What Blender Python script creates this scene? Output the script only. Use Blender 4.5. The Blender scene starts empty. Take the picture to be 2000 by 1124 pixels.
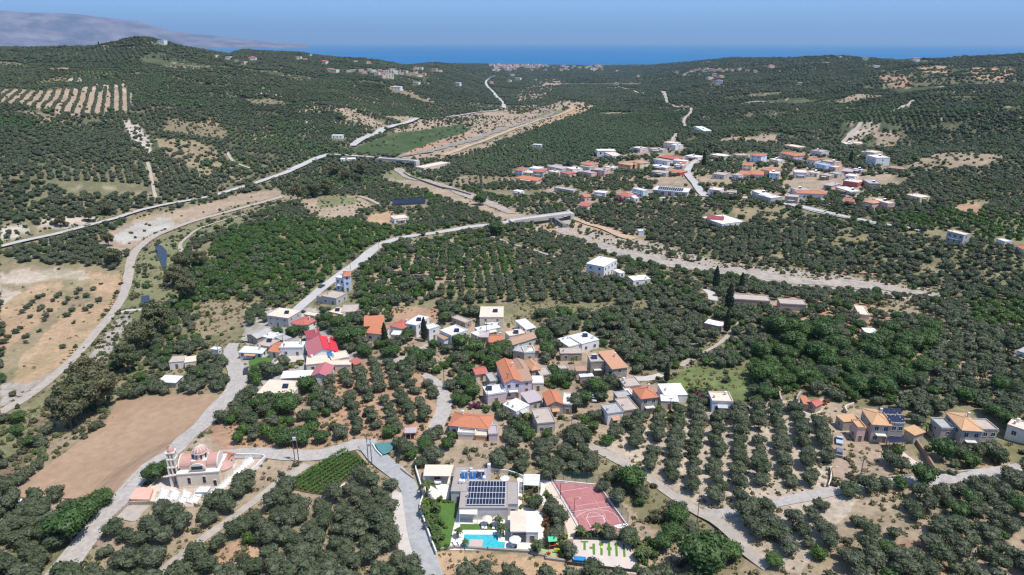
import bpy, bmesh, math, random
import numpy as np
from mathutils import Vector, Matrix
from mathutils.geometry import delaunay_2d_cdt
random.seed(7); RNG = np.random.default_rng(7)
sc = bpy.context.scene
COL = sc.collection

# ------------------------------------------------------------------ camera
FPX, CAMH = 1333.0, 110.0
PITCH = math.atan(478.0 / FPX)
cam_d = bpy.data.cameras.new('camera')
cam = bpy.data.objects.new('camera', cam_d); COL.objects.link(cam)
cam_d.sensor_width = 36.0; cam_d.lens = 36.0 * FPX / 2000.0
cam_d.clip_start = 1.0; cam_d.clip_end = 150000.0
cam.location = (0, 0, CAMH); cam.rotation_euler = (math.pi / 2 - PITCH, 0, 0)
sc.camera = cam

# ------------------------------------------------------------------ sky, sun, exposure
SUN_EL, SUN_ROT = math.radians(66), math.radians(116)      # high midday sun, from the right and a little behind the camera
SKYTINT = (.41, .79, 1.60, 1)
w = bpy.data.worlds.new('World'); sc.world = w; w.use_nodes = True
nt = w.node_tree; nt.nodes.clear()
sky = nt.nodes.new('ShaderNodeTexSky'); sky.sky_type = 'NISHITA'; sky.sun_disc = False
sky.sun_elevation = SUN_EL; sky.sun_rotation = SUN_ROT
sky.altitude = 200; sky.air_density = 1.25; sky.dust_density = 0.6; sky.ozone_density = 2.6
bg = nt.nodes.new('ShaderNodeBackground'); bg.inputs[1].default_value = 0.121
wo = nt.nodes.new('ShaderNodeOutputWorld')
# the clear sky stays blue right down to the horizon, as the photograph shows
stc = nt.nodes.new('ShaderNodeTexCoord'); ssep = nt.nodes.new('ShaderNodeSeparateXYZ'); nt.links.new(stc.outputs['Generated'], ssep.inputs[0])
smr = nt.nodes.new('ShaderNodeMapRange'); smr.inputs[1].default_value = 0.0; smr.inputs[2].default_value = 0.55; smr.inputs[3].default_value = 1; smr.inputs[4].default_value = 0
nt.links.new(ssep.outputs[2], smr.inputs[0])
smx = nt.nodes.new('ShaderNodeMix'); smx.data_type = 'RGBA'; smx.blend_type = 'MULTIPLY'; smx.inputs[7].default_value = SKYTINT
nt.links.new(smr.outputs[0], smx.inputs[0]); nt.links.new(sky.outputs[0], smx.inputs[6]); nt.links.new(smx.outputs[2], bg.inputs[0]); nt.links.new(bg.outputs[0], wo.inputs[0])
sun_d = bpy.data.lights.new('sun', 'SUN'); sun_d.energy = 4.3; sun_d.angle = math.radians(0.53)
sun_d.color = (1.0, 0.955, 0.89)
sun = bpy.data.objects.new('sun', sun_d); COL.objects.link(sun)
sdir = Vector((math.sin(SUN_ROT) * math.cos(SUN_EL), math.cos(SUN_ROT) * math.cos(SUN_EL), math.sin(SUN_EL)))
sun.rotation_euler = sdir.to_track_quat('Z', 'Y').to_euler(); sun.location = (200, -100, 400)
sc.view_settings.view_transform = 'Standard'; sc.view_settings.look = 'None'
sc.view_settings.exposure = 0.25; sc.view_settings.gamma = 1.0; sc.view_settings.use_curve_mapping = False
sc.render.engine = 'CYCLES'
sc.cycles.max_bounces = 4; sc.cycles.diffuse_bounces = 2; sc.cycles.glossy_bounces = 2
sc.cycles.transmission_bounces = 2; sc.cycles.transparent_max_bounces = 4; sc.cycles.volume_bounces = 0
sc.cycles.use_denoising = True
sc.cycles.pixel_filter_type = 'BLACKMAN_HARRIS'; sc.cycles.filter_width = 1.3

# ------------------------------------------------------------------ noise and terrain
_T = np.random.default_rng(3).random((256, 256)) * 2 - 1
def vnoise(x, y):
    xi = np.floor(x).astype(np.int64); yi = np.floor(y).astype(np.int64)
    fx = x - xi; fy = y - yi
    fx = fx * fx * (3 - 2 * fx); fy = fy * fy * (3 - 2 * fy)
    a = _T[xi & 255, yi & 255]; b = _T[(xi + 1) & 255, yi & 255]
    c = _T[xi & 255, (yi + 1) & 255]; d = _T[(xi + 1) & 255, (yi + 1) & 255]
    return (a + (b - a) * fx) * (1 - fy) + (c + (d - c) * fx) * fy
def fbm(x, y, s, octv=4, seed=0.0):
    x = np.asarray(x, float) / s + seed * 17.3; y = np.asarray(y, float) / s + seed * 7.7
    r = 0; a = 1.0; t = 0
    for _ in range(octv):
        r = r + a * vnoise(x, y); t += a; a *= 0.5; x = x * 2.03 + 5.1; y = y * 2.03 + 9.2
    return r / t
def sstep(a, b, v):
    t = np.clip((v - a) / (b - a), 0, 1); return t * t * (3 - 2 * t)

def cells(x, y, S):
    """patchwork of plots: three random numbers of the plot each point lies in"""
    x = x + fbm(x, y, 60, 2, 31) * 9; gx = np.floor(x / S).astype(int); gy = np.floor(y / S).astype(int); best = np.full(x.shape, 1e18); r = [np.zeros(x.shape) for _ in range(3)]
    for a in (-1, 0, 1):
        for b in (-1, 0, 1):
            i, j = gx + a, gy + b; u, v = _T[i & 255, j & 255], _T[(j + 37) & 255, (i + 91) & 255]; d = (x - (i + .5 + .42 * u) * S) ** 2 + ((y - (j + .5 + .42 * v) * S) * 1.35) ** 2; k = d < best; best = np.where(k, d, best)
            for q, (o1, o2) in enumerate(((11, 5), (63, 29), (140, 77))): r[q] = np.where(k, (_T[(i + o1) & 255, (j + o2) & 255] + 1) / 2, r[q])
    return r

SP, CP = math.sin(PITCH), math.cos(PITCH)
def dirs(px, py):
    u = (np.asarray(px, float) - 1000) / FPX; v = (562 - np.asarray(py, float)) / FPX
    return u, CP + v * SP, -SP + v * CP
def proj(x, y, z):
    x = np.asarray(x, float); y = np.asarray(y, float); z = np.asarray(z, float) - CAMH
    dep = y * CP - z * SP; up = y * SP + z * CP
    dep = np.where(dep < 1, 1e-3, dep)
    return 1000 + FPX * x / dep, 562 - FPX * up / dep

SEA_Z = -77.0
# ground profiles along lines of sight: photo column -> (photo row, height)
PROF = {
 -500: [(1124,-3),(850,-9),(700,-11),(560,-12),(490,-6),(400,12),(300,30),(250,41),(200,54),(150,70),(120,82),(92,None,2400)],
 0:   [(1124,-3),(850,-9),(700,-11),(560,-12),(490,-8),(470,-4),(400,8),(300,26),(250,37),(200,50),(150,67),(120,79),(92,None,2250)],
 250: [(1124,-1),(850,-5),(700,-10),(560,-12),(480,-12),(430,-10),(405,-6),(350,6),(300,17),(250,30),(200,44),(150,62),(120,77),(100,90),(90,None,1900)],
 320: [(1124,0),(850,-3),(700,-8),(560,-12),(440,-12),(395,-8),(350,2),(300,13),(250,27),(200,43),(150,62),(120,78),(100,94),(78,None,1600),(66,None,1850)],
 400: [(1124,0),(850,-2),(700,-6),(560,-10),(420,-12),(380,-9),(340,0),(300,7),(250,21),(200,37),(150,58),(120,75),(100,90),(81,None,1700)],
 500: [(1124,0),(700,-4),(560,-8),(400,-11),(365,-10),(340,-7),(300,0),(250,14),(200,31),(150,54),(120,71),(95,90)],
 620: [(1124,0),(700,-2),(560,-6),(400,-11),(330,-12),(305,-8),(250,7),(200,25),(150,48),(125,62),(103,81)],
 750: [(1124,0),(700,0),(560,-4),(400,-12),(310,-14),(270,-12),(240,-4),(200,12),(160,33),(140,44),(119,60)],
 870: [(1124,0),(560,-3),(400,-13),(300,-16),(240,-20),(215,-18),(190,-8),(160,8),(140,18),(122,32)],
 960: [(1124,0),(560,-2),(425,-14),(300,-18),(220,-28),(200,-30),(170,-35),(150,-40),(126,-42)],
 1050:[(1124,0),(560,-2),(445,-14),(400,-13),(300,-18),(250,-25),(200,-34),(170,-44),(150,-54),(138,-63),(127,-74)],
 1250:[(1124,1),(560,-1),(470,-13),(430,-8),(330,-4),(300,-8),(250,-20),(200,-30),(170,-38),(150,-48),(128,-72)],
 1400:[(1124,2),(600,0),(525,-9),(480,-8),(400,-2),(330,2),(300,0),(250,-5),(215,-5),(190,0),(170,5),(150,8),(115,16)],
 1600:[(1124,3),(600,1),(550,-8),(520,-8),(450,-2),(380,2),(330,5),(290,6),(250,8),(200,15),(170,22),(150,28),(130,38),(110,52)],
 1760:[(1124,4),(650,2),(570,-7),(545,-7),(480,0),(400,6),(330,11),(290,14),(250,18),(200,26),(170,33),(150,39),(118,54)],
 2000:[(1124,6),(700,5),(590,-4),(575,-4),(500,4),(440,10),(350,17),(300,22),(250,29),(200,38),(170,45),(150,51),(130,58),(103,79)],
 2500:[(1124,8),(700,7),(590,-2),(500,6),(440,12),(350,20),(300,26),(250,33),(200,42),(150,56),(130,63),(103,84)],
}
AZ = np.radians(np.linspace(-60, 60, 241)); LD = np.linspace(math.log(20), math.log(9500), 320)
def _build_table():
    caz, rows = [], []
    for px, prof in sorted(PROF.items()):
        u = (px - 1000) / FPX; caz.append(math.atan(u)); ds, zs = [], []
        for e in prof:
            X, Y, Z = dirs(px, e[0]); sl = float(Z) / math.hypot(float(X), float(Y)); z = e[1] if e[1] is not None else CAMH + sl * e[2]
            ds.append((CAMH - z) / -sl if e[1] is not None else e[2]); zs.append(z)
        dl, zl = ds[-1], zs[-1]
        if dl < 5000:
            for f, k in ((1.1, 0.90), (1.3, .7), (1.7, .35), (2.2, 0.1)):
                if dl * f < 6500: ds.append(dl * f); zs.append(-70 + (zl + 70) * k)
        ds += [max(6900, ds[-1] * 1.05), 9500]; zs += [-86, -95]
        o = np.argsort(ds); rows.append(np.interp(LD, np.log(np.array(ds))[o], np.array(zs)[o]))
    rows = np.array(rows); g = np.empty((len(AZ), len(LD)))
    for j in range(len(LD)): g[:, j] = np.interp(AZ, caz, rows[:, j])
    for _ in range(3):
        g = np.pad(g, 1, 'edge')
        g = (g[:-2, 1:-1] + 2 * g[1:-1, 1:-1] + g[2:, 1:-1]) / 4
        g = np.pad(g, 1, 'edge'); g = (g[1:-1, :-2] + 2 * g[1:-1, 1:-1] + g[1:-1, 2:]) / 4
    return g
TAB = _build_table()
FLATS = []          # (x, y, r, z): levelled building plots
def ground(x, y):
    x = np.asarray(x, float); y = np.asarray(y, float)
    d = np.hypot(x, y); az = np.arctan2(x, np.maximum(y, 1e-3))
    fa = np.clip((az - AZ[0]) / (AZ[1] - AZ[0]), 0, len(AZ) - 1.001); fl = np.clip((np.log(np.maximum(d, 20.0)) - LD[0]) / (LD[1] - LD[0]), 0, len(LD) - 1.001)
    i = fa.astype(int); j = fl.astype(int); a = fa - i; b = fl - j
    z = (TAB[i, j] * (1 - a) + TAB[i + 1, j] * a) * (1 - b) + (TAB[i, j + 1] * (1 - a) + TAB[i + 1, j + 1] * a) * b
    hill = sstep(math.radians(2), math.radians(12), np.abs(az - math.radians(1.5)))
    amp = sstep(450, 1000, d) * (0.12 + 0.88 * hill)
    n = fbm(x, y, 300, 4, 1)
    z = z + amp * (1 + .8 * sstep(math.radians(8), math.radians(18), az)) * (7.5 * (0.35 - np.abs(n) * 2.2) + 3.0 * fbm(x, y, 90, 3, 2)) + 0.5 * fbm(x, y, 45, 2, 3)
    for fx, fy, r, fz in FLATS:
        t = 1 - sstep(r * 0.75, r * 1.25, np.hypot(x - fx, y - fy)); z = z * (1 - t) + fz * t
    return z
def hit(px, py, off=0.0):
    """world point where the sight line through a photo pixel meets the ground (raised by off)"""
    px = np.atleast_1d(np.asarray(px, float)); py = np.atleast_1d(np.asarray(py, float))
    X, Y, Z = dirs(px, py); t = np.geomspace(60, 9000, 700)
    gx = X[:, None] * t; gy = Y[:, None] * t; gz = CAMH + Z[:, None] * t
    below = gz < ground(gx, gy) + off
    k = np.argmax(below, axis=1); k = np.where(below.any(axis=1), np.maximum(k, 1), len(t) - 1)
    lo = t[k - 1]; hi = t[k]
    for _ in range(18):
        m = (lo + hi) / 2; b = CAMH + Z * m < ground(X * m, Y * m) + off
        hi = np.where(b, m, hi); lo = np.where(b, lo, m)
    x, y = X * hi, Y * hi
    return np.stack([x, y, ground(x, y) + off], 1)
def hit_plane(px, py, z):
    X, Y, Z = dirs(np.atleast_1d(px), np.atleast_1d(py)); t = (z - CAMH) / Z
    return np.stack([X * t, Y * t, np.full_like(t, z)], 1)
for px_, py_, r_, z_ in ((975, 990, 36, 0.6), (1160, 1040, 30, 0.6), (1140, 985, 26, 0.6), (400, 930, 26, -0.5), (1715, 860, 17, 3.2), (1890, 870, 17, 4.0)):
    p = hit_plane(px_, py_, z_)[0]; FLATS.append((p[0], p[1], r_, z_))

# crop frames in which photo coordinates were measured: (x0, y0, scale)
FR = {'c1': (450,562,6.65), 'c2': (680,562,6.65), 'c3': (920,600,6.65), 'c4': (860,700,6.65), 'c5': (1120,680,6.042), 'c6': (1600,770,4.995),
      'c7': (200,830,4.995), 'c8': (780,880,4.606), 'c9': (1000,900,5.0), 'c10': (980,270,6.65), 'c11': (1240,270,7.692), 'c12': (1480,270,6.65),
      'c13': (1380,860,4.995), 'c14': (450,780,4.995), 'c15': (0,900,5.0), 'e1': (600,510,14.23), 'e2': (470,690,8.325), 'e3': (1140,480,12.49),
      'e4': (1360,500,4.995), 'e5': (620,270,6.65), 'e6': (1240,560,10.0), 'e7': (1440,740,9.064), 'e8': (1000,380,10.0), 'p': (0,0,1.0),
      'q1': (0,0,4.0), 'q2': (500,0,4.0), 'q3': (1000,0,4.0), 'q4': (1500,0,4.0), 'q5': (0,281,4.0), 'q6': (500,281,4.0), 'q7': (1000,281,4.0),
      'q8': (1500,281,4.0), 'q9': (0,562,4.0)}
def K(f, *pts):
    x0, y0, s = FR[f]; return [(x0 + a / s, y0 + b / s) for a, b in pts]

# ------------------------------------------------------------------ rasters in which plants are kept off roads and roofs
NOBASE = np.zeros((1124, 2000), bool); NOCROWN = np.zeros((1124, 2000), bool); ZONE = np.zeros((1124, 2000), np.uint8); PAVED = np.zeros((1124, 2000), bool)
def fill(arr, poly, val=True):
    p = np.array(poly, float); x0, y0 = np.floor(p.min(0)).astype(int); x1, y1 = np.ceil(p.max(0)).astype(int) + 1
    x0, y0 = max(x0, 0), max(y0, 0); x1, y1 = min(x1, 2000), min(y1, 1124)
    if x1 <= x0 or y1 <= y0: return
    yy, xx = np.mgrid[y0:y1, x0:x1]; xx = xx + .5; yy = yy + .5; ins = np.zeros(xx.shape, bool); n = len(p)
    for i in range(n):
        ax, ay = p[i]; bx, by = p[(i + 1) % n]
        if ay == by: continue
        c = (ay > yy) != (by > yy); ins ^= c & (xx < (bx - ax) * (yy - ay) / (by - ay) + ax)
    arr[y0:y1, x0:x1][ins] = val
def look(arr, px, py, default=0):
    ok = (px >= 0) & (px < 2000) & (py >= 0) & (py < 1124)
    return np.where(ok, arr[np.clip(py, 0, 1123).astype(int), np.clip(px, 0, 1999).astype(int)], default)

# ------------------------------------------------------------------ object helpers
def tag(o, label=None, cat=None, group=None, kind=None):
    if label: o['label'] = label
    if cat: o['category'] = cat
    if group: o['group'] = group
    if kind: o['kind'] = kind
    return o
def empty(name, loc, rz=0.0, label=None, cat=None, group=None):
    o = bpy.data.objects.new(name, None); COL.objects.link(o); o.location = loc; o.rotation_euler = (0, 0, rz); o.empty_display_size = 0.5
    return tag(o, label, cat, group)
class MB:
    """collects polygons, builds one mesh object"""
    def __init__(s): s.v = []; s.f = []; s.m = []
    def add(s, vs, fs, mi=0):
        b = len(s.v); s.v += [tuple(v) for v in vs]; s.f += [tuple(i + b for i in f) for f in fs]; s.m += [mi] * len(fs)
    def box(s, x0, x1, y0, y1, z0, z1, mi=0):
        s.add([(x0,y0,z0),(x1,y0,z0),(x1,y1,z0),(x0,y1,z0),(x0,y0,z1),(x1,y0,z1),(x1,y1,z1),(x0,y1,z1)],
              [(0,3,2,1),(4,5,6,7),(0,1,5,4),(1,2,6,5),(2,3,7,6),(3,0,4,7)], mi)
    def tube(s, p, q, r0, r1, n=8, mi=0, cap=True):
        p, q = Vector(p), Vector(q); d = (q - p).normalized(); a = d.orthogonal().normalized(); b = d.cross(a); vs = []
        for c, r in ((p, r0), (q, r1)):
            for k in range(n):
                t = 2 * math.pi * k / n; vs.append(c + a * math.cos(t) * r + b * math.sin(t) * r)
        fs = [(k, (k + 1) % n, n + (k + 1) % n, n + k) for k in range(n)]
        if cap: fs += [tuple(range(n - 1, -1, -1)), tuple(range(n, 2 * n))]
        s.add(vs, fs, mi)
    def lathe(s, prof, n=16, c=(0, 0, 0), mi=0, arc=(0, 2 * math.pi)):
        full = abs(arc[1] - arc[0] - 2 * math.pi) < 1e-6; m = n if full else n + 1; vs = []
        for r, z in prof:
            for k in range(m):
                t = arc[0] + (arc[1] - arc[0]) * k / n; vs.append((c[0] + r * math.cos(t), c[1] + r * math.sin(t), c[2] + z))
        fs = []
        for i in range(len(prof) - 1):
            for k in range(n):
                k2 = (k + 1) % m; fs.append((i * m + k, i * m + k2, (i + 1) * m + k2, (i + 1) * m + k))
        s.add(vs, fs, mi)
    def mesh(s, name, mats):
        me = bpy.data.meshes.new(name); me.from_pydata(s.v, [], s.f)
        for m in (mats if isinstance(mats, (list, tuple)) else [mats]): me.materials.append(m)
        if any(s.m): me.polygons.foreach_set('material_index', s.m)
        me.update(); return me
    def build(s, name, mats, parent=None, loc=None, smooth=False):
        me = s.mesh(name, mats)
        if smooth: me.polygons.foreach_set('use_smooth', [True] * len(me.polygons))
        return put(name, me, parent, loc)
def put(name, me, parent=None, loc=None, rz=None):
    o = bpy.data.objects.new(name, me); COL.objects.link(o)
    if parent is not None: o.parent = parent
    if loc is not None: o.location = loc
    if rz is not None: o.rotation_euler = (0, 0, rz)
    return o
def copy_tree(o, parent=None):
    c = o.copy(); COL.objects.link(c); c.parent = parent
    for ch in o.children: copy_tree(ch, c)
    return c

# ------------------------------------------------------------------ materials
_M = {}
def nodes(name):
    m = bpy.data.materials.new(name); m.use_nodes = True; t = m.node_tree
    return m, t, t.nodes['Principled BSDF']
def L(t, a, b): t.links.new(a, b)
def noise_node(t, scale, detail=4, rough=.6, coord='Object', vec=None):
    tc = t.nodes.new('ShaderNodeTexCoord') if vec is None else None
    n = t.nodes.new('ShaderNodeTexNoise'); n.inputs['Scale'].default_value = scale; n.inputs['Detail'].default_value = detail; n.inputs['Roughness'].default_value = rough
    L(t, tc.outputs[coord] if tc else vec, n.inputs['Vector']); return n
def ramp(t, fac, stops):
    r = t.nodes.new('ShaderNodeValToRGB'); e = r.color_ramp.elements
    while len(e) < len(stops): e.new(0.5)
    for k, (p, c) in enumerate(stops): e[k].position = p; e[k].color = (*c, 1) if len(c) == 3 else c
    L(t, fac, r.inputs[0]); return r
def mixc(t, fac, a, b, mode='MIX'):
    m = t.nodes.new('ShaderNodeMix'); m.data_type = 'RGBA'; m.blend_type = mode
    if isinstance(fac, (int, float)): m.inputs[0].default_value = fac
    else: L(t, fac, m.inputs[0])
    for s, v in ((6, a), (7, b)):
        if isinstance(v, tuple): m.inputs[s].default_value = (*v[:3], 1)
        else: L(t, v, m.inputs[s])
    return m.outputs[2]
def mapr(t, v, a, b, c, d):
    n = t.nodes.new('ShaderNodeMapRange'); n.inputs[1].default_value = a; n.inputs[2].default_value = b; n.inputs[3].default_value = c; n.inputs[4].default_value = d
    L(t, v, n.inputs[0]); return n.outputs[0]
def geo_pos(t):
    g = t.nodes.new('ShaderNodeNewGeometry'); return g.outputs['Position']
def plain(name, col, rough=.8, var=.12, scale=1.2, metal=0.0, spec=.25, stain=None, bump=0.0):
    """surface with mottling and a coarser weathering layer"""
    if name in _M: return _M[name]
    m, t, b = nodes(name)
    n1 = noise_node(t, scale, 5, .65, vec=geo_pos(t)); n2 = noise_node(t, scale * .22, 3, .5, vec=geo_pos(t))
    lo = tuple(c * (1 - var * 1.6) for c in col); hi = tuple(min(1, c * (1 + var)) for c in col)
    r = ramp(t, n1.outputs[0], [(.3, lo), (.7, hi)])
    st = stain or tuple(c * (1 - var * 1.5) for c in col)
    c2 = mixc(t, mapr(t, n2.outputs[0], .52, .72, 0, .55 if stain else .35), r.outputs[0], st)
    L(t, c2, b.inputs['Base Color']); b.inputs['Roughness'].default_value = rough; b.inputs['Metallic'].default_value = metal
    b.inputs['Specular IOR Level'].default_value = spec
    if bump:
        bp = t.nodes.new('ShaderNodeBump'); bp.inputs['Strength'].default_value = bump; bp.inputs['Distance'].default_value = .05
        L(t, n1.outputs[0], bp.inputs['Height']); L(t, bp.outputs[0], b.inputs['Normal'])
    _M[name] = m; return m
def tiles(name, col, col2, period=.32, var=.2):
    """ridged clay tiles or ribbed sheet, ribs run down the slope in object space y"""
    if name in _M: return _M[name]
    m, t, b = nodes(name)
    tc = t.nodes.new('ShaderNodeTexCoord')
    wv = t.nodes.new('ShaderNodeTexWave'); wv.wave_type = 'BANDS'; wv.bands_direction = 'X'; wv.inputs['Scale'].default_value = .314 / period; wv.inputs['Distortion'].default_value = .15
    wy = t.nodes.new('ShaderNodeTexWave'); wy.bands_direction = 'Y'; wy.inputs['Scale'].default_value = .314 / (period * 1.6); wy.inputs['Distortion'].default_value = .4
    L(t, tc.outputs['Object'], wv.inputs[0]); L(t, tc.outputs['Object'], wy.inputs[0])
    n = noise_node(t, 1.1, 5, .7, vec=geo_pos(t)); n2 = noise_node(t, 3.5, 2, .5, vec=geo_pos(t))
    c = ramp(t, n.outputs[0], [(.32, col2), (.62, col)]).outputs[0]
    c = mixc(t, mapr(t, n2.outputs[0], .35, .65, 0, var * 1.5), c, tuple(k * .62 for k in col))
    c = mixc(t, mapr(t, wv.outputs[0], 0, .35, .55, 0), c, tuple(k * .55 for k in col))
    c = mixc(t, mapr(t, wy.outputs[0], 0, .2, .25, 0), c, tuple(k * .5 for k in col))
    L(t, c, b.inputs['Base Color']); b.inputs['Roughness'].default_value = .75; b.inputs['Specular IOR Level'].default_value = .25
    bp = t.nodes.new('ShaderNodeBump'); bp.inputs['Strength'].default_value = .5; bp.inputs['Distance'].default_value = .06
    L(t, wv.outputs[0], bp.inputs['Height']); L(t, bp.outputs[0], b.inputs['Normal'])
    _M[name] = m; return m
def leafmat(name, c1, c2, c3, patch=60.0, rough=.55, trans=.22):
    """foliage: colour drifts over the land and from plant to plant"""
    if name in _M: return _M[name]
    m, t, b = nodes(name); P = geo_pos(t)
    n = noise_node(t, 1 / patch, 3, .6, vec=P); nf = noise_node(t, 1.3, 2, .5, vec=P)
    oi = t.nodes.new('ShaderNodeObjectInfo')
    c = ramp(t, n.outputs[0], [(.36, c1), (.64, c2)]).outputs[0]
    c = mixc(t, mapr(t, oi.outputs['Random'], 0, 1, 0, .75), c, c3)
    v = mapr(t, nf.outputs[0], .3, .7, .72, 1.28)
    mm = t.nodes.new('ShaderNodeVectorMath'); mm.operation = 'SCALE'; L(t, c, mm.inputs[0]); L(t, v, mm.inputs['Scale'])
    L(t, mm.outputs[0], b.inputs['Base Color']); b.inputs['Roughness'].default_value = rough; b.inputs['Specular IOR Level'].default_value = .3
    tr = t.nodes.new('ShaderNodeBsdfTranslucent'); L(t, mm.outputs[0], tr.inputs[0])
    mx = t.nodes.new('ShaderNodeMixShader'); mx.inputs[0].default_value = trans
    out = t.nodes['Material Output']; L(t, b.outputs[0], mx.inputs[1]); L(t, tr.outputs[0], mx.inputs[2]); L(t, mx.outputs[0], out.inputs[0])
    _M[name] = m; return m
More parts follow.
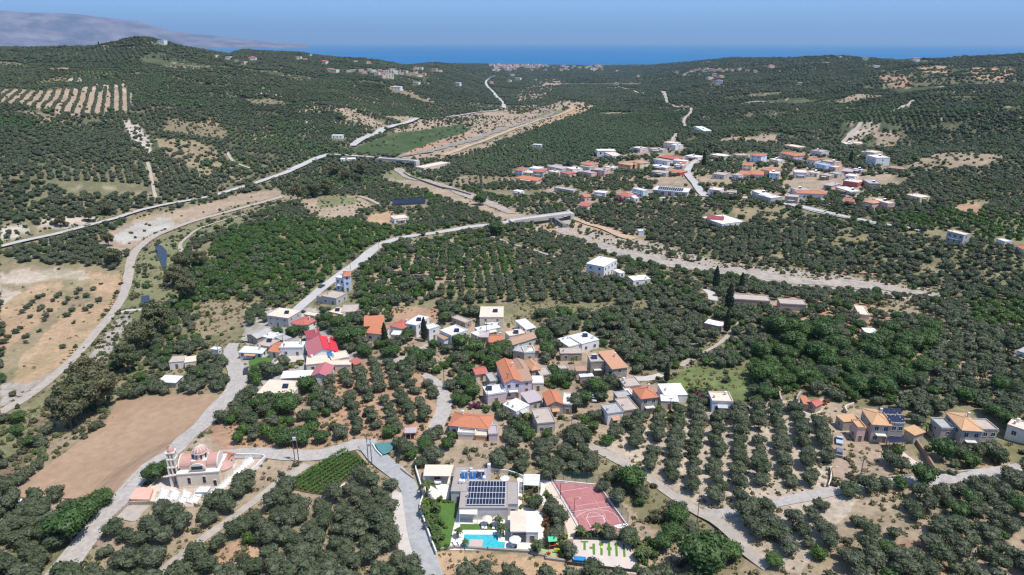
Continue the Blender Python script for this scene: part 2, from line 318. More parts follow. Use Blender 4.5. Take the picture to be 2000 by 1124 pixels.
# ------------------------------------------------------------------ ground colour zones (photo outlines of real soil patches)
S_TAN = (.36,.275,.20); S_PALE = (.46,.38,.30); S_RED = (.40,.25,.165); S_DRY = (.28,.22,.14); S_GREEN = (.10,.135,.045)
S_SCRUB = (.13,.125,.075); S_ROCK = (.50,.44,.37); S_WEED = (.19,.19,.10); S_GRAV = (.36,.32,.28); S_CROP = (.055,.085,.035); S_OR = (.43,.29,.18)
S_BROWN = (.355,.235,.155); S_CONC = (.42,.39,.35)
PAINT = [   # outline, colour, patchiness
 (K('p',(0,505),(60,518),(200,520),(243,535),(248,560),(228,602),(192,648),(132,706),(60,762),(0,798)), S_DRY, .5),
 (K('p',(0,560),(40,570),(30,640),(0,650)), S_PALE, .4), (K('p',(0,535),(60,525),(160,528),(180,545),(60,552),(0,556)), S_PALE, .5),
 (K('p',(120,620),(230,560),(225,605),(190,648),(130,706),(60,762),(20,780),(40,700)), (.42,.29,.18), .4),
 (K('p',(0,600),(60,560),(120,545),(120,600),(0,690)), (.41,.285,.18), .4), (K('p',(170,530),(243,540),(246,562),(228,600),(190,600)), (.41,.28,.175), .4),
 (K('p',(0,745),(60,750),(110,715),(60,768),(0,800)), S_GRAV, .4),
 (K('p',(250,545),(270,498),(330,458),(420,428),(560,392),(555,402),(480,428),(380,470),(345,520),(330,600),(250,700),(130,800),(20,930),(0,950),(0,838),(60,792),(150,716),(232,622)), S_WEED, .35),
 (K('p',(235,615),(262,600),(250,640),(215,690),(180,740),(120,790),(60,860),(25,880),(100,790),(170,700),(210,650)), S_GRAV, .5),
 (K('p',(20,890),(90,800),(110,790),(100,850),(40,920),(0,945),(0,905)), (.20,.15,.10), .3),
 (K('p',(185,470),(260,430),(350,412),(470,380),(545,370),(557,384),(450,405),(350,440),(272,475),(240,500),(200,490)), S_TAN, .4),
 (K('p',(255,440),(330,425),(345,440),(290,465),(240,475),(215,465)), S_CONC, .3),
 (K('p',(0,445),(50,440),(55,455),(20,468),(0,475)), S_ROCK, .5), (K('p',(235,232),(262,236),(300,280),(292,300),(262,285)), S_ROCK, .45),
 (K('p',(90,418),(140,424),(190,420),(200,430),(120,445),(60,450)), S_PALE, .6),
 (K('p',(0,172),(60,176),(130,175),(240,165),(262,185),(258,215),(170,226),(110,222),(70,210),(0,205)), S_TAN, .25),
 (K('p',(130,150),(270,160),(262,182),(130,175)), S_PALE, .75),
 (K('p',(300,268),(380,275),(440,300),(470,330),(400,345),(380,330),(330,310)), S_DRY, .4),
 (K('p',(60,225),(115,225),(140,245),(130,262),(80,250)), S_DRY, .5), (K('p',(440,298),(500,305),(510,330),(470,335)), S_GREEN, .3),
 (K('p',(385,225),(440,228),(440,250),(390,245)), S_DRY, .35), (K('p',(475,258),(530,255),(555,270),(500,280)), S_DRY, .35),
 (K('p',(1060,210),(1100,196),(1140,200),(1168,210),(1110,232),(1000,268),(905,305),(870,313),(790,312),(768,308),(850,275),(940,238),(1035,218)), S_TAN, .6),
 (K('p',(1075,214),(1110,216),(1085,228),(1040,240),(1010,246),(1050,226)), S_WEED, .2), (K('p',(900,288),(960,268),(1010,252),(985,266),(930,286),(890,298)), S_WEED, .3), (K('p',(800,292),(860,276),(930,256),(900,272),(850,288),(800,304)), S_RED, .4), (K('p',(860,262),(930,246),(905,262),(850,276)), S_CROP, .2), (K('p',(1020,160),(1070,150),(1060,170),(1015,178)), S_WEED, .3),
 (K('p',(1130,204),(1168,208),(1105,235),(1010,265),(1060,240)), S_OR, .35),
 (K('p',(800,240),(870,228),(985,212),(1040,205),(1060,210),(940,240),(850,262),(790,270),(800,255)), S_TAN, .65),
 (K('p',(1010,180),(1075,150),(1100,160),(1060,195),(1010,200)), S_TAN, .6),
 (K('p',(700,300),(685,292),(760,263),(830,252),(915,240),(900,255),(830,285),(775,304)), S_CROP, .1),
 (K('p',(1070,430),(1110,418),(1180,440),(1250,465),(1330,490),(1400,510),(1500,522),(1600,528),(1700,545),(1850,572),(1840,590),(1700,578),(1600,572),(1450,548),(1380,537),(1280,522),(1180,492),(1080,458),(1040,450)), (.38,.32,.27), .3),
 (K('p',(1110,418),(1180,440),(1240,460),(1255,468),(1200,462),(1120,436)), S_OR, .2),
 (K('p',(1060,440),(1130,450),(1200,490),(1140,490),(1060,470)), S_OR, .5),
 (K('p',(770,335),(830,348),(930,380),(1010,412),(1050,428),(985,432),(900,398),(820,372),(735,345)), S_TAN, .25),
 (K('p',(740,325),(830,335),(860,345),(780,352),(730,345)), S_WEED, .3),
 (K('p',(580,392),(640,382),(700,383),(725,400),(690,425),(640,425),(590,410)), S_TAN, .25), (K('p',(620,383),(700,385),(690,400),(620,405)), S_WEED, .3),
 (K('p',(708,428),(745,414),(770,415),(775,436),(735,440)), S_OR, .2), (K('p',(500,425),(580,415),(600,440),(520,452)), S_DRY, .5),
 (K('p',(740,480),(940,460),(960,500),(880,560),(760,610),(700,640),(700,600),(720,530)), S_TAN, .5),
 (K('p',(390,590),(520,590),(520,640),(380,662)), S_DRY, .3), (K('p',(510,555),(600,552),(600,572),(520,580)), S_TAN, .3),
 (K('p',(765,602),(870,598),(862,628),(760,628)), S_RED, .3),
 (K('p',(1300,742),(1370,703),(1470,720),(1478,782),(1420,792),(1340,765)), (.13,.16,.06), .35),
 (K('p',(1310,748),(1350,735),(1380,760),(1420,790),(1350,790)), (.11,.16,.04), .2),
 (K('p',(1860,402),(1930,398),(1912,422),(1870,416)), S_RED, .2), (K('p',(1905,396),(1950,402),(1930,415)), S_WEED, .2),
 (K('p',(1430,410),(1540,402),(1545,424),(1440,434)), S_DRY, .35), (K('p',(1620,466),(1700,457),(1695,480),(1630,486)), (.22,.19,.10), .35),
 (K('p',(1940,430),(2000,420),(2000,470),(1960,465)), S_WEED, .3),
 (K('p',(1180,800),(1620,780),(1640,960),(1380,1000),(1180,872)), S_PALE, .3), (K('p',(1400,1000),(1700,945),(1560,1124),(1440,1090)), S_PALE, .35),
 (K('p',(640,700),(830,720),(855,800),(850,860),(660,870),(640,800)), S_RED, .3), (K('p',(380,820),(640,800),(640,885),(440,885)), S_RED, .35),
 (K('p',(850,1075),(1080,1092),(1200,1118),(1200,1124),(700,1124),(780,1080)), S_OR, .25),
 (K('p',(1160,885),(1200,905),(1380,1000),(1460,1090),(1440,1124),(1400,1124),(1260,1020),(1190,950)), (.20,.18,.10), .35),
 (K('p',(1200,985),(1222,985),(1285,1045),(1275,1060),(1250,1055)), S_TAN, .1), (K('p',(1240,1060),(1330,1070),(1360,1124),(1240,1124)), S_TAN, .15),
 (K('p',(480,600),(620,600),(700,690),(640,740),(500,760),(470,720)), S_CONC, .45), (K('p',(700,640),(960,620),(1200,700),(1320,780),(1320,830),(1130,850),(940,880),(880,850),(860,740),(720,700)), S_TAN, .5),
 (K('p',(1000,320),(1700,290),(1790,400),(1500,400),(1100,400)), S_TAN, .55),
 (K('p',(1650,262),(1700,235),(1720,250),(1660,285)), S_PALE, .5), (K('p',(1700,250),(1760,262),(1740,290),(1715,285)), S_TAN, .4),
 (K('p',(1440,170),(1560,165),(1560,185),(1480,192)), S_SCRUB, .5), (K('p',(1800,130),(1860,133),(1850,148),(1800,145)), S_OR, .35), (K('p',(1900,132),(1985,135),(1980,160),(1900,155)), S_OR, .5),
 (K('p',(1720,148),(1790,150),(1780,172),(1720,168)), S_RED, .5), (K('p',(1390,172),(1420,175),(1415,195),(1370,200),(1330,190)), S_RED, .45),
 (K('p',(1210,172),(1262,178),(1258,188),(1220,186)), S_PALE, .2), (K('p',(1660,520),(1700,510),(1720,535),(1640,535)), S_RED, .4),
 (K('p',(500,172),(560,178),(560,190),(500,185)), S_ROCK, .4), (K('p',(580,205),(740,200),(742,215),(580,220)), S_TAN, .55), (K('p',(570,235),(660,238),(660,243),(575,243)), S_ROCK, .2),
 (K('p',(1540,580),(1720,575),(1740,640),(1700,665),(1560,655),(1480,600)), S_RED, .5), (K('p',(1430,585),(1510,588),(1505,605),(1440,602)), S_OR, .2),
 (K('p',(1890,890),(1960,895),(1975,915),(1850,912)), S_OR, .3), (K('p',(1600,785),(1700,800),(1740,930),(1650,945),(1620,880)), S_TAN, .3),
 (K('p',(0,960),(90,980),(60,1010),(0,1030)), S_WEED, .4), (K('p',(430,1060),(520,1060),(500,1124),(420,1124)), S_RED, .3),
 (K('p',(1780,670),(1900,640),(2000,620),(2000,720),(1800,760)), S_TAN, .45), (K('p',(1740,1060),(1860,1040),(1880,1124),(1760,1124)), S_RED, .4),
 (K('p',(1130,700),(1170,730),(1180,790),(1120,760)), S_DRY, .2),
]
PC = np.zeros((len(PAINT) + 1, 5)); ZP = np.zeros((1124, 2000), np.uint8)
for k, (poly, c, pt) in enumerate(PAINT): fill(ZP, poly, k + 1); PC[k + 1] = (*c, pt, 1)

def ground_color(x, y, z):
    d = np.hypot(x, y); px, py = proj(x, y, z)
    n1 = fbm(x, y, 55, 4, 11); n2 = fbm(x, y, 14, 4, 12); n3 = fbm(x, y, 180, 3, 13); n4 = fbm(x, y, 4.5, 3, 14)
    near = np.array(S_TAN)[None] * (1 + .1 * n4[:, None]); grass = np.array(S_DRY); green = np.array((.13,.14,.06)); scrub = np.array(S_SCRUB)
    c1, c2, c3 = cells(x, y, 62.0); py_ = py
    mid = sstep(200, 290, d)
    c = near + (grass - near) * sstep(-.1, .35, n2)[:, None] * .7
    c = c + (green - c) * (np.clip(sstep(.0, .4, n1 + .4 * n2) * .8 + mid * (.30 + .45 * (c3 > .45)) + .15, 0, .9) * (.75 + .5 * np.clip(n4, -1, .5)))[:, None]
    far = sstep(420, 800, d)[:, None]
    hillc = scrub + (np.array((.07,.085,.045)) - scrub) * sstep(-.2, .25, n3 + .5 * n1)[:, None]
    op = ((c2 < .04) | (c2 > .97))[:, None] * .85
    hillc = hillc + (np.where((c3 > .5)[:, None], np.array(S_TAN), np.array(S_DRY) * .8) - hillc) * op
    hillc = hillc + (np.array(S_TAN) * 1.05 - hillc) * (sstep(.22, .42, n2 * .8 + n1 * .5 - .1)[:, None])
    c = c + (hillc - c) * far
    wob = (np.clip(2600 / np.maximum(d, 100), 1, 9))
    zi = look(ZP, px + wob * n4 * 1.2, py + wob * .6 * n2)
    pc = PC[zi]; on = pc[:, 4:5]
    m = on * (1 - pc[:, 3:4] * sstep(.0, .3, n2 * .7 + n4 * .5)[:, None] * 1.0)
    pcc = pc[:, :3] * (1 + .16 * n2[:, None] + .14 * n4[:, None] + .1 * n1[:, None])
    c = c * (1 - m) + pcc * m
    return np.clip(c, 0.01, .8)

def build_ground():
    az = np.concatenate([np.radians(np.linspace(-180, -44, 30))[:-1], np.radians(np.linspace(-44, 44, 520)), np.radians(np.linspace(44, 180, 30))[1:-1]])
    d = np.concatenate([[8, 25, 50], np.geomspace(75, 420, 250), np.geomspace(425, 7200, 235)])
    A, D = np.meshgrid(az, d, indexing='ij'); x = (D * np.sin(A)).ravel(); y = (D * np.cos(A)).ravel()
    x = np.append(x, 0); y = np.append(y, 0); z = ground(x, y)
    col = ground_color(x, y, z); na, nd = A.shape
    i = np.arange(na); i2 = (i + 1) % na; j = np.arange(nd - 1)
    q = np.stack([(i[:, None] * nd + j), (i2[:, None] * nd + j), (i2[:, None] * nd + j + 1), (i[:, None] * nd + j + 1)], -1).reshape(-1, 4)
    c = len(x) - 1; tri = [(int(a * nd), c, int(b * nd)) for a, b in zip(i, i2)]
    me = bpy.data.meshes.new('ground'); nv = len(x); nq = len(q); nt_ = len(tri)
    me.vertices.add(nv); me.vertices.foreach_set('co', np.stack([x, y, z], 1).ravel())
    lv = np.concatenate([q.ravel(), np.array(tri).ravel()]); me.loops.add(len(lv)); me.loops.foreach_set('vertex_index', lv.astype(np.int32))
    me.polygons.add(nq + nt_); me.polygons.foreach_set('loop_start', np.concatenate([np.arange(nq) * 4, nq * 4 + np.arange(nt_) * 3]).astype(np.int32))
    me.update(calc_edges=True); me.validate()
    a = me.color_attributes.new('soil', 'FLOAT_COLOR', 'POINT'); a.data.foreach_set('color', np.concatenate([col, np.ones((nv, 1))], 1).ravel())
    me.polygons.foreach_set('use_smooth', np.ones(len(me.polygons), bool))
    m, t, b = nodes('ground_soil'); at = t.nodes.new('ShaderNodeAttribute'); at.attribute_name = 'soil'; P = geo_pos(t)
    n1 = noise_node(t, .55, 6, .7, vec=P); n2 = noise_node(t, .07, 5, .65, vec=P); n3 = noise_node(t, 2.6, 3, .6, vec=P)
    s = t.nodes.new('ShaderNodeMath'); s.operation = 'MULTIPLY'; L(t, mapr(t, n1.outputs[0], .3, .7, .74, 1.26), s.inputs[0]); L(t, mapr(t, n2.outputs[0], .3, .7, .82, 1.18), s.inputs[1])
    vm = t.nodes.new('ShaderNodeVectorMath'); vm.operation = 'SCALE'; L(t, at.outputs['Color'], vm.inputs[0]); L(t, s.outputs[0], vm.inputs['Scale'])
    g = mixc(t, mapr(t, n3.outputs[0], .56, .70, 0, .55), vm.outputs[0], (.15,.145,.07))
    L(t, g, b.inputs['Base Color']); b.inputs['Roughness'].default_value = .95; b.inputs['Specular IOR Level'].default_value = .1
    bp = t.nodes.new('ShaderNodeBump'); bp.inputs['Strength'].default_value = .6; bp.inputs['Distance'].default_value = .25; L(t, n1.outputs[0], bp.inputs['Height']); L(t, bp.outputs[0], b.inputs['Normal'])
    me.materials.append(m); return tag(put('ground', me), 'dry soil, scrub and grass of the valley and its hills', None, None, 'structure')
build_ground()

# sea
def water_mat(name, col, rough, bscale):
    m, t, b = nodes(name); n = noise_node(t, bscale, 3, .6, vec=geo_pos(t)); n2 = noise_node(t, .0004, 3, .5, vec=geo_pos(t))
    L(t, mixc(t, mapr(t, n2.outputs[0], .35, .65, 0, 1), col, tuple(c * .86 for c in col)), b.inputs['Base Color'])
    b.inputs['Roughness'].default_value = rough; b.inputs['Specular IOR Level'].default_value = .18
    bp = t.nodes.new('ShaderNodeBump'); bp.inputs['Strength'].default_value = .4; bp.inputs['Distance'].default_value = .5; L(t, n.outputs[0], bp.inputs['Height']); L(t, bp.outputs[0], b.inputs['Normal'])
    return m
mb = MB(); mb.add([(-70000,-3000,SEA_Z),(70000,-3000,SEA_Z),(70000,95000,SEA_Z),(-70000,95000,SEA_Z)], [(0,1,2,3)])
tag(mb.build('sea', water_mat('sea_water', (.0,.125,.30), .5, .02)), 'deep blue sea out to the horizon', None, None, 'structure')

# far mountain ridge across the bay
def build_mountain():
    pts = [(-140,22),(0,20),(40,23),(130,27),(170,30),(230,38),(270,42),(330,60),(380,66),(420,70),(470,76),(520,81),(560,83.5),(600,86)]
    D0 = 31000.0; nx, ny = 220, 36; vs, cols = [], []
    px = np.linspace(-140, 600, nx); pyr = np.interp(px, *zip(*pts))
    for i in range(nx):
        X, Y, Z = [float(v) for v in dirs(px[i], pyr[i])]; hh = math.hypot(X, Y); az = math.atan2(X, Y); crest = CAMH + Z / hh * D0
        for j in range(ny):
            t = j / (ny - 1); d = D0 - 5200 + t * 8000; f = math.exp(-((d - D0) / 2600.0) ** 2)
            base = SEA_Z - 30; n = fbm(d * math.sin(az), d * math.cos(az), 1700, 5, 4)
            z = base + (crest - base) * max(0, f - .10) / .9 * (1 + (.28 * (1 - f) + .02) * n * 1.6)
            vs.append((d * math.sin(az), d * math.cos(az), z))
    fs = [(i * ny + j, (i + 1) * ny + j, (i + 1) * ny + j + 1, i * ny + j + 1) for i in range(nx - 1) for j in range(ny - 1)]
    m, t, b = nodes('mountain_rock'); P = geo_pos(t); n = noise_node(t, .0012, 6, .65, vec=P)
    L(t, ramp(t, n.outputs[0], [(.38, (.06,.05,.055)), (.52, (.17,.115,.12)), (.66, (.27,.20,.19))]).outputs[0], b.inputs['Base Color']); b.inputs['Roughness'].default_value = 1
    me = bpy.data.meshes.new('mountain_ridge'); me.from_pydata(vs, [], fs); me.materials.append(m); me.polygons.foreach_set('use_smooth', [True] * len(fs))
    tag(put('mountains', me), 'hazy purple mountain ridge across the bay', None, None, 'structure')
build_mountain()

# haze: one closed box of thin pale air
def build_haze():
    mb = MB(); mb.box(-75000, 75000, -4000, 99000, -113, 2000); m = bpy.data.materials.new('haze_air'); m.use_nodes = True; t = m.node_tree; t.nodes.clear()
    v = t.nodes.new('ShaderNodeVolumePrincipled'); v.inputs['Color'].default_value = (.46,.71,1.0,1); v.inputs['Density'].default_value = HAZE; v.inputs['Anisotropy'].default_value = 0.1
    o = t.nodes.new('ShaderNodeOutputMaterial'); L(t, v.outputs[0], o.inputs['Volume'])
    try: m.cycles.homogeneous_volume = True
    except Exception: pass
    tag(mb.build('haze', m), None, None, None, 'stuff')
HAZE = 3.1e-5
build_haze()

# ------------------------------------------------------------------ draped sheets and road ribbons
def world_line(pts, step=3.0):
    p = hit([a for a, b in pts], [b for a, b in pts])[:, :2]; out = []
    n = len(p)
    for i in range(n - 1):
        p0, p1, p2, p3 = p[max(i - 1, 0)], p[i], p[i + 1], p[min(i + 2, n - 1)]; k = max(2, int(np.hypot(*(p2 - p1)) / step))
        for t in np.arange(k) / k:
            out.append(.5 * (2 * p1 + (p2 - p0) * t + (2 * p0 - 5 * p1 + 4 * p2 - p3) * t * t + (3 * p1 - p0 - 3 * p2 + p3) * t ** 3))
    out.append(p[-1]); return np.array(out)
def lift(x, y): return 0.07 + 0.0006 * np.hypot(x, y)
def mark_quads(l, r, base=True, crown=True, zadd=0.0):
    a = proj(l[:, 0], l[:, 1], l[:, 2]); b = proj(r[:, 0], r[:, 1], r[:, 2])
    for k in range(len(l) - 1):
        q = [(a[0][k], a[1][k]), (a[0][k + 1], a[1][k + 1]), (b[0][k + 1], b[1][k + 1]), (b[0][k], b[1][k])]
        if not (-50 < q[0][0] < 2050): continue
        if base: fill(NOBASE, q)
        if crown: fill(NOCROWN, q)
EDGES = []
def road(name, pts, width, mat, dz=0.0, margin=.8, verge=None, keep_crown=True, jitter=.25):
    c = world_line(pts, 3.0); t = np.gradient(c, axis=0); t /= np.maximum(np.hypot(t[:, 0], t[:, 1])[:, None], 1e-6); n = np.stack([-t[:, 1], t[:, 0]], 1)
    wd = np.interp(np.linspace(0, 1, len(c)), np.linspace(0, 1, len(np.atleast_1d(width))), np.atleast_1d(width)) / 2
    wl = wd + jitter * np.array([vnoise(np.array([k * .35]), np.array([3.1]))[0] for k in range(len(c))]); wr = wd + jitter * np.array([vnoise(np.array([k * .35]), np.array([9.1]))[0] for k in range(len(c))])
    cols = []
    for f in (1, .5, 0, -.5, -1):
        q = c + n * ((wl if f > 0 else wr) * f)[:, None]; cols.append(np.column_stack([q, ground(q[:, 0], q[:, 1]) + lift(q[:, 0], q[:, 1]) + dz]))
    G = np.stack(cols, 1); zc = np.maximum(G[:, :, 2], G[:, :, 2].max(1, keepdims=True) - .12); G[:, :, 2] = zc
    v = G.reshape(-1, 3); f = [(k * 5 + j, k * 5 + j + 1, (k + 1) * 5 + j + 1, (k + 1) * 5 + j) for k in range(len(c) - 1) for j in range(4)]
    me = bpy.data.meshes.new(name); me.from_pydata([tuple(a) for a in v], [], f); me.materials.append(mat)
    me.polygons.foreach_set('use_smooth', [True] * len(f)); me.update()
    o = put(name, me)
    EDGES.append((c, n, wd)); l2 = np.column_stack([c + n * (wd + margin)[:, None], G[:, 2, 2]]); r2 = np.column_stack([c - n * (wd + margin)[:, None], G[:, 2, 2]])
    mark_quads(l2, r2, True, keep_crown); return o
def _polyflip(me):
    for p in me.polygons:
        if p.normal.z < 0: p.flip()
    me.update()
def sheet_world(name, poly, mat, z=None, dz=0.0, step=2.5, thick=0.0, parent=None):
    """polygon of world points; draped on the ground, or level at z, with a real edge when thick"""
    poly = [tuple(p[:2]) for p in poly]; b = []
    n = len(poly)
    for i in range(n):
        p, q = np.array(poly[i]), np.array(poly[(i + 1) % n]); k = max(1, int(np.hypot(*(q - p)) / step)) if z is None else 1
        b += [tuple(p + (q - p) * t / k) for t in range(k)]
    vs = [Vector(p) for p in b]; ed = [(i, (i + 1) % len(b)) for i in range(len(b))]
    if z is None:
        P = np.array(b); x0, y0 = P.min(0); x1, y1 = P.max(0)
        for gx in np.arange(x0 + step / 2, x1, step):
            for gy in np.arange(y0 + step / 2, y1, step):
                ins = False
                for i in range(n):
                    (ax, ay), (bx, by) = poly[i], poly[(i + 1) % n]
                    if (ay > gy) != (by > gy) and gx < (bx - ax) * (gy - ay) / (by - ay) + ax: ins = not ins
                if ins: vs.append(Vector((gx, gy)))
    r = delaunay_2d_cdt(vs, ed, [list(range(len(b)))], 1, 1e-4); v2, fs = r[0], r[2]
    xs = np.array([v.x for v in v2]); ys = np.array([v.y for v in v2])
    zs = (ground(xs, ys) + lift(xs, ys) + dz) if z is None else np.full(len(xs), z + dz)
    V = [tuple(a) for a in np.stack([xs, ys, zs], 1)]; F = [tuple(f) for f in fs]
    me = bpy.data.meshes.new(name); me.from_pydata(V, [], F); me.materials.append(mat); me.update(); _polyflip(me)
    if thick:
        bm = bmesh.new(); bm.from_mesh(me); g = bmesh.ops.extrude_face_region(bm, geom=bm.faces[:])
        for e in g['geom']:
            if isinstance(e, bmesh.types.BMVert): e.co.z += thick
        bmesh.ops.recalc_face_normals(bm, faces=bm.faces[:]); bm.to_mesh(me); bm.free()
    return put(name, me, parent)
def sheet(name, pix, mat, z=None, dz=0.0, step=2.5, thick=0.0, clear=True, crown=False):
    w_ = hit([p[0] for p in pix], [p[1] for p in pix]) if z is None else hit_plane([p[0] for p in pix], [p[1] for p in pix], z)
    fill(PAVED, pix)
    if clear: fill(NOBASE, pix)
    if crown: fill(NOCROWN, pix)
    return sheet_world(name, w_, mat, z, dz, step, thick)

ASPH = plain('asphalt_old', (.41,.375,.345), .9, .15, .9, stain=(.30,.275,.255)); ASPH_V = plain('asphalt_worn_grey', (.36,.355,.355), .9, .12, .8, stain=(.24,.235,.235))
TRACK = plain('dirt_track', (.40,.35,.30), .95, .14, .5); CONC = plain('concrete_slab', (.52,.475,.43), .9, .07, .5); PALEROAD = plain('sunbleached_road', (.45,.435,.42), .9, .08, .1)
GRAVEL = plain('river_gravel', (.385,.335,.285), .95, .26, .45); EARTHT = plain('earth_track', (.47,.34,.235), .95, .14, .3)
def st(o, lab): return tag(o, lab, None, None, 'structure')
# main road from the lower left past the church and up to the village
st(road('road', K('p',(60,1180),(92,1150),(122,1115),(160,1068),(199,1020),(228,984),(262,946),(292,913),(318,896),(345,878),(382,846),(404,824),(424,800),(447,778),(462,757),(466,738),(459,718),(452,698),(450,684),(458,672)), [6.2,6,5.5,5.5,6,7,6,4.5], ASPH), 'grey asphalt road climbing past the church to the village')
st(road('road', K('p',(425,890),(470,887),(520,886),(560,890),(605,891),(645,886),(680,874),(705,868),(722,872)), [4.5,5,6,5.5,7], ASPH, dz=.05), 'grey road behind the church to the vineyard corner')
st(road('road', K('p',(716,868),(735,893),(757,912),(785,934),(800,958),(806,985),(812,1020),(820,1054),(832,1092),(842,1124),(850,1150)), [5.6,5,4.6,5,5,5.2], ASPH_V, dz=.09), 'worn grey road running down along the villa wall')
st(road('road', K('p',(828,733),(846,745),(860,762),(868,785),(864,808),(854,828),(848,842)), [3.2,4.2,5,5,5], ASPH), 'short grey street curving below the old village houses')
st(road('road', K('p',(760,712),(780,704),(800,700),(818,690),(836,678),(850,668)), [3,5,3], TRACK), 'narrow village street under the cypress trees')
st(road('lane', K('p',(600,908),(580,922),(545,944),(515,966),(480,992),(440,1022),(400,1050),(360,1082),(320,1112),(290,1140)), [3,2.6,2.4,2.6,2.8], TRACK), 'narrow concrete lane between two olive groves')
st(road('road', K('p',(2060,912),(1995,922),(1950,930),(1900,933),(1840,937),(1780,941),(1720,943),(1680,950),(1640,957),(1600,966),(1560,974),(1510,985),(1460,995),(1410,1004),(1375,1006)), [4.8,4.8,4.4,4.2,4,3.6,3.3,3.2], ASPH, keep_crown=False, margin=.3), 'grey lane past the two stone villas')
st(road('lane', K('p',(1150,872),(1175,884),(1200,897),(1235,916),(1268,936),(1300,960),(1335,984),(1368,1004),(1395,1018),(1430,1048),(1460,1082),(1500,1110)), [3.2,3,3,3.4,3], TRACK, dz=.05), 'pale farm lane running down past the olive rows')
# village approach over the lower bridge
st(road('road', K('p',(575,612),(592,596),(612,579),(632,562),(655,545),(680,528),(705,510),(725,492),(748,477),(775,468),(810,461),(850,456),(890,449),(925,443),(960,440),(1000,432)), [5,5.5,6,7.5,7,6,6,7,8,6], PALEROAD, keep_crown=True), 'pale straight road from the village to the concrete bridge')
st(road('road', K('p',(1105,415),(1130,408),(1160,402),(1200,397),(1250,390),(1290,388),(1340,384),(1390,384),(1440,386),(1480,390),(1520,396),(1560,404),(1600,413),(1650,424),(1700,434),(1750,443),(1800,452)), [5,4,4,4,4,6,8,5,4,4], PALEROAD, keep_crown=False), 'pale road along the foot of the far village')
st(road('street', K('p',(1378,385),(1366,372),(1358,360),(1348,348),(1342,338),(1346,328),(1356,318),(1366,310)), [6.5,6.5,6.5,6.5,6,5,3], PALEROAD), 'pale street climbing through the far village')
# highway on the far side
st(road('highway', K('p',(-40,492),(0,484),(50,472),(110,459),(170,443),(220,430),(270,414),(330,400),(380,391),(430,380),(480,365),(520,352),(560,338),(600,320),(625,309),(645,303)), [5,5,4.6,5,6,7,9,9], PALEROAD, keep_crown=True), 'pale highway along the foot of the left hills')
st(road('highway', K('p',(688,287),(700,278),(720,269),(745,257),(770,247),(800,240),(850,232),(900,226),(950,219),(985,214)), [9,12,10,6,6,8], PALEROAD), 'pale highway beyond the first bridge')
st(road('highway', K('p',(985,213),(982,202),(972,192),(962,180),(952,170),(950,160),(965,150),(990,143)), [9,9,8,9,6,6], PALEROAD), 'far stretch of highway heading for the sea')
st(road('road', K('p',(645,303),(672,304),(700,306),(730,308),(750,309)), 6, PALEROAD), 'road linking the highway to the river bridge')
st(road('dirt_track', K('p',(-40,835),(0,808),(40,785),(80,757),(115,728),(150,695),(180,660),(210,625),(230,598),(244,570),(251,540),(255,515),(265,492),(290,470),(330,450),(380,432),(430,419),(480,405),(520,394),(552,385)), [4,4,4,4.5,5,5,5,5,6], TRACK), 'pale dirt track along the left river bank')
st(road('dirt_track', K('p',(358,500),(352,480),(362,468),(385,450),(410,440),(440,430),(480,420)), 2.4, TRACK), 'thin dirt track on the inner river bank')
st(road('dirt_track', K('p',(700,384),(720,390),(740,400)), 3.5, TRACK), 'pale farm track beside the young orchard')
st(road('dirt_track', K('e8',(900,410),(1100,450),(1300,510),(1500,590),(1700,640),(1900,710))+K('p',(1215,462),(1240,468)), [4,5,5,7,8], EARTHT), 'orange earth track above the dry riverbed')
st(road('riverbed', K('p',(1082,446),(1100,455),(1130,464),(1165,478),(1200,492),(1240,503),(1290,514),(1340,522),(1385,528),(1440,537),(1500,545),(1560,553),(1620,558),(1690,562),(1760,570),(1830,580)), [5,9,13,16,15,14,12,10,8], GRAVEL, keep_crown=False, jitter=5), 'pale gravel strip of the dry riverbed')
st(road('riverbed', K('p',(775,330),(800,348),(830,354),(860,362),(895,375),(930,388),(965,402),(1000,418)), [9,10,8,8,12,10,7], GRAVEL, jitter=1.2), 'concrete-pale dry channel between the two bridges')
st(road('riverbed', K('p',(1105,208),(1118,214),(1090,226),(1050,236),(1000,254),(950,274),(900,292),(868,304)), [8,9,8,7,8,9], EARTHT, jitter=.8), 'pale track on the far gravel flats')
st(road('riverbed', K('p',(1060,215),(1080,222),(1040,236),(990,250),(940,268),(880,285),(830,298),(780,308)), [8,10,12,12,14,14,12,10], plain('wet_gravel', (.27,.25,.22), .9, .2, .3), jitter=4), 'grey stony stream bed above the first bridge')
st(road('dirt_track', K('p',(1290,180),(1298,186),(1302,198),(1312,206),(1322,210)), [12,10,7,6], TRACK), 'pale cut of road on the far slope')
st(road('dirt_track', K('p',(1350,212),(1348,222),(1336,236),(1340,250)), 5, TRACK, keep_crown=False), 'pale farm road on the valley floor')
st(road('dirt_track', K('p',(1320,262),(1316,272),(1300,282)), 6, TRACK), 'farm road to the low sheds')
st(road('dirt_track', K('p',(1205,170),(1225,176),(1245,183),(1260,182)), 6, TRACK), 'pale road cut near the coast')
st(road('dirt_track', K('p',(445,298),(450,310),(462,320),(490,330)), 3, TRACK), 'dirt track up to the hillside plot')
st(road('dirt_track', K('p',(288,318),(294,340),(300,370),(304,388)), 2.5, TRACK), 'dirt track down the olive hillside')
st(road('dirt_track', K('p',(1640,282),(1662,262),(1675,250),(1682,240)), 5, TRACK), 'dirt track up the right hill')
st(road('dirt_track', K('p',(1740,220),(1760,212),(1778,203),(1790,196)), 5, TRACK, keep_crown=False), 'pale dirt track high on the right hill')
st(road('dirt_track', K('p',(1560,404),(1570,408),(1600,416),(1660,428),(1720,440)), 4, PALEROAD), 'side road below the orange roofed house')
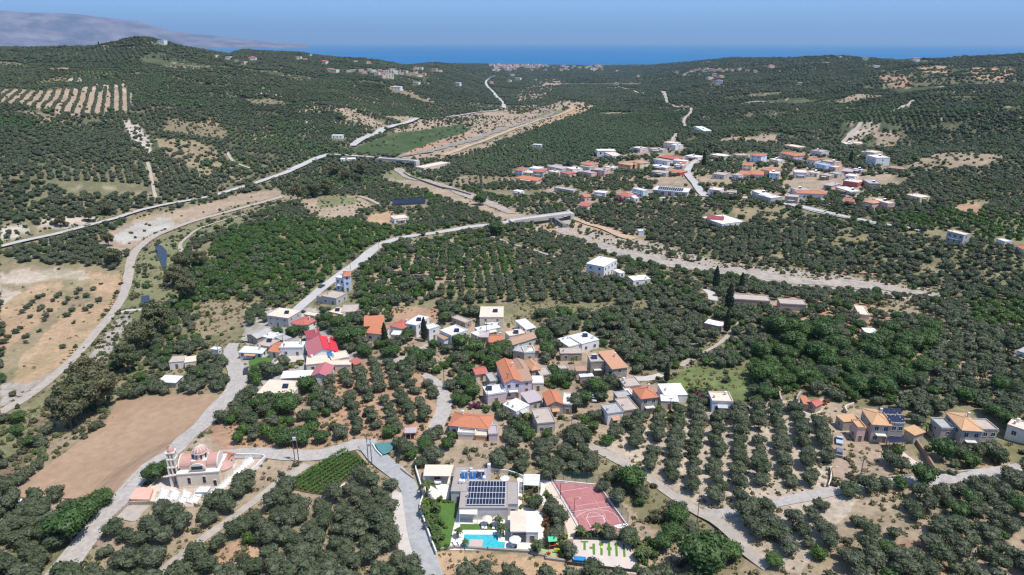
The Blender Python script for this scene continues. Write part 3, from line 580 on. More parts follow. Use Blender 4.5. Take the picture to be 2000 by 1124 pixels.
st(road('footpath', K('e4',(90,330),(150,380),(160,440)), 4, CONC), 'pale patch of concrete path by the tall cypress')
st(road('footpath', K('e4',(410,640),(380,700),(300,790),(190,880),(40,960)), 1.6, TRACK), 'stony footpath below the cypress trees')
st(road('footpath', K('c5',(720,370),(850,370),(960,350),(1040,320)), [3.5,3.5,2.5], CONC, dz=.05), 'pale concrete path behind the old stone houses')
st(road('footpath', K('c5',(1270,220),(1340,170),(1420,125)), [2.5,2.5], TRACK), 'stony path up to the grass clearing')
st(road('footpath', K('p',(1060,495),(1090,505),(1030,485),(1000,478),(960,462)), 2.5, TRACK), 'dirt lane behind the citrus plot')

# fields with a clean edge
def soilmat(name, c1, c2, sc=.35, row=None):
    m, t, b = nodes(name); P = geo_pos(t); n = noise_node(t, sc, 6, .65, vec=P); n2 = noise_node(t, .03, 4, .6, vec=P)
    c = ramp(t, n.outputs[0], [(.35, c1), (.65, c2)]).outputs[0]; c = mixc(t, mapr(t, n2.outputs[0], .4, .65, 0, .5), c, tuple(k * .8 for k in c1))
    if row:
        mp = t.nodes.new('ShaderNodeMapping'); mp.inputs['Rotation'].default_value = (0, 0, row[1]); L(t, P, mp.inputs[0])
        wv = t.nodes.new('ShaderNodeTexWave'); wv.inputs['Scale'].default_value = .314 / row[0]; wv.inputs['Distortion'].default_value = 1.2; wv.inputs['Detail'].default_value = 3; L(t, mp.outputs[0], wv.inputs[0])
        c = mixc(t, mapr(t, wv.outputs[0], 0, 1, 0, .22), c, tuple(k * .7 for k in c1))
    L(t, c, b.inputs['Base Color']); b.inputs['Roughness'].default_value = 1; b.inputs['Specular IOR Level'].default_value = .05
    bp = t.nodes.new('ShaderNodeBump'); bp.inputs['Distance'].default_value = .2; bp.inputs['Strength'].default_value = .7; L(t, n.outputs[0], bp.inputs['Height']); L(t, bp.outputs[0], b.inputs['Normal'])
    return m
st(sheet('field', K('p',(14,968),(60,935),(118,892),(150,868),(176,850),(205,828),(222,800),(228,786),(262,778),(330,772),(392,771),(421,772),(418,786),(408,812),(384,832),(348,862),(318,884),(292,902),(270,925),(245,952),(225,972),(208,980),(170,975),(110,974),(50,974)), soilmat('ploughed_earth', (.335,.225,.148), (.42,.295,.20), .35, (1.4, .5)), clear=True), 'bare brown ploughed field above the church road')
st(sheet('turning_area', K('c8',(-60,330),(-10,380),(45,392),(58,500),(64,640),(95,760),(130,900),(168,1070),(160,1090),(60,1040),(20,1010),(0,920),(-40,700),(-75,520)), CONC, crown=True, dz=.02), 'pale concrete turning area beside the villa road')
# ------------------------------------------------------------------ building kit
WALL = {'white': plain('plaster_white', (.74,.73,.71), .85, .06, .9, stain=(.58,.55,.50)), 'cream': plain('plaster_cream', (.68,.60,.48), .85, .05, .8), 'pink': plain('plaster_pink', (.62,.50,.50), .85, .05, .8),
 'stone': plain('rubble_stone', (.40,.34,.28), .95, .28, 2.6, bump=.6), 'grey': plain('plaster_grey', (.48,.465,.45), .9, .1, .8), 'blue': plain('plaster_bluish', (.60,.68,.80), .85, .05, .8), 'lilac': plain('plaster_lilac', (.62,.55,.62), .85, .06, .8),
 'orange': plain('plaster_orange', (.66,.36,.20), .85, .06, .8), 'salmon': plain('plaster_salmon', (.66,.44,.38), .85, .06, .8), 'green': plain('plaster_green', (.52,.62,.58), .85, .06, .8), 'red': plain('plaster_red', (.48,.12,.12), .85, .06, .8)}
ROOFM = {'white': plain('roof_whitewash', (.74,.71,.67), .8, .08, .9, stain=(.55,.50,.44)), 'cream': plain('roof_cream_screed', (.70,.56,.45), .85, .08, .8, stain=(.56,.44,.35)), 'tan': plain('roof_concrete_tan', (.46,.385,.33), .9, .12, .8), 'grey': plain('roof_concrete_grey', (.40,.385,.37), .9, .12, .8),
 'orange': tiles('tiles_orange', (.61,.225,.12), (.44,.19,.115)), 'old': tiles('tiles_old', (.50,.30,.20), (.34,.25,.19)), 'red': tiles('tiles_red', (.56,.17,.13), (.42,.14,.11)), 'rose': tiles('sheet_rose', (.50,.17,.18), (.44,.15,.16), .4, .08),
 'bright': tiles('sheet_bright_red', (.66,.045,.065), (.62,.05,.07), .4, .05), 'terracotta': tiles('tiles_terracotta', (.62,.335,.20), (.50,.27,.17)), 'metal': tiles('sheet_pale_metal', (.72,.72,.72), (.60,.60,.60), .5, .08), 'dark': tiles('sheet_dark', (.26,.24,.23), (.20,.19,.18), .4), 'lilac': tiles('sheet_lilac', (.52,.44,.46), (.44,.38,.38), .4),
 'maroon': tiles('sheet_maroon', (.36,.08,.10), (.30,.07,.09), .4)}
GLASS = plain('window_glass', (.035,.045,.06), .15, .1, 1, spec=.5); FRAME = plain('window_frame', (.62,.60,.57), .6, .05, 2); SHUT = plain('door_wood', (.20,.13,.09), .7, .12, 3); SHUTB = plain('shutter_blue', (.10,.22,.42), .6, .1, 3)
PVM = plain('pv_cells', (.020,.025,.055), .18, .1, 1, spec=.5); PVF = plain('pv_frame', (.62,.63,.65), .4, .05, 2); TANK = plain('tank_steel', (.70,.71,.73), .35, .05, 2, metal=.3); BLUEP = plain('blue_cover', (.03,.22,.52), .6, .08, 2); DARKM = plain('dark_metal', (.06,.06,.065), .5, .1, 2); WOOD = plain('timber', (.30,.20,.12), .8, .15, 3)
def _window_mesh(w, h, door=False, arch=False):
    mb = MB(); t = .09
    mb.box(-w/2 - t, w/2 + t, -.07, .0, -t, 0, 0); mb.box(-w/2 - t, -w/2, -.05, .0, 0, h, 0); mb.box(w/2, w/2 + t, -.05, .0, 0, h, 0); mb.box(-w/2 - t, w/2 + t, -.05, .0, h, h + t, 0)
    mb.box(-w/2, w/2, -.02, -.003, 0, h, 1); 
    if not door: mb.box(-.03, .03, -.04, -.02, 0, h, 0)
    return mb.mesh('door' if door else 'window', [FRAME, SHUT if door else GLASS])
def _window_parts(w, h):
    mb = MB(); t = .09
    mb.box(-w/2 - t, w/2 + t, -.07, .0, -t, 0); mb.box(-w/2 - t, -w/2, -.05, .0, 0, h); mb.box(w/2, w/2 + t, -.05, .0, 0, h); mb.box(-w/2 - t, w/2 + t, -.05, .0, h, h + t); mb.box(-.03, .03, -.04, -.02, 0, h)
    p = MB(); p.box(-w/2, w/2, -.02, -.003, 0, h); return mb.mesh('window', FRAME), p.mesh('pane', GLASS)
WIN = _window_mesh(1.05, 1.25); DOOR = _window_mesh(1.0, 2.05, True); BIGWIN = _window_mesh(2.2, 2.05); WINF, WINP = _window_parts(1.05, 1.25); SPLIT = [True]
def hull(pts):
    pts = sorted(set(pts))
    if len(pts) < 3: return pts
    def half(ps):
        h = []
        for p in ps:
            while len(h) >= 2 and (h[-1][0] - h[-2][0]) * (p[1] - h[-2][1]) - (h[-1][1] - h[-2][1]) * (p[0] - h[-2][0]) <= 0: h.pop()
            h.append(p)
        return h
    return half(pts)[:-1] + half(pts[::-1])[:-1]
def mark_box(o, hw, hd, z0, z1):
    M = Matrix.Translation(o.location) @ Matrix.Rotation(o.rotation_euler[2], 4, 'Z')
    def pp(zs): return [tuple(float(c) for c in proj(*(M @ Vector((sx * hw, sy * hd, z))))) for sx in (-1, 1) for sy in (-1, 1) for z in zs]
    fill(NOBASE, hull(pp((z0, z1)))); fill(NOCROWN, hull(pp((z0 + .45 * (z1 - z0), z1))))
def roof_mesh(kind, W, D, r, ov=.35, th=.16):
    mb = MB(); a, b = W / 2 + ov, D / 2 + ov; s = -ov * r / (D / 2)
    if kind == 'gable':
        for t in (0, -th):
            mb.add([(-a,-b,s+t),(a,-b,s+t),(a,0,r+t),(-a,0,r+t),(-a,b,s+t),(a,b,s+t)], [(0,1,2,3),(3,2,5,4)] if t == 0 else [(3,2,1,0),(4,5,2,3)])
        mb.add([(-a,-b,s),(a,-b,s),(a,-b,s-th),(-a,-b,s-th)], [(3,2,1,0)]); mb.add([(-a,b,s),(a,b,s),(a,b,s-th),(-a,b,s-th)], [(0,1,2,3)])
        for x in (-a, a): mb.add([(x,-b,s),(x,0,r),(x,b,s),(x,-b,s-th),(x,0,r-th),(x,b,s-th)], [(0,1,4,3),(1,2,5,4)])
        mb.tube((-a, 0, r + .03), (a, 0, r + .03), .11, .11, 6)
    elif kind == 'hip':
        k = min(a * .98, b); mb.add([(-a,-b,s),(a,-b,s),(a,b,s),(-a,b,s),(-a+k,0,r),(a-k,0,r)], [(0,1,5,4),(2,3,4,5),(1,2,5),(3,0,4)]); mb.add([(-a,-b,s),(a,-b,s),(a,b,s),(-a,b,s),(-a,-b,s-th),(a,-b,s-th),(a,b,s-th),(-a,b,s-th)], [(0,4,5,1),(1,5,6,2),(2,6,7,3),(3,7,4,0),(4,7,6,5)])
        for p, q in (((-a,-b,s),(-a+k,0,r)),((a,-b,s),(a-k,0,r)),((a,b,s),(a-k,0,r)),((-a,b,s),(-a+k,0,r)),((-a+k,0,r),(a-k+.01,0,r))): mb.tube(Vector(p)+Vector((0,0,.03)), Vector(q)+Vector((0,0,.03)), .09, .09, 5)
    elif kind == 'shed':
        mb.add([(-a,-b,0),(a,-b,0),(a,b,r),(-a,b,r),(-a,-b,-th),(a,-b,-th),(a,b,r-th),(-a,b,r-th)], [(0,1,2,3),(7,6,5,4),(0,4,5,1),(1,5,6,2),(2,6,7,3),(3,7,4,0)])
    return mb
def flat_roof(W, D, par=.35, ov=.12):
    a, b = W / 2 + ov, D / 2 + ov; mb = MB(); mb.box(-a, a, -b, b, 0, .16)
    if par > .05:
        t = .2; mb.box(-a, a, -b, -b + t, .162, .16 + par); mb.box(-a, a, b - t, b, .162, .16 + par); mb.box(-a, -a + t, -b + t, b - t, .162, .16 + par); mb.box(a - t, a, -b + t, b - t, .162, .16 + par)
    return mb
def water_heater(parent, x, y, z, rz=0):
    mb = MB(); mb.add([(-1,-.9,.25),(1,-.9,.25),(1,.5,1.05),(-1,.5,1.05),(-1,-.9,.17),(1,-.9,.17),(1,.5,.97),(-1,.5,.97)], [(0,1,2,3),(0,4,5,1),(1,5,6,2),(2,6,7,3),(3,7,4,0)], 0)
    mb.tube((-.85,.72,1.15), (.85,.72,1.15), .28, .28, 10, 1); mb.box(-.8,-.74,.6,.66,0,1.0,1); mb.box(.74,.8,.6,.66,0,1.0,1); o = mb.build('water_heater', [PVM, TANK], parent, (x, y, z)); o.rotation_euler = (0, 0, rz); return o
def windows(parent, W, D, h, rows, nf, ns, zb=0.0, door=True, me=None):
    fh = h / max(rows, 1)
    for fl in range(rows):
        z = zb + fl * fh + min(.95, fh * .33)
        for side, n, span in (('f', nf, W), ('l', ns, D), ('r', ns, D)):
            for k in range(n):
                p = (k + .5) / n * span - span / 2; dr = door and fl == 0 and side == 'f' and k == n // 2
                m = DOOR if dr else (me or WIN); zz = zb + .05 if dr else z
                if not dr and zz + 1.4 > zb + h: zz = zb + h - 1.5
                loc, rot = {'f': ((p, -D/2 - .004, zz), 0), 'l': ((-W/2 - .004, p, zz), -math.pi/2), 'r': ((W/2 + .004, p, zz), math.pi/2)}[side]
                o = put('door' if dr else 'window', WINF if (m is WIN and SPLIT[0]) else m, parent, loc, rot)
                if m is WIN and SPLIT[0]: put('pane', WINP, o)
                if fh < 2.6 and not dr: o.scale = (.8, 1, .7)
def corners(f, A, B, C, h):
    pts = K(f, A, B, C); P = hit([p[0] for p in pts], [p[1] for p in pts], h); ab = P[1, :2] - P[0, :2]; W = float(np.hypot(*ab)); u = ab / W; n = np.array((-u[1], u[0])); D = abs(float((P[2, :2] - P[1, :2]) @ n))
    if n @ P[0, :2] < 0 and False: n = -n
    D = min(max(D, 2.2), 40); c = (P[0, :2] + P[1, :2]) / 2 + n * D / 2
    gz = float(ground(c[0], c[1])); return c[0], c[1], gz, W, D, math.atan2(u[1], u[0])
def house(f, A, B, C, h, roof, r, wall, rm, label, name='house', cat=None, nf=None, ns=None, group=None, heater=False, chimney=False, par=.3, maxd=None, doorless=False, rm2=None, open_front=False):
    x, y, gz, W, D, rz = corners(f, A, B, C, h)
    if maxd: D2 = min(D, maxd); x -= -math.sin(rz) * (D - D2) / 2; y -= math.cos(rz) * (D - D2) / 2; D = D2
    o = empty(name, (x, y, gz), rz, label, cat or name.replace('_', ' '), group); mb = MB()
    if open_front:      # roof on posts
        for px_ in (-W/2 + .2, 0, W/2 - .2):
            for py_ in (-D/2 + .2, D/2 - .2): 
                pm = MB(); pm.box(px_ - .09, px_ + .09, py_ - .09, py_ + .09, -1.5, h); pm.build('post', WALL[wall], o)
    else:
        mb.box(-W/2, W/2, -D/2, D/2, -2.5, h)
        rk = r if roof in ('gable', 'gabley', 'shed') else 0
        if roof == 'gable': mb.add([(s * W/2, q, z) for s in (-1, 1) for q, z in ((-D/2, h), (D/2, h), (0, h + rk - .17))], [(0, 1, 2), (5, 4, 3)])
        if roof == 'gabley': mb.add([(q, s * D/2, z) for s in (-1, 1) for q, z in ((-W/2, h), (W/2, h), (0, h + rk - .17))], [(0, 1, 2), (5, 4, 3)])
        if roof == 'shed': mb.add([(-W/2,-D/2,h),(W/2,-D/2,h),(W/2,D/2,h+rk-.17),(-W/2,D/2,h+rk-.17),(W/2,D/2,h),(-W/2,D/2,h)], [(0,3,5),(1,4,2),(3,2,4,5)])
        mb.build('wall', WALL[wall], o)
    if roof == 'flat': flat_roof(W, D, par if not open_front else 0).build('roof', ROOFM[rm], o, (0, 0, h))
    elif roof == 'gabley':
        ro = roof_mesh('gable', D, W, r).build('roof', ROOFM[rm], o, (0, 0, h + .01)); ro.rotation_euler = (0, 0, math.pi/2)
        if rm2: ro.data.materials.append(ROOFM[rm2]); [setattr(p, 'material_index', 1) for p in ro.data.polygons if p.center.y > .2]
    elif roof == 'hipy': ro = roof_mesh('hip', D, W, r).build('roof', ROOFM[rm], o, (0, 0, h + .01)); ro.rotation_euler = (0, 0, math.pi/2)
    elif roof != 'none': roof_mesh(roof, W, D, r).build('roof', ROOFM[rm], o, (0, 0, h + .01))
    fl = max(1, int(round(h / 3.0)))
    if not open_front:
        nf_ = nf if nf is not None else max(1, int(W / 3.4)); ns_ = ns if ns is not None else max(1, int(D / 4.0)); windows(o, W, D, h, fl, nf_, ns_, door=not doorless)
    if heater: water_heater(o, W * .15, 0, h + .16 + (r * .6 if roof not in ('flat',) else 0), -rz)
    if chimney: m = MB(); m.box(-.3, .3, -.3, .3, 0, 1.5); m.box(-.36, .36, -.36, .36, 1.5, 1.62); m.build('chimney', WALL['white'], o, (-W * .25, D * .2, h + (r * .3 if roof != 'flat' else .1)))
    rr = random.Random(int(x * 7 + y * 13))
    if not open_front and name == 'house' and W > 4.5 and D > 4:
        if roof == 'flat' and not heater:
            q = rr.random()
            if q < .35: water_heater(o, rr.uniform(-.25, .25) * W, rr.uniform(-.1, .3) * D, h + .16, -rz)
            if .2 < q < .7: m = MB(); m.tube((0,0,0),(0,0,1.1),.45,.45,10); m.build('water_tank', TANK if q < .45 else WALL['white'], o, (rr.choice((-.3,.3)) * W, .28 * D, h + .17))
            if q > .5: m = MB(); m.box(-.25,.25,-.25,.25,0,.9); m.build('chimney', WALL['grey'], o, (-.35 * W, -.1 * D, h + .17))
        elif roof != 'flat' and rr.random() < .5 and not chimney: m = MB(); m.box(-.28,.28,-.28,.28,-.3,1.5); m.box(-.34,.34,-.34,.34,1.5,1.6); m.build('chimney', WALL['cream'], o, (.28 * W, .12 * D, h + r * .5))
        if h > 4.3 and rr.random() < .7:
            wb = W * .55; m = MB(); m.box(-wb/2, wb/2, -1.25, 0, -.14, 0); m.build('balcony', WALL['white'], o, (0, -D/2, h * .5)); m = MB()
            m.box(-wb/2, wb/2, -1.25, -1.21, .92, .97)
            for k in range(int(wb / .3) + 1): m.box(-wb/2 + k*.3 - .012, -wb/2 + k*.3 + .012, -1.24, -1.215, 0, .92)
            m.build('railing', DARKM, o, (0, -D/2, h * .5))
        elif h <= 4.3 and rr.random() < .4: m = MB(); wb = W * .5; m.add([(-wb/2,-1.5,-.25),(wb/2,-1.5,-.25),(wb/2,0,.1),(-wb/2,0,.1),(-wb/2,-1.5,-.31),(wb/2,-1.5,-.31),(wb/2,0,.04),(-wb/2,0,.04)], [(0,1,2,3),(7,6,5,4),(0,4,5,1),(1,5,6,2),(2,6,7,3),(3,7,4,0)]); m.build('awning', rr.choice([WALL['cream'], WALL['grey'], ROOFM['tan'], ROOFM['terracotta']]), o, (0, -D/2, min(2.6, h - .4)))
    top = h + (r if roof != 'flat' else .4); mark_box(o, W/2 + .6, D/2 + .6, -.3, top); return o, W, D

HO = [
 # frame, left eave, right eave, back right eave, wall height, roof, rise, wall, roof colour, label, options
 ('c1',(475,378),(745,392),(850,290),4.6,'flat',0,'grey','cream','two storey house with a pale orange flat roof beside the village road',dict(heater=True,par=.1)),
 ('c1',(785,465),(955,492),(1030,390),3.0,'hip',1.1,'white','red','small house with a pinkish red hip roof right of the pale orange roof',{}),
 ('c1',(960,362),(1090,372),(1135,335),3.0,'flat',0,'cream','cream','cream annex touching the small pinkish red hip roof',{}),
 ('c1',(215,625),(345,652),(510,552),3.0,'gabley',1.0,'stone','grey','long grey gabled barn nearest the road bend',dict(name='barn',nf=1,ns=0)),
 ('c1',(420,655),(560,668),(625,600),2.8,'flat',0,'white','white','low building with a bright white roof beside the grey gabled barn',{}),
 ('c1',(570,655),(692,690),(740,630),2.8,'flat',0,'grey','grey','low building with grey roof slabs right of the bright white roof',dict(par=0)),
 ('c1',(345,757),(500,772),(612,682),3.2,'flat',0,'stone','tan','house with a bare tan concrete roof beside the orange gable',{}),
 ('c1',(498,828),(632,835),(700,715),2.8,'gable',.9,'cream','orange','little house with a weathered orange gable roof above the grass plot',{}),
 ('c1',(118,850),(405,842),(398,782),2.6,'shed',.4,'white','metal','long white roadside building with a white sheet roof',dict(nf=4,ns=1)),
 ('c1',(640,797),(935,777),(940,707),3.6,'flat',0,'white','white','white house with a white flat roof left of the big red roof',dict(nf=2)),
 ('c1',(1024,888),(1396,805),(1310,657),4.0,'gabley',1.9,'white','bright','large house under a two-tone roof, bright red and faded rose',dict(rm2='rose')),
 ('c1',(1000,665),(1168,628),(1165,556),3.0,'shed',.8,'white','maroon','low building with a dark red sheet roof behind the big red roof',{}),
 ('c1',(985,1020),(1312,966),(1270,868),3.0,'flat',0,'cream','cream','cream terrace roofed house in front of the big red roof',dict(par=.2)),
 ('c1',(1322,955),(1545,897),(1466,832),3.0,'flat',0,'white','cream','house with a row of potted plants on its cream roof',dict(par=.25)),
 ('c1',(1262,1022),(1560,1000),(1520,945),2.8,'flat',0,'cream','cream','low cream annex below the roof with potted plants',dict(par=.2)),
 ('c1',(1560,955),(1625,1000),(1632,925),2.8,'shed',.5,'salmon','red','tiny shed with a red sheet roof at the grove edge',dict(name='shed',nf=0,ns=0)),
 ('e2',(1145,385),(1418,365),(1415,200),3.6,'gabley',1.3,'white','rose','white cottage with a neat dark rose gable roof',dict(nf=2)),
 ('e2',(650,428),(1140,375),(1140,270),2.8,'flat',0,'white','white','long open shelter under a bright white roof joined to the rose cottage',dict(open_front=True,name='shelter')),
 ('e2',(275,660),(830,668),(980,452),3.4,'flat',0,'cream','cream','wide house with a cream flat roof and front veranda above the citrus trees',dict(heater=True,par=.12)),
 ('e1',(400,1005),(800,1045),(965,880),3.4,'flat',0,'grey','tan','grey roofed house below the tall bluish white house',{}),
 ('e1',(255,985),(400,1005),(500,880),3.2,'flat',0,'grey','old','rust orange lean-to at the left of the grey roofed house',dict(name='shed',par=0,nf=0)),
 ('e1',(1000,420),(1190,400),(1290,270),8.2,'hip',1.0,'blue','orange','tall bluish white house with a small orange roof at the bend of the pale road',dict(nf=1,ns=2)),
 ('e1',(790,478),(1010,492),(1060,400),6.6,'flat',0,'blue','white','bluish white lower wing of the tall roadside house',dict(nf=2)),
 ('c1',(1285,330),(1440,352),(1500,280),2.8,'flat',0,'white','cream','small white house with a cream roof among the garden above the cream house',{}),
 ('c1',(1440,330),(1640,310),(1630,225),2.8,'flat',0,'stone','tan','half collapsed shed full of rubble beside the garden',dict(name='shed',nf=0)),
 ('c2',(215,505),(462,472),(470,385),3.4,'shed',1.0,'stone','orange','long orange tiled roof behind the dark cypress',{}),
 ('c2',(232,592),(442,600),(425,515),3.6,'shed',.9,'white','orange','white fronted house with a small orange roof left of the dark cypress',{}),
 ('c2',(548,492),(705,527),(760,437),4.2,'hip',.9,'white','red','white house with a red hip roof edged in white',{}),
 ('c2',(742,460),(880,492),(1050,400),5.4,'flat',0,'white','white','white cubic house with solar panels on its roof behind the tall cypress',dict(heater=True,par=.15)),
 ('c2',(1050,548),(1180,512),(1195,455),5.0,'flat',0,'white','white','white wing right of the tall cypress',{}),
 ('c2',(555,620),(660,625),(660,575),2.8,'flat',0,'white','white','low white garden building left of the blue shaded house',dict(nf=1)),
 ('c2',(1195,564),(1342,634),(1665,600),5.6,'flat',0,'white','white','large white house with an arched door and a green roof tank',dict(ns=3,par=.4)),
 ('c2',(1150,612),(1245,674),(1295,632),4.4,'shed',.4,'white','old','orange roofed porch on the left of the large white house',dict(name='porch',nf=1,ns=1)),
 ('c2',(1345,402),(1520,463),(1632,440),2.8,'flat',0,'stone','tan','grey slab roofed shed behind the large white house',dict(name='shed')),
 ('c3',(112,140),(420,135),(395,0),4.6,'flat',0,'cream','cream','two storey house with a cream roof and a wide shaded veranda',dict(heater=True,par=.15)),
 ('c3',(110,325),(385,265),(330,215),3.0,'flat',0,'grey','metal','long low building under pale blue-grey metal sheets',dict(par=0)),
 ('c3',(110,388),(215,388),(200,330),3.0,'shed',.5,'salmon','lilac','small faded pink roof beside the blue-grey sheets',{}),
 ('c3',(0,350),(80,385),(110,330),3.0,'flat',0,'grey','white','pale roofed room at the right end of the large white house',dict(nf=0)),
 ('c3',(240,452),(400,456),(430,365),3.2,'gable',1.1,'cream','orange','orange gabled house with a white verge behind the round green tree',{}),
 ('c3',(440,330),(500,380),(690,328),3.6,'flat',0,'white','cream','white roofed house with a solar heater behind the long tiled gable',dict(heater=True,par=.15)),
 ('c3',(525,486),(845,392),(790,325),3.6,'gable',1.2,'green','old','long house with a brown tiled gable and pale green wall',dict(nf=2)),
 ('c3',(720,288),(835,262),(865,140),3.0,'shed',.8,'white','metal','white metal shed standing alone among the olive trees',dict(name='shed')),
 ('c3',(1265,385),(1440,482),(1612,392),3.6,'flat',0,'white','metal','broad pale metal roofed house with a blue panel on top',dict(par=0)),
 ('c3',(1115,432),(1270,522),(1395,464),3.2,'flat',0,'white','white','white roofed front wing with a green-edged terrace',{}),
 ('c3',(1165,610),(1440,600),(1330,540),3.0,'flat',0,'stone','tan','long tan slab roof in front of the white wing',dict(par=.1)),
 ('c3',(545,575),(690,600),(735,525),3.4,'flat',0,'stone','grey','roofless looking stone ruin with pale slab, in the village middle',{}),
 ('c3',(690,600),(830,590),(780,520),3.4,'flat',0,'grey','white','grey block wall room attached to the stone ruin',dict(par=.5)),
 ('c3',(760,560),(882,558),(822,495),3.2,'gable',.8,'stone','old','small brown tiled roof beside the stone ruin',{}),
 ('c4',(838,314),(1052,294),(888,40),6.2,'gabley',1.3,'lilac','orange','tall lilac-pink house under the brightest orange tiled roof',dict(nf=2,ns=3)),
 ('c4',(1052,296),(1190,282),(1130,160),5.0,'shed',.6,'lilac','old','brown roofed house joined to the lilac-pink house, blue door',{}),
 ('c4',(1010,168),(1150,150),(1060,20),4.8,'gabley',.9,'stone','old','old brown gabled house behind the lilac-pink one',{}),
 ('c4',(1190,147),(1296,127),(1232,0),4.2,'hipy',.9,'stone','terracotta','stone house with faded orange hip roof and arched front',{}),
 ('c4',(1200,330),(1342,326),(1310,240),3.0,'flat',0,'cream','white','cream terrace roof right of the lilac-pink house',dict(par=.25)),
 ('c4',(608,487),(850,448),(760,358),3.4,'flat',0,'pink','white','pink walled annex with a cream parapet terrace',dict(par=.4)),
 ('c4',(465,208),(608,180),(545,105),3.0,'gable',.8,'cream','red','small cottage with a salmon red gable by the round tree',{}),
 ('c4',(650,312),(742,297),(690,195),3.2,'flat',0,'grey','grey','narrow grey slab roofed passage house',dict(nf=1,ns=1)),
 ('c4',(112,862),(620,884),(662,746),3.6,'hip',1.5,'white','orange','wide white house with a bright orange hip roof above the street',dict(nf=4,chimney=True)),
 ('c4',(230,985),(445,985),(440,900),1.9,'flat',0,'cream','white','raised front terrace of the orange hip roofed house',dict(name='terrace',nf=0,ns=0,par=.7,cat='terrace')),
 ('c4',(455,1005),(600,1010),(600,930),1.6,'flat',0,'orange','cream','orange paved porch right of the front terrace',dict(name='terrace',nf=0,ns=0,par=.3,cat='terrace')),
 ('c4',(630,990),(745,985),(740,890),2.4,'flat',0,'pink','lilac','low pink lean-to at the right of the orange hip roof',dict(name='shed',nf=0)),
 ('c4',(985,692),(1155,612),(1060,492),3.0,'flat',0,'white','white','tilted looking bright white metal roof over a garden store',dict(par=0)),
 ('c4',(1150,574),(1320,532),(1295,420),3.2,'shed',.6,'grey','lilac','grey-lilac ribbed roof between two orange roofs',{}),
 ('c4',(1396,602),(1594,582),(1500,440),4.2,'gabley',1.1,'stone','orange','stone house with an orange gable and bare end wall',dict(nf=1)),
 ('c4',(1262,844),(1492,826),(1400,660),3.4,'flat',0,'grey','tan','square house with a bare concrete roof above the olive grove',dict(nf=2)),
 ('c4',(1597,602),(1710,606),(1660,470),3.4,'flat',0,'stone','white','narrow white roof beside the stone gable house',{}),
 ('c4',(1545,150),(1660,140),(1620,95),3.0,'flat',0,'white','tan','little white shed with a tan slab in the old lane',dict(name='shed',nf=1)),
 ('c4',(1770,158),(1895,150),(1850,88),3.2,'gable',.8,'cream','old','small cottage with a worn pink tiled roof left of the L-shaped ruin',{}),
 ('c3',(905,900),(1040,880),(1010,780),3.0,'flat',0,'stone','tan','low stone sheds with patched tan roofs in the old lane',dict(name='shed',nf=0)),
 ('c3',(1420,916),(1592,900),(1550,866),2.5,'flat',0,'stone','metal','low blue-white sheet roof in the stony yard',dict(name='shed',par=0,nf=0)),
 ('c5',(462,244),(634,218),(495,50),5.4,'shed',.9,'stone','terracotta','large stone house with faded tiles, right half of the L-shaped ruin',dict(nf=1)),
 ('c5',(205,172),(370,160),(310,90),5.2,'flat',0,'stone','tan','flat roofed left wing of the L-shaped ruin',dict(nf=0)),
 ('c5',(610,467),(800,442),(690,360),3.4,'flat',0,'stone','tan','long stone house with a tan slab behind the tall orange roof',{}),
 ('c5',(525,600),(692,576),(620,515),3.2,'flat',0,'stone','grey','grey slab roofed room in the stone row',{}),
 ('c5',(600,750),(767,722),(700,587),3.4,'flat',0,'stone','tan','stone row house with a brownish flat roof and dark door',{}),
 ('c5',(405,787),(590,757),(545,655),3.8,'flat',0,'white','grey','white fronted house with a grey roof at the left of the stone row',dict(nf=1)),
 ('c5',(805,594),(998,564),(904,444),6.2,'hip',1.2,'stone','orange','tall square stone house with a clean orange hip roof',dict(nf=2)),
 ('c5',(1075,566),(1345,546),(1215,422),3.2,'flat',0,'white','white','broad bright white roof right of the tall stone house',dict(par=0,nf=1)),
 ('c5',(1038,630),(1240,633),(1185,562),3.0,'flat',0,'cream','white','small white roofed front room below the broad white roof',dict(par=0)),
 ('c5',(640,562),(705,556),(700,470),2.8,'flat',0,'white','white','white terrace squeezed beside the tall stone house',dict(nf=0)),
 ('c5',(1640,640),(1882,637),(1825,533),3.6,'flat',0,'blue','cream','small bluish cube house with twin arched windows and roof terrace',dict(nf=2,doorless=True,par=.4)),
 ('e7',(770,500),(1010,495),(1010,440),1.6,'none',0,'stone','grey','ruined stone enclosure without a roof above the olive rows',dict(name='ruin',nf=0,ns=0)),
 ('e7',(1190,440),(1265,440),(1260,340),2.6,'shed',.6,'stone','orange','small orange tiled hut left of the overgrown pink roof',dict(name='hut',nf=0)),
 ('e7',(1390,470),(1500,420),(1430,335),2.8,'gable',.7,'stone','red','overgrown hut with a pink tiled roof',dict(name='hut',nf=0)),
 ('e3',(500,490),(810,360),(480,265),6.2,'flat',0,'white','white','isolated two storey white house left of the dry riverbed',dict(par=.1)),
 ('e3',(720,610),(880,665),(970,640),2.8,'flat',0,'white','white','small white annex right of the isolated white house',dict(nf=1,par=0)),
 ('e3',(1080,762),(1215,838),(1505,755),3.0,'flat',0,'white','white','single storey house with a white roof and shaded porch in the olives',dict(par=0)),
 ('e4',(350,425),(720,440),(715,400),3.0,'flat',0,'stone','tan','long low shed with a pale pinkish roof above the orange earth',dict(name='shed',nf=0,ns=0)),
 ('e4',(820,470),(1075,482),(1050,440),3.0,'flat',0,'stone','tan','second low shed right of the long pinkish one',dict(name='shed',nf=0,ns=0)),
 ('e4',(1655,755),(1780,757),(1760,712),2.8,'flat',0,'grey','white','small hut with a white roof among dark trees',dict(name='hut',par=0,nf=1)),
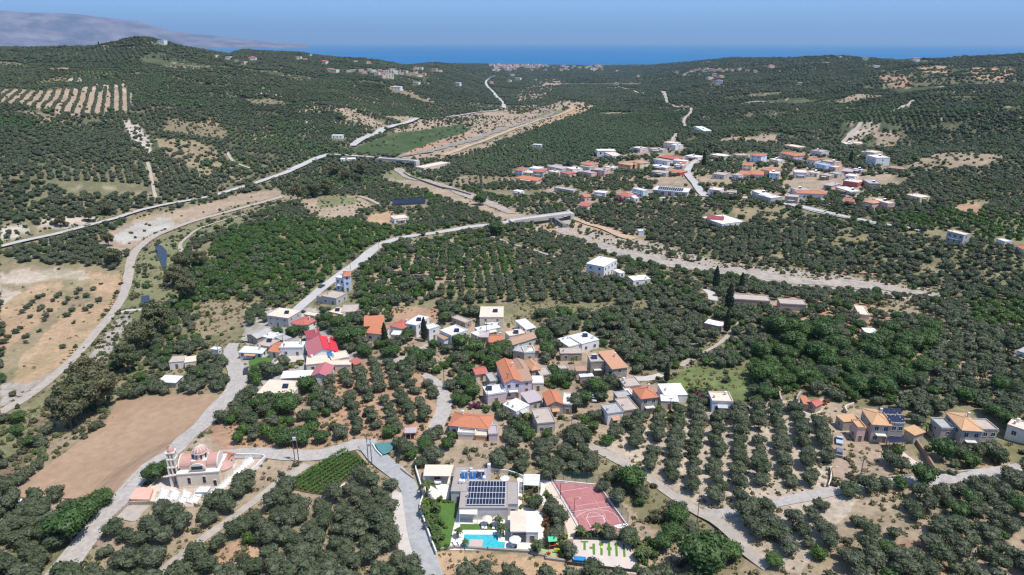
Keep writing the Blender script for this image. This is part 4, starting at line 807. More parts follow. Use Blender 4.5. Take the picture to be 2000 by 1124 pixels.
 ('e4',(1590,565),(1690,575),(1690,515),2.6,'flat',0,'cream','cream','pale ruined hut above the white roofed hut',dict(name='hut',nf=0)),
 ('e4',(80,660),(240,690),(230,645),2.6,'flat',0,'stone','white','low shed with a weathered white roof below the black cypress',dict(name='shed',par=0,nf=0)),
 ('q9',(1320,590),(1430,570),(1400,540),3.0,'flat',0,'white','tan','small white barn with a pale slab roof above the brown field',dict(name='barn',nf=1,par=0)),
 ('q9',(1440,590),(1530,570),(1510,538),2.6,'flat',0,'cream','cream','open fronted lean-to right of the small white barn',dict(name='shed',nf=0,par=0)),
 ('q9',(1240,740),(1370,735),(1390,695),2.4,'shed',.4,'grey','metal','shed under grey-blue sheets at the top of the brown field',dict(name='shed',nf=0)),
 ('q9',(1645,485),(1700,485),(1700,470),2.4,'flat',0,'blue','metal','tiny pale blue hut at the road bend',dict(name='hut',nf=0,par=0)),
 ('q8',(1400,690),(1530,722),(1590,705),6.0,'flat',0,'grey','cream','square three storey house standing alone at the right',dict(par=.2,nf=3)),
 ('q8',(1940,790),(1990,830),(2060,820),3.6,'hip',1.0,'cream','orange','orange roofed house cut by the right picture edge',{}),
 ('q8',(1785,750),(1850,775),(1880,755),1.8,'flat',0,'white','white','white unfinished slab near the right picture edge',dict(name='shed',nf=0)),
 ('p',(1986,688),(2030,700),(2040,680),3.6,'flat',0,'white','grey','grey house cut by the right picture edge above the stone villas',{}),
 ('p',(1966,838),(2030,850),(2020,826),3.2,'flat',0,'white','cream','white walled house right of the second stone villa',{}),
 ('q6',(1080,590),(1195,580),(1160,560),3.2,'flat',0,'white','cream','small white farmhouse beside the orange earth patch',{}),
 ('c14',(1700,330),(1810,330),(1800,285),2.4,'flat',0,'salmon','lilac','rusty pink farm shelter among the olives above the junction',dict(name='shelter',open_front=True)),
 ('e5',(1380,380),(1720,330),(1700,300),3.0,'flat',0,'cream','cream','cream building at the right end of the river bridge',dict(nf=3)),
 ('e5',(300,275),(500,280),(500,262),2.6,'flat',0,'white','white','white walled farm buildings by the highway junction',{}),
 ('q7',(1485,585),(1640,640),(1760,585),3.0,'flat',0,'white','white','white terraces around the dark red roof in the fields',dict(par=0,nf=0)),
 ('q7',(1525,592),(1650,594),(1645,562),4.0,'gable',.9,'cream','maroon','lone house with a dark red roof in the fields',{}),
 ('q7',(990,690),(1035,685),(1030,668),2.4,'flat',0,'blue','metal','small pale blue field hut above the orange track',dict(name='hut',nf=0)),
 ('q8',(1085,405),(1190,425),(1250,405),3.0,'flat',0,'cream','cream','lone cream slab roof on the slope above the far village',dict(par=0)),
 ('q8',(930,190),(1045,200),(1020,180),2.8,'hip',1.2,'stone','old','wide brown hip roof alone above the far village',{}),
 ('q4',(670,1128),(740,1128),(740,1110),3.0,'flat',0,'cream','cream','pale farmhouse at the top of the dirt track',{}),
]
for row in HO:
    f, A, B, C, h, roof, r, wall, rm, lab, opt = row; opt = dict(opt); house(f, A, B, C, h, roof, r, wall, rm, lab, **opt)

# the far village across the river: measured in the crops c10, c11, c12
FV = [
 ('c10',(165,420),(265,425),(320,390),5,'hip',1.2,'blue','red','first house of the far village, bluish wall and red roof'), ('c10',(355,395),(480,400),(490,360),5,'flat',0,'blue','white','pale blue flat roofed house behind the first row'),
 ('c10',(405,440),(535,440),(575,400),5.5,'shed',.8,'grey','red','grey house with a slanting salmon roof and bright right wall'), ('c10',(280,450),(405,455),(405,425),3,'flat',0,'cream','cream','cream house between the first red roof and the grey house'),
 ('c10',(180,525),(450,548),(450,512),2.6,'shed',.8,'salmon','orange','long low orange roof in front of the first houses'), ('c10',(590,385),(780,400),(780,355),3.4,'flat',0,'grey','lilac','long grey-pink roof right of the pale blue house'),
 ('c10',(600,440),(700,445),(715,420),3,'flat',0,'cream','cream','small cream house below the long grey-pink roof'), ('c10',(760,455),(860,465),(880,425),3.2,'hip',1,'salmon','red','salmon roofed house in the middle of the row'),
 ('c10',(835,400),(925,410),(975,375),4.6,'flat',0,'white','white','white two storey house with bright end wall'), ('c10',(1030,345),(1150,350),(1200,320),4.4,'hip',1.2,'cream','orange','orange hip roofed house at the back of the row'),
 ('c10',(1010,375),(1140,380),(1150,352),3,'flat',0,'grey','tan','grey block below the orange hip roof'), ('c10',(1040,450),(1165,460),(1170,415),4.2,'flat',0,'salmon','lilac','rose walled house left of the dark red balcony'),
 ('c10',(1165,420),(1250,420),(1300,380),5.4,'flat',0,'red','salmon_','house with a deep red balcony front'), ('c10',(1255,430),(1335,430),(1330,385),5.0,'flat',0,'salmon','lilac','pink house right of the deep red balcony'),
 ('c10',(1330,385),(1450,390),(1450,365),3.2,'flat',0,'white','cream','white roofed house behind the pink houses'), ('c10',(1515,345),(1675,350),(1665,310),5.8,'hip',1.2,'orange','terracotta','orange walled mansion behind the cypress'),
 ('c10',(1700,320),(1800,330),(1790,290),5.6,'hip',1.1,'cream','terracotta','tan roofed house right of the orange mansion'), ('c10',(1480,740),(1640,765),(1700,720),3.2,'hip',1.3,'white','red','salmon hip roofed house beside the magenta bougainvillea'),
 ('c10',(1640,730),(1720,790),(1765,770),2.8,'flat',0,'white','white','white slanting annex touching the salmon hip roof'), ('c10',(1695,665),(1840,690),(1880,665),4.6,'flat',0,'blue','metal','bluish cube warehouse left of the long solar roof'),
 ('c10',(1010,740),(1080,765),(1140,745),3.8,'gabley',1,'salmon','orange','narrow orange roof with red walls near the bridge'), ('c10',(985,880),(1115,888),(1110,845),2.6,'shed',.6,'white','red','long red-brown roof beside the bridge road'),
 ('c10',(1200,715),(1340,715),(1350,685),4.2,'flat',0,'lilac','white','lilac-white villa with arched windows behind the trees'), ('c10',(145,690),(235,700),(250,680),2.4,'flat',0,'white','white','white shed roof alone among the citrus'),
 ('c10',(680,660),(930,680),(935,655),2.6,'flat',0,'grey','grey','long dark shed with one white end'), ('c10',(1330,200),(1440,235),(1510,195),3.4,'flat',0,'lilac','cream','pale rambling house at the end of the lane'),
 ('c10',(1690,130),(1800,140),(1870,100),4.2,'flat',0,'lilac','cream','lilac farm buildings on the slope'), ('c11',(210,170),(420,175),(420,130),3.4,'flat',0,'grey','tan','long tan farm shed on the slope'),
 ('c11',(430,90),(600,90),(600,40),4.6,'flat',0,'cream','cream','cream farm building at the top of the lane'), ('c11',(540,120),(610,120),(610,85),5,'flat',0,'white','white','white tower-like house beside the cream farm building'),
 ('c11',(355,300),(600,315),(600,270),4.0,'hip',1.8,'red','red','large red hip roof on the slope'), ('c11',(275,335),(490,350),(480,320),3.4,'flat',0,'blue','tan','bluish house under the large red hip roof'),
 ('c11',(245,430),(465,445),(470,415),2.6,'flat',0,'grey','white','white strip roof below the bluish house'), ('c11',(260,520),(470,530),(440,490),3.2,'flat',0,'grey','tan','dark fronted house with a tan slab'),
 ('c11',(570,345),(760,350),(860,330),4.4,'flat',0,'white','white','white roofed cafe-like building at the street top'), ('c11',(640,385),(750,385),(740,345),4,'hip',1,'white','red','small red hip roof at the street top'),
 ('c11',(590,410),(720,415),(715,390),3.4,'flat',0,'grey','white','white balconied house beside the street'), ('c11',(515,510),(680,520),(680,465),3,'hip',.9,'red','orange','orange roofed house at the street corner'),
 ('c11',(755,280),(950,285),(950,255),3.0,'flat',0,'white','white','white house alone above the street'), ('c11',(1135,260),(1320,270),(1330,235),3.6,'flat',0,'grey','white','bright white roof above the gardens'),
 ('c11',(1530,260),(1700,265),(1700,240),3.2,'flat',0,'stone','tan','brown stone house above the gardens'), ('c11',(1735,260),(1900,265),(1955,230),6.2,'hip',1.2,'blue','orange','tall bluish house with an orange roof and white balconies'),
 ('c11',(1610,410),(1760,415),(1760,375),4.6,'hip',1,'cream','orange','cream house with a patchy orange roof'), ('c11',(1165,550),(1340,560),(1340,520),3.4,'flat',0,'grey','tan','grey block house right of the street'),
 ('c11',(1560,545),(1740,550),(1740,505),3.4,'shed',1,'white','orange','long orange roof, left of two in line'), ('c11',(1750,550),(1930,555),(1940,510),3.4,'shed',1,'white','orange','long orange roof, right of two in line'),
 ('c11',(1460,560),(1560,570),(1560,530),3.6,'flat',0,'lilac','tan','lilac house left of the two long orange roofs'), ('c11',(1110,785),(1275,795),(1280,745),4.2,'flat',0,'blue','cream','bluish house with cream roof at the street foot'),
 ('c11',(1380,820),(1520,825),(1520,795),2.8,'flat',0,'salmon','tan','low pink walled workshop on the main road'), ('c11',(1760,795),(1960,880),(2080,860),3.8,'flat',0,'grey','white','long warehouse with a brilliant white slanting roof'),
 ('c12',(300,205),(470,225),(480,195),5.4,'hip',1.3,'pink','orange','pink house with the highest orange roof'), ('c12',(275,235),(480,250),(500,225),3.2,'flat',0,'pink','tan','long terrace below the highest orange roof'),
 ('c12',(150,280),(270,300),(290,275),3.4,'flat',0,'cream','white','white roof left of the pink house'), ('c12',(340,95),(520,118),(520,95),3,'flat',0,'salmon','cream','long pale roof at the top edge of the far village'),
 ('c12',(690,170),(830,180),(850,155),4.2,'flat',0,'lilac','tan','lilac house at the back of the far village'), ('c12',(640,285),(745,300),(780,260),4.4,'gable',.9,'white','orange','orange roofed house with a white water tank'),
 ('c12',(745,340),(890,370),(900,330),4.6,'flat',0,'blue','blue_','sky blue house in the far village'), ('c12',(820,310),(1000,325),(1015,290),3.4,'flat',0,'salmon','tan','brown slab roofed house behind the sky blue one'),
 ('c12',(900,380),(1015,390),(1010,355),3.2,'flat',0,'salmon','cream','pink house right of the sky blue one'), ('c12',(1090,440),(1220,440),(1220,400),3.0,'shed',.6,'red','lilac','faded pink roof on red walls'),
 ('c12',(1230,415),(1345,420),(1345,398),2.6,'flat',0,'grey','metal','small green-grey metal roof'), ('c12',(480,450),(640,455),(640,420),4.4,'flat',0,'lilac','white','lilac fronted house with a white roof terrace'),
 ('c12',(150,460),(280,470),(290,440),5,'flat',0,'blue','white','bluish white two storey house in the lower row'), ('c12',(40,410),(180,430),(180,380),4,'hip',1,'salmon','orange','orange roof above the bluish white house'),
 ('c12',(660,455),(780,460),(780,430),3,'flat',0,'white','cream','white slab roof half hidden by trees'), ('c12',(800,490),(930,500),(920,455),3.2,'flat',0,'stone','tan','tan house half hidden by trees'), ('c12',(920,465),(1040,475),(1045,440),3,'flat',0,'grey','grey','grey roofed house right of the tan one'),
 ('c12',(1110,570),(1300,585),(1350,530),3.4,'flat',0,'red','cream','cream and rose roofed house with a dark red veranda'), ('c12',(1130,500),(1260,505),(1260,465),3,'flat',0,'white','white','white roof behind the rose roofed house'),
 ('c12',(1360,545),(1450,600),(1520,545),3.6,'flat',0,'stone','grey','grey slab roofed house at the right end of the row'), ('c12',(855,615),(960,625),(990,580),3,'shed',.6,'salmon','lilac','faded pink sheet roof below the row'),
 ('c12',(1010,650),(1200,700),(1180,640),2.4,'flat',0,'grey','white','long white-green canopy roof'), ('c12',(420,650),(510,690),(700,655),3.4,'flat',0,'white','grey','grey roofed hall behind the big orange roof'),
 ('c12',(515,725),(900,715),(850,655),4.2,'hip',1.2,'white','orange','big hall with a long orange-red roof and white walls'), ('c12',(355,765),(520,775),(500,735),4.6,'flat',0,'stone','tan','tan stone house left of the big orange hall'),
 ('c12',(1130,830),(1250,830),(1240,790),3,'hip',1,'cream','red','tiny house with a pink hip roof'), ('c12',(1370,830),(1490,855),(1500,790),4.4,'hip',1,'salmon','terracotta','left half of the salmon twin villas'),
 ('c12',(1490,800),(1690,860),(1740,830),4.4,'flat',0,'salmon','cream','right half of the salmon twin villas'), ('c12',(1340,195),(1440,205),(1450,150),4,'flat',0,'cream','cream','cream house left of the tall white house on the slope'),
 ('c12',(1410,240),(1540,270),(1600,210),7,'flat',0,'white','white','tall white house on the slope above the far village'), ('c12',(0,745),(170,790),(250,745),3.6,'flat',0,'grey','white','white roofed shed left of the tan stone house'),
 ('c12',(1080,60),(1140,80),(1140,40),4,'flat',0,'cream','cream','pale building at the top of the slope'), ('q3',(1425,1005),(1500,1010),(1500,985),4,'flat',0,'blue','white','bluish white farm shed in the valley'),
 ('q8',(750,80),(830,85),(830,30),4,'flat',0,'cream','cream','cream block behind the tall white house'),
]
ROOFM['salmon_'] = ROOFM['tan']; ROOFM['blue_'] = plain('roof_blue', (.32,.42,.62), .85, .06, 1)
SPLIT[0] = False
for row in FV:
    f, A, B, C, h, roof, r, wall, rm, lab = row[:10]; house(f, A, B, C, h, roof, r, wall, rm, lab, group='houses of the far village', nf=2, ns=1, par=.2, maxd=12, name='house')

SPLIT[0] = True
def solar_warehouse():
    x, y, gz, W, D, rz = corners('c11', (265,805), (790,800), (700,728), 4.2); o = empty('warehouse', (x, y, gz), rz, 'long grey warehouse whose roof is covered with dark solar panels', 'warehouse')
    mb = MB(); mb.box(-W/2, W/2, -D/2, D/2, -2, 4.2); mb.build('wall', WALL['grey'], o); roof_mesh('hip', W, D, 1.4).build('roof', ROOFM['metal'], o, (0, 0, 4.2))
    n = 12
    for k in range(n):
        x0 = -W * .36 + k * W * .72 / n; m = MB(); m.add([(x0, -D * .46, 4.5), (x0 + W * .72 / n - .25, -D * .46, 4.5), (x0 + W * .72 / n - .25, -D * .06, 5.62), (x0, -D * .06, 5.62), (x0, -D * .46, 4.42), (x0 + W * .72 / n - .25, -D * .46, 4.42), (x0 + W * .72 / n - .25, -D * .06, 5.54), (x0, -D * .06, 5.54)], [(0,1,2,3),(0,4,5,1),(1,5,6,2),(2,6,7,3),(3,7,4,0)]); m.build('solar_panel', PVM, o)
    for k in range(5): p = put('door', DOOR, o, (-W * .4 + k * W * .2, -D/2 - .004, .05)); p.scale = (2.6, 1, 1.4)
    mark_box(o, W/2 + 1, D/2 + 1, 0, 5.4)
solar_warehouse()

# ------------------------------------------------------------------ far hamlets, small in the picture
def far_houses():
    proto = {}
    def mk(wall, rm, roof, W, D, h):
        key = (wall, rm, roof, W)
        if key not in proto:
            mb = MB(); mb.box(-W/2, W/2, -D/2, D/2, -2, h); r = flat_roof(W, D, .2) if roof == 'flat' else roof_mesh(roof, W, D, 1.6)
            wn = MB()
            for k in range(3): wn.box(-W*.32 + k*W*.32 - .6, -W*.32 + k*W*.32 + .6, -D/2 - .05, -D/2 - .01, h*.35, h*.35 + 1.5)
            proto[key] = (mb.mesh('wall', WALL[wall]), r.mesh('roof', ROOFM[rm]), wn.mesh('windows', GLASS), h)
        return proto[key]
    kinds = [('white','white','flat',11,9,5.5), ('white','white','flat',14,9,3.6), ('cream','cream','flat',12,10,4.5), ('cream','orange','hip',12,10,4.5), ('white','red','hip',13,9,4.2), ('salmon','tan','flat',12,9,4.5), ('stone','tan','flat',10,8,3.5)]
    def one(px, py, k, lab, group=None, s=1.0):
        p = hit(px, py)[0]; w_, r_, n_, h = mk(*kinds[k]); o = empty('house', tuple(p), random.uniform(-.5, .5), lab, 'house', group); o.scale = (s, s, s)
        put('wall', w_, o); put('roof', r_, o, (0, 0, h)); put('window', n_, o); q = s * 1600 / max(800, float(np.hypot(p[0], p[1]))); fill(NOCROWN, [(px - 7*q, py - 5*q), (px + 7*q, py - 5*q), (px + 7*q, py + 3*q), (px - 7*q, py + 3*q)]); fill(NOBASE, [(px - 5*q, py - 2), (px + 5*q, py - 2), (px + 6*q, py + 4*q), (px - 6*q, py + 4*q)])
    single = [(318,86,0,'white villa just below the wooded hilltop',1.3),(355,82,3,'house with an orange roof right of the hilltop villa',1.2),(363,86,2,'cream house on the ridge right of the hilltop',1),(397,92,2,'pale house half way down the hill shoulder',1),(424,103,4,'red roofed house on the hill shoulder',1.2),
      (445,115,1,'bright white block on the hill shoulder',1.2),(421,112,2,'small cream house below the red roofed one',.9),(494,117,4,'red roofed white house right of the white block',1.2),(476,125,5,'tan building below the hill shoulder',1.1),(462,121,2,'cream hut beside the tan building',.8),
      (558,99,1,'small white house on the skyline',1.1),(634,124,4,'rose roofed house below the ridge',1.3),(584,115,2,'pale house with outbuildings on the ridge',1.2),(597,118,5,'tan roofed house right of the pale one',1),(605,110,2,'cream house nearest the ridge crest',1),
      (669,110,0,'white house on the crest against the sea',1.3),(677,112,1,'white terrace house right of the crest house',1),(720,117,4,'pink roofed house on the crest',1.3),(720,124,3,'orange roofed house under the pink roofed one',1),(694,121,1,'white house left of the pink roofed one',1),
      (640,109,2,'row house on the crest, left one',1),(655,111,5,'row house on the crest, right one',1),(760,152,2,'big cream building at the foot of the hamlet',1.6),(775,175,1,'white greenhouse-like shed on the slope',1.4),(813,165,1,'white shed in the olive slope',1.2),
      (895,167,0,'small white tower house above the highway',1.3),(848,139,5,'tan houses on the outer slope',1.6),(860,140,2,'cream house on the outer slope',1),(875,123,4,'pink roofed house on the outer headland',1.6),(912,120,0,'white chapel-like house on the headland top',1.4),(900,121,2,'cream house left of the headland chapel',1.1),(936,124,1,'low white house at the headland end',1),
      (660,270,1,'white farm sheds by the green valley field',.9),(1012,156,1,'large white building beside the coastal highway',1.9),(995,160,2,'cream building left of the large white one',1.3),(1048,158,0,'white house on the valley floor',1),(960,163,4,'red roofed house left of the highway',1.2),(1000,148,1,'long white roof in the coastal town',1.8),
      (1203,166,4,'red roofed house at the foot of the far slope',1.4),(1247,150,3,'orange house on the pale bank',1.3),(1205,140,0,'white house near the far shore',1.3),(1322,142,5,'tan house left of the right hamlet',1.6),(1337,147,1,'white house below the tan one',1.1),(1506,132,4,'red roofed house right of the hamlet',1.6),
      (1397,140,2,'cream house at the centre of the right hamlet',1.4),(1712,132,1,'white shed roof on the right ridge',1.4),(1788,118,4,'red house on the right skyline',1.5),(1790,122,0,'white house under the red skyline house',1),(1583,111,5,'stone building on the right crest',1.2),(1690,117,2,'long pale building on the right crest',1.8),(1640,113,2,'cream building on the right crest',1.2),
      (1563,165,1,'white hut on the bend of the hill track',1),(110,90,2,'pale roofs on the left skyline, first house',1.6),(140,90,5,'pale roofs on the left skyline, second house',1.5),(1050,287,1,'small white hut in the dark green plain',.8),(1183,303,1,'white sheds above the far village',1.4),(20,88,5,'low building on the left skyline',1.5)]
    for px, py, k, lab, s in single: one(px, py, k, lab, None, s * 1.05)
    r = random.Random(4)
    for px, py in [(705,140),(712,143),(722,138),(730,142),(736,146),(742,139),(748,147),(754,142),(760,143),(766,139),(772,144),(778,141),(784,146),(792,142),(798,147),(806,146),(812,144),(820,149),(828,147),(690,140),(680,141),(745,152),(812,135),(822,136),(645,139),(655,141)]:
        one(px, py, r.choice([0,2,2,3,4,5,5]), 'small pale house in the hamlet strung along the left ridge slope', 'houses of the ridge hamlet', r.uniform(.9, 1.25))
    for px, py in [(1350,141),(1358,139),(1366,137),(1374,139),(1382,136),(1390,138),(1405,137),(1412,140),(1420,138),(1430,139),(1445,137),(1460,139),(1475,141),(1396,148),(1408,152),(1385,155),(1405,163),(1395,162)]:
        one(px, py, r.choice([0,2,3,4,4,5]), 'small house in the hamlet on the right hand slope near the coast', 'houses of the right hamlet', r.uniform(1.0, 1.5))
    for k in range(120):
        px = r.uniform(960, 1180) if k > 55 else r.gauss(1005, 26); py = r.uniform(128, 139) if k > 80 else r.uniform(127.6, 132.5); px = max(px, 957)
        one(px, py, r.choice([0,1,2,3,4,5]), 'tiny pale house in the coastal town at the end of the valley', 'houses of the coastal town', r.uniform(1.2, 2.2))
far_houses()
# ------------------------------------------------------------------ helpers for hand-built places
def W_(f, pts, z): q = K(f, *pts); return hit_plane([p[0] for p in q], [p[1] for p in q], z)
def G_(f, pts): q = K(f, *pts); return hit([p[0] for p in q], [p[1] for p in q])
def lrs(o): return Matrix.Translation(o.location) @ o.rotation_euler.to_matrix().to_4x4() @ Matrix.Diagonal((*o.scale, 1))
def merge(root, o):
    """hand the parts of one block over to the building it belongs to"""
    T = lrs(root).inverted() @ lrs(o)
    for c in list(o.children):
        m = T @ lrs(c); c.parent = root; c.location = m.to_translation(); c.rotation_euler = m.to_euler(); c.scale = m.to_scale()
    bpy.data.objects.remove(o)
def block(root, f, A, B, C, h, roof, r, wall, rm, **kw):
    o, W, D = house(f, A, B, C, h, roof, r, wall, rm, 'x', **kw); merge(root, o); return W, D
def wallrun(name, label, f, pts, h, t, mat, z=None, cat='wall', cap=None, kind=None, drop=1.5, world=None):
    P = world if world is not None else (G_(f, pts) if z is None else W_(f, pts, z)); mb = MB(); n = len(P)
    for i in range(n - 1):
        p, q = P[i], P[i + 1]; d = (q - p)[:2]; Ld = np.hypot(*d); k = max(1, int(Ld / 6)); d = d / Ld; s = np.array((-d[1], d[0])) * t / 2
        for j in range(k):
            a = p[:2] + (q - p)[:2] * j / k - d * (.02 if j else t / 2); b = p[:2] + (q - p)[:2] * (j + 1) / k
            za, zb = (z, z) if z is not None else (float(ground(*a)), float(ground(*b)))
            mb.add([(*(a - s), za - drop), (*(b - s), zb - drop), (*(b + s), zb - drop), (*(a + s), za - drop), (*(a - s), za + h), (*(b - s), zb + h), (*(b + s), zb + h), (*(a + s), za + h)], [(0,3,2,1),(4,5,6,7),(0,1,5,4),(1,2,6,5),(2,3,7,6),(3,0,4,7)])
    o = mb.build(name, mat); tag(o, label, cat)
    A = np.array([[*p[:2], (z if z is not None else p[2])] for p in P]); B = A.copy(); B[:, 2] += h; mark_quads(A, B, True, True); return o
def line_on(pix_f, pts, wd, z, mat, name, parent=None):
    P = W_(pix_f, pts, z)[:, :2]; mb = MB()
    for i in range(len(P) - 1):
        d = P[i + 1] - P[i]; d = d / np.hypot(*d); s = np.array((-d[1], d[0])) * wd / 2; a, b = P[i] - d * wd * .3, P[i + 1] + d * wd * .3; zz = z + i * .0004
        mb.add([(*(a - s), zz), (*(b - s), zz), (*(b + s), zz), (*(a + s), zz)], [(0, 1, 2, 3)])
    return mb.build(name, mat, parent)
WHITE = WALL['white']; CREAM = WALL['cream']; MARBLE = plain('marble', (.80,.79,.78), .5, .06, 2); PINKR = plain('church_roof_pink', (.50,.29,.245), .8, .07, 1.5); CHW = plain('church_cream_wall', (.72,.60,.46), .85, .04, 1); CHT = plain('church_white_trim', (.74,.65,.56), .8, .04, 1)
PAVE = plain('paving_beige', (.62,.51,.42), .85, .06, .9); PAVEL = plain('paving_pale', (.72,.66,.59), .85, .05, .9); LAWN = plain('lawn_grass', (.085,.165,.035), .95, .18, 2.2); POOLW = None
def flatsheet(name, f, pts, mat, z, label=None, thick=0.0, crown=True): 
    o = sheet(name, K(f, *pts), mat, z=z, thick=thick, crown=crown); return tag(o, label, None, None, 'structure')

# ------------------------------------------------------------------ church, yard and cemetery
def church():
    gz = -.5; P = W_('c7', [(725,490),(1135,460)], gz + 4.4); d = P[1, :2] - P[0, :2]; W = float(np.hypot(*d)); u = d / W; n = np.array((-u[1], u[0])); D = 8.0; c = (P[0, :2] + P[1, :2]) / 2 + n * D / 2
    o = empty('church', (c[0], c[1], gz), math.atan2(u[1], u[0]), 'cream church with pink vaulted roofs, a striped dome and a tall bell tower', 'church'); h = 4.4
    m = MB(); m.box(-W/2, W/2, -D/2, D/2, -1, h); m.build('wall', CHW, o)
    m = MB(); m.box(-W/2 - .15, W/2 + .15, -D/2 - .15, D/2 + .15, h, h + .32); m.box(-W/2 - .05, W/2 + .05, -D/2 - .05, D/2 + .05, -.9, .55); m.build('cornice', CHT, o)
    def vault(r, x0, x1, axis, name, mat, z0, nseg=12, squash=.8):
        m = MB(); vs = []
        for x in (x0, x1):
            for k in range(nseg + 1):
                t = math.pi * k / nseg; a, b = r * math.cos(t), r * math.sin(t) * squash; vs.append((x, a, z0 + b) if axis == 'x' else (a, x, z0 + b))
        N = nseg + 1; m.add(vs, [(k, k + 1, N + k + 1, N + k) for k in range(nseg)] + [tuple(range(nseg, -1, -1)), tuple(range(N, 2 * N))]); return m.build(name, mat, o)
    m = MB(); m.box(-W/2 + .5, W/2 - .5, -2.5, 2.5, h + .32, h + 1.1); m.box(-1.9, 1.9, -3.6, 3.6, h + .32, h + 1.1); m.build('clerestory', CHT, o)
    vault(2.65, -W/2 + .35, -2.0, 'x', 'vault_roof', PINKR, h + 1.1); vault(2.65, 2.0, W/2 - .6, 'x', 'vault_roof', PINKR, h + 1.1); vault(1.95, -3.75, 3.75, 'y', 'vault_roof', PINKR, h + 1.1)
    for x in (-W/2 + .28, W/2 - .55): vault(2.9, x - .12, x + .12, 'x', 'gable_arch', CHT, h + 1.1)
    vault(2.2, -3.95, -3.7, 'y', 'gable_arch', CHT, h + 1.1); m = MB(); m.box(-1.4, 1.4, -3.99, -3.96, h + 1.15, h + 2.1); m.build('fanlight', GLASS, o)
    m = MB(); m.box(-2.0, 2.0, -2.0, 2.0, h + 1.1, h + 2.5); m.build('dome_base', CHT, o)
    m = MB(); m.lathe([(1.6, h + 2.5), (1.6, h + 4.1), (1.95, h + 4.1), (1.95, h + 4.35), (1.6, h + 4.35)], 16); m.build('drum', CHT, o)
    for k in range(8):
        t = math.pi / 8 + k * math.pi / 4; w_ = MB(); w_.box(-.22, .22, -.05, .02, 0, 1.3); p = w_.build('window', GLASS, o, (1.63 * math.cos(t), 1.63 * math.sin(t), h + 2.65)); p.rotation_euler = (0, 0, t + math.pi / 2)
    m = MB(); prof = [(1.85 * math.cos(a), 1.45 * math.sin(a)) for a in np.linspace(0, math.pi / 2 - .04, 8)]; m.lathe(prof, 24, (0, 0, h + 4.35)); m.build('dome', PINKR, o)
    for k in range(12):
        t = 2 * math.pi * k / 12; r_ = MB(); pr = [(1.89 * math.cos(a), 1.49 * math.sin(a)) for a in np.linspace(0, math.pi / 2 - .04, 8)]
        for (a, za), (b, zb) in zip(pr[:-1], pr[1:]): r_.tube((a * math.cos(t), a * math.sin(t), h + 4.35 + za), (b * math.cos(t), b * math.sin(t), h + 4.35 + zb), .10, .09, 4, cap=False)
        r_.build('dome_rib', CHT, o)
    m = MB(); m.box(-.06, .06, -.06, .06, h + 5.75, h + 6.7); m.box(-.35, .35, -.055, .055, h + 6.3, h + 6.42); m.build('cross', CHT, o)
    m = MB(); m.lathe([(2.3, -.9), (2.3, 3.5), (2.45, 3.5), (2.45, 3.75)], 12, (W/2, 0, 0), arc=(-math.pi/2, math.pi/2)); m.build('apse', CHW, o)
    m = MB(); m.lathe([(2.5, 3.75), (.05, 5.0)], 12, (W/2, 0, 0), arc=(-math.pi/2, math.pi/2)); m.build('apse_roof', PINKR, o)
    for fx, dr in ((-.5 + 110/410, 0), (-.5 + 258/410, 0), (-.5 + 358/410, 1)):
        w_ = MB(); w_.box(-.5, .5, -.08, 0, -.1, 1.7, 0); w_.box(-.38, .38, -.1, -.081, 0, 1.5, 1); w_.tube((0, -.085, 1.5), (0, -.1, 1.5), .38, .38, 12, 1); w_.tube((0, -.0, 1.62), (0, -.08, 1.62), .5, .5, 12, 0); w_.build('door' if dr else 'window', [CHT, GLASS], o, (fx * W, -D/2, .15 if dr else 1.5))
    # bell tower standing in front of the west end
    tx, ty = -W/2 - 1.3, -D/2 + 2.2
    for sx in (-1, 1):
        for sy in (-1, 1): m = MB(); m.box(tx + sx * .85 - .28, tx + sx * .85 + .28, ty + sy * .85 - .28, ty + sy * .85 + .28, -.5, 3.5); m.build('tower_leg', CHT, o)
    z = 3.5
    for k, (s, hh) in enumerate(((1.2, 1.95), (1.08, 1.95), (.95, 1.6))):
        m = MB(); m.box(tx - s - .15, tx + s + .15, ty - s - .15, ty + s + .15, z, z + .35); m.build('tower_cornice', CHT, o); z += .35
        m = MB(); m.box(tx - s*.55, tx + s*.55, ty - s*.55, ty + s*.55, z, z + hh); m.build('tower_core', SHUT if k == 0 else CHW, o)
        for sx in (-1, -.02, 1):
            for sy in (-1, 1): m = MB(); m.box(tx + sx * s * .84 - .17, tx + sx * s * .84 + .17, ty + sy * s * .84 - .17, ty + sy * s * .84 + .17, z, z + hh); m.build('tower_column', CHT, o)
        for sx in (-1, 1): m = MB(); m.box(tx + sx * s * .84 - .17, tx + sx * s * .84 + .17, ty - .17, ty + .17, z, z + hh); m.build('tower_column', CHT, o)
        z += hh
    m = MB(); m.box(tx - 1.1, tx + 1.1, ty - 1.1, ty + 1.1, z, z + .3); m.build('tower_cornice', CHT, o); m = MB(); m.lathe([(1.0, z + .3), (.88, z + .8), (.5, z + 1.3), (.05, z + 1.6)], 8, (tx, ty, 0)); m.build('tower_cap', PINKR, o)
    m = MB(); m.box(tx - .05, tx + .05, ty - .05, ty + .05, z + 1.55, z + 2.3); m.box(tx - .3, tx + .3, ty - .045, ty + .045, z + 1.95, z + 2.05); m.build('cross', CHT, o)
    m = MB(); m.box(-W/2 - 2.4, -W/2, -2.2, 2.2, 3.1, 3.35); m.build('porch_roof', CHT, o)
    mark_box(o, W/2 + 3, D/2 + .6, 0, h + 6); return o
church()
house('c7', (1045,320), (1210,345), (1235,270), 3.2, 'gable', .8, 'salmon', 'orange', 'small hall with an orange tiled roof behind the church', name='hall', nf=1)
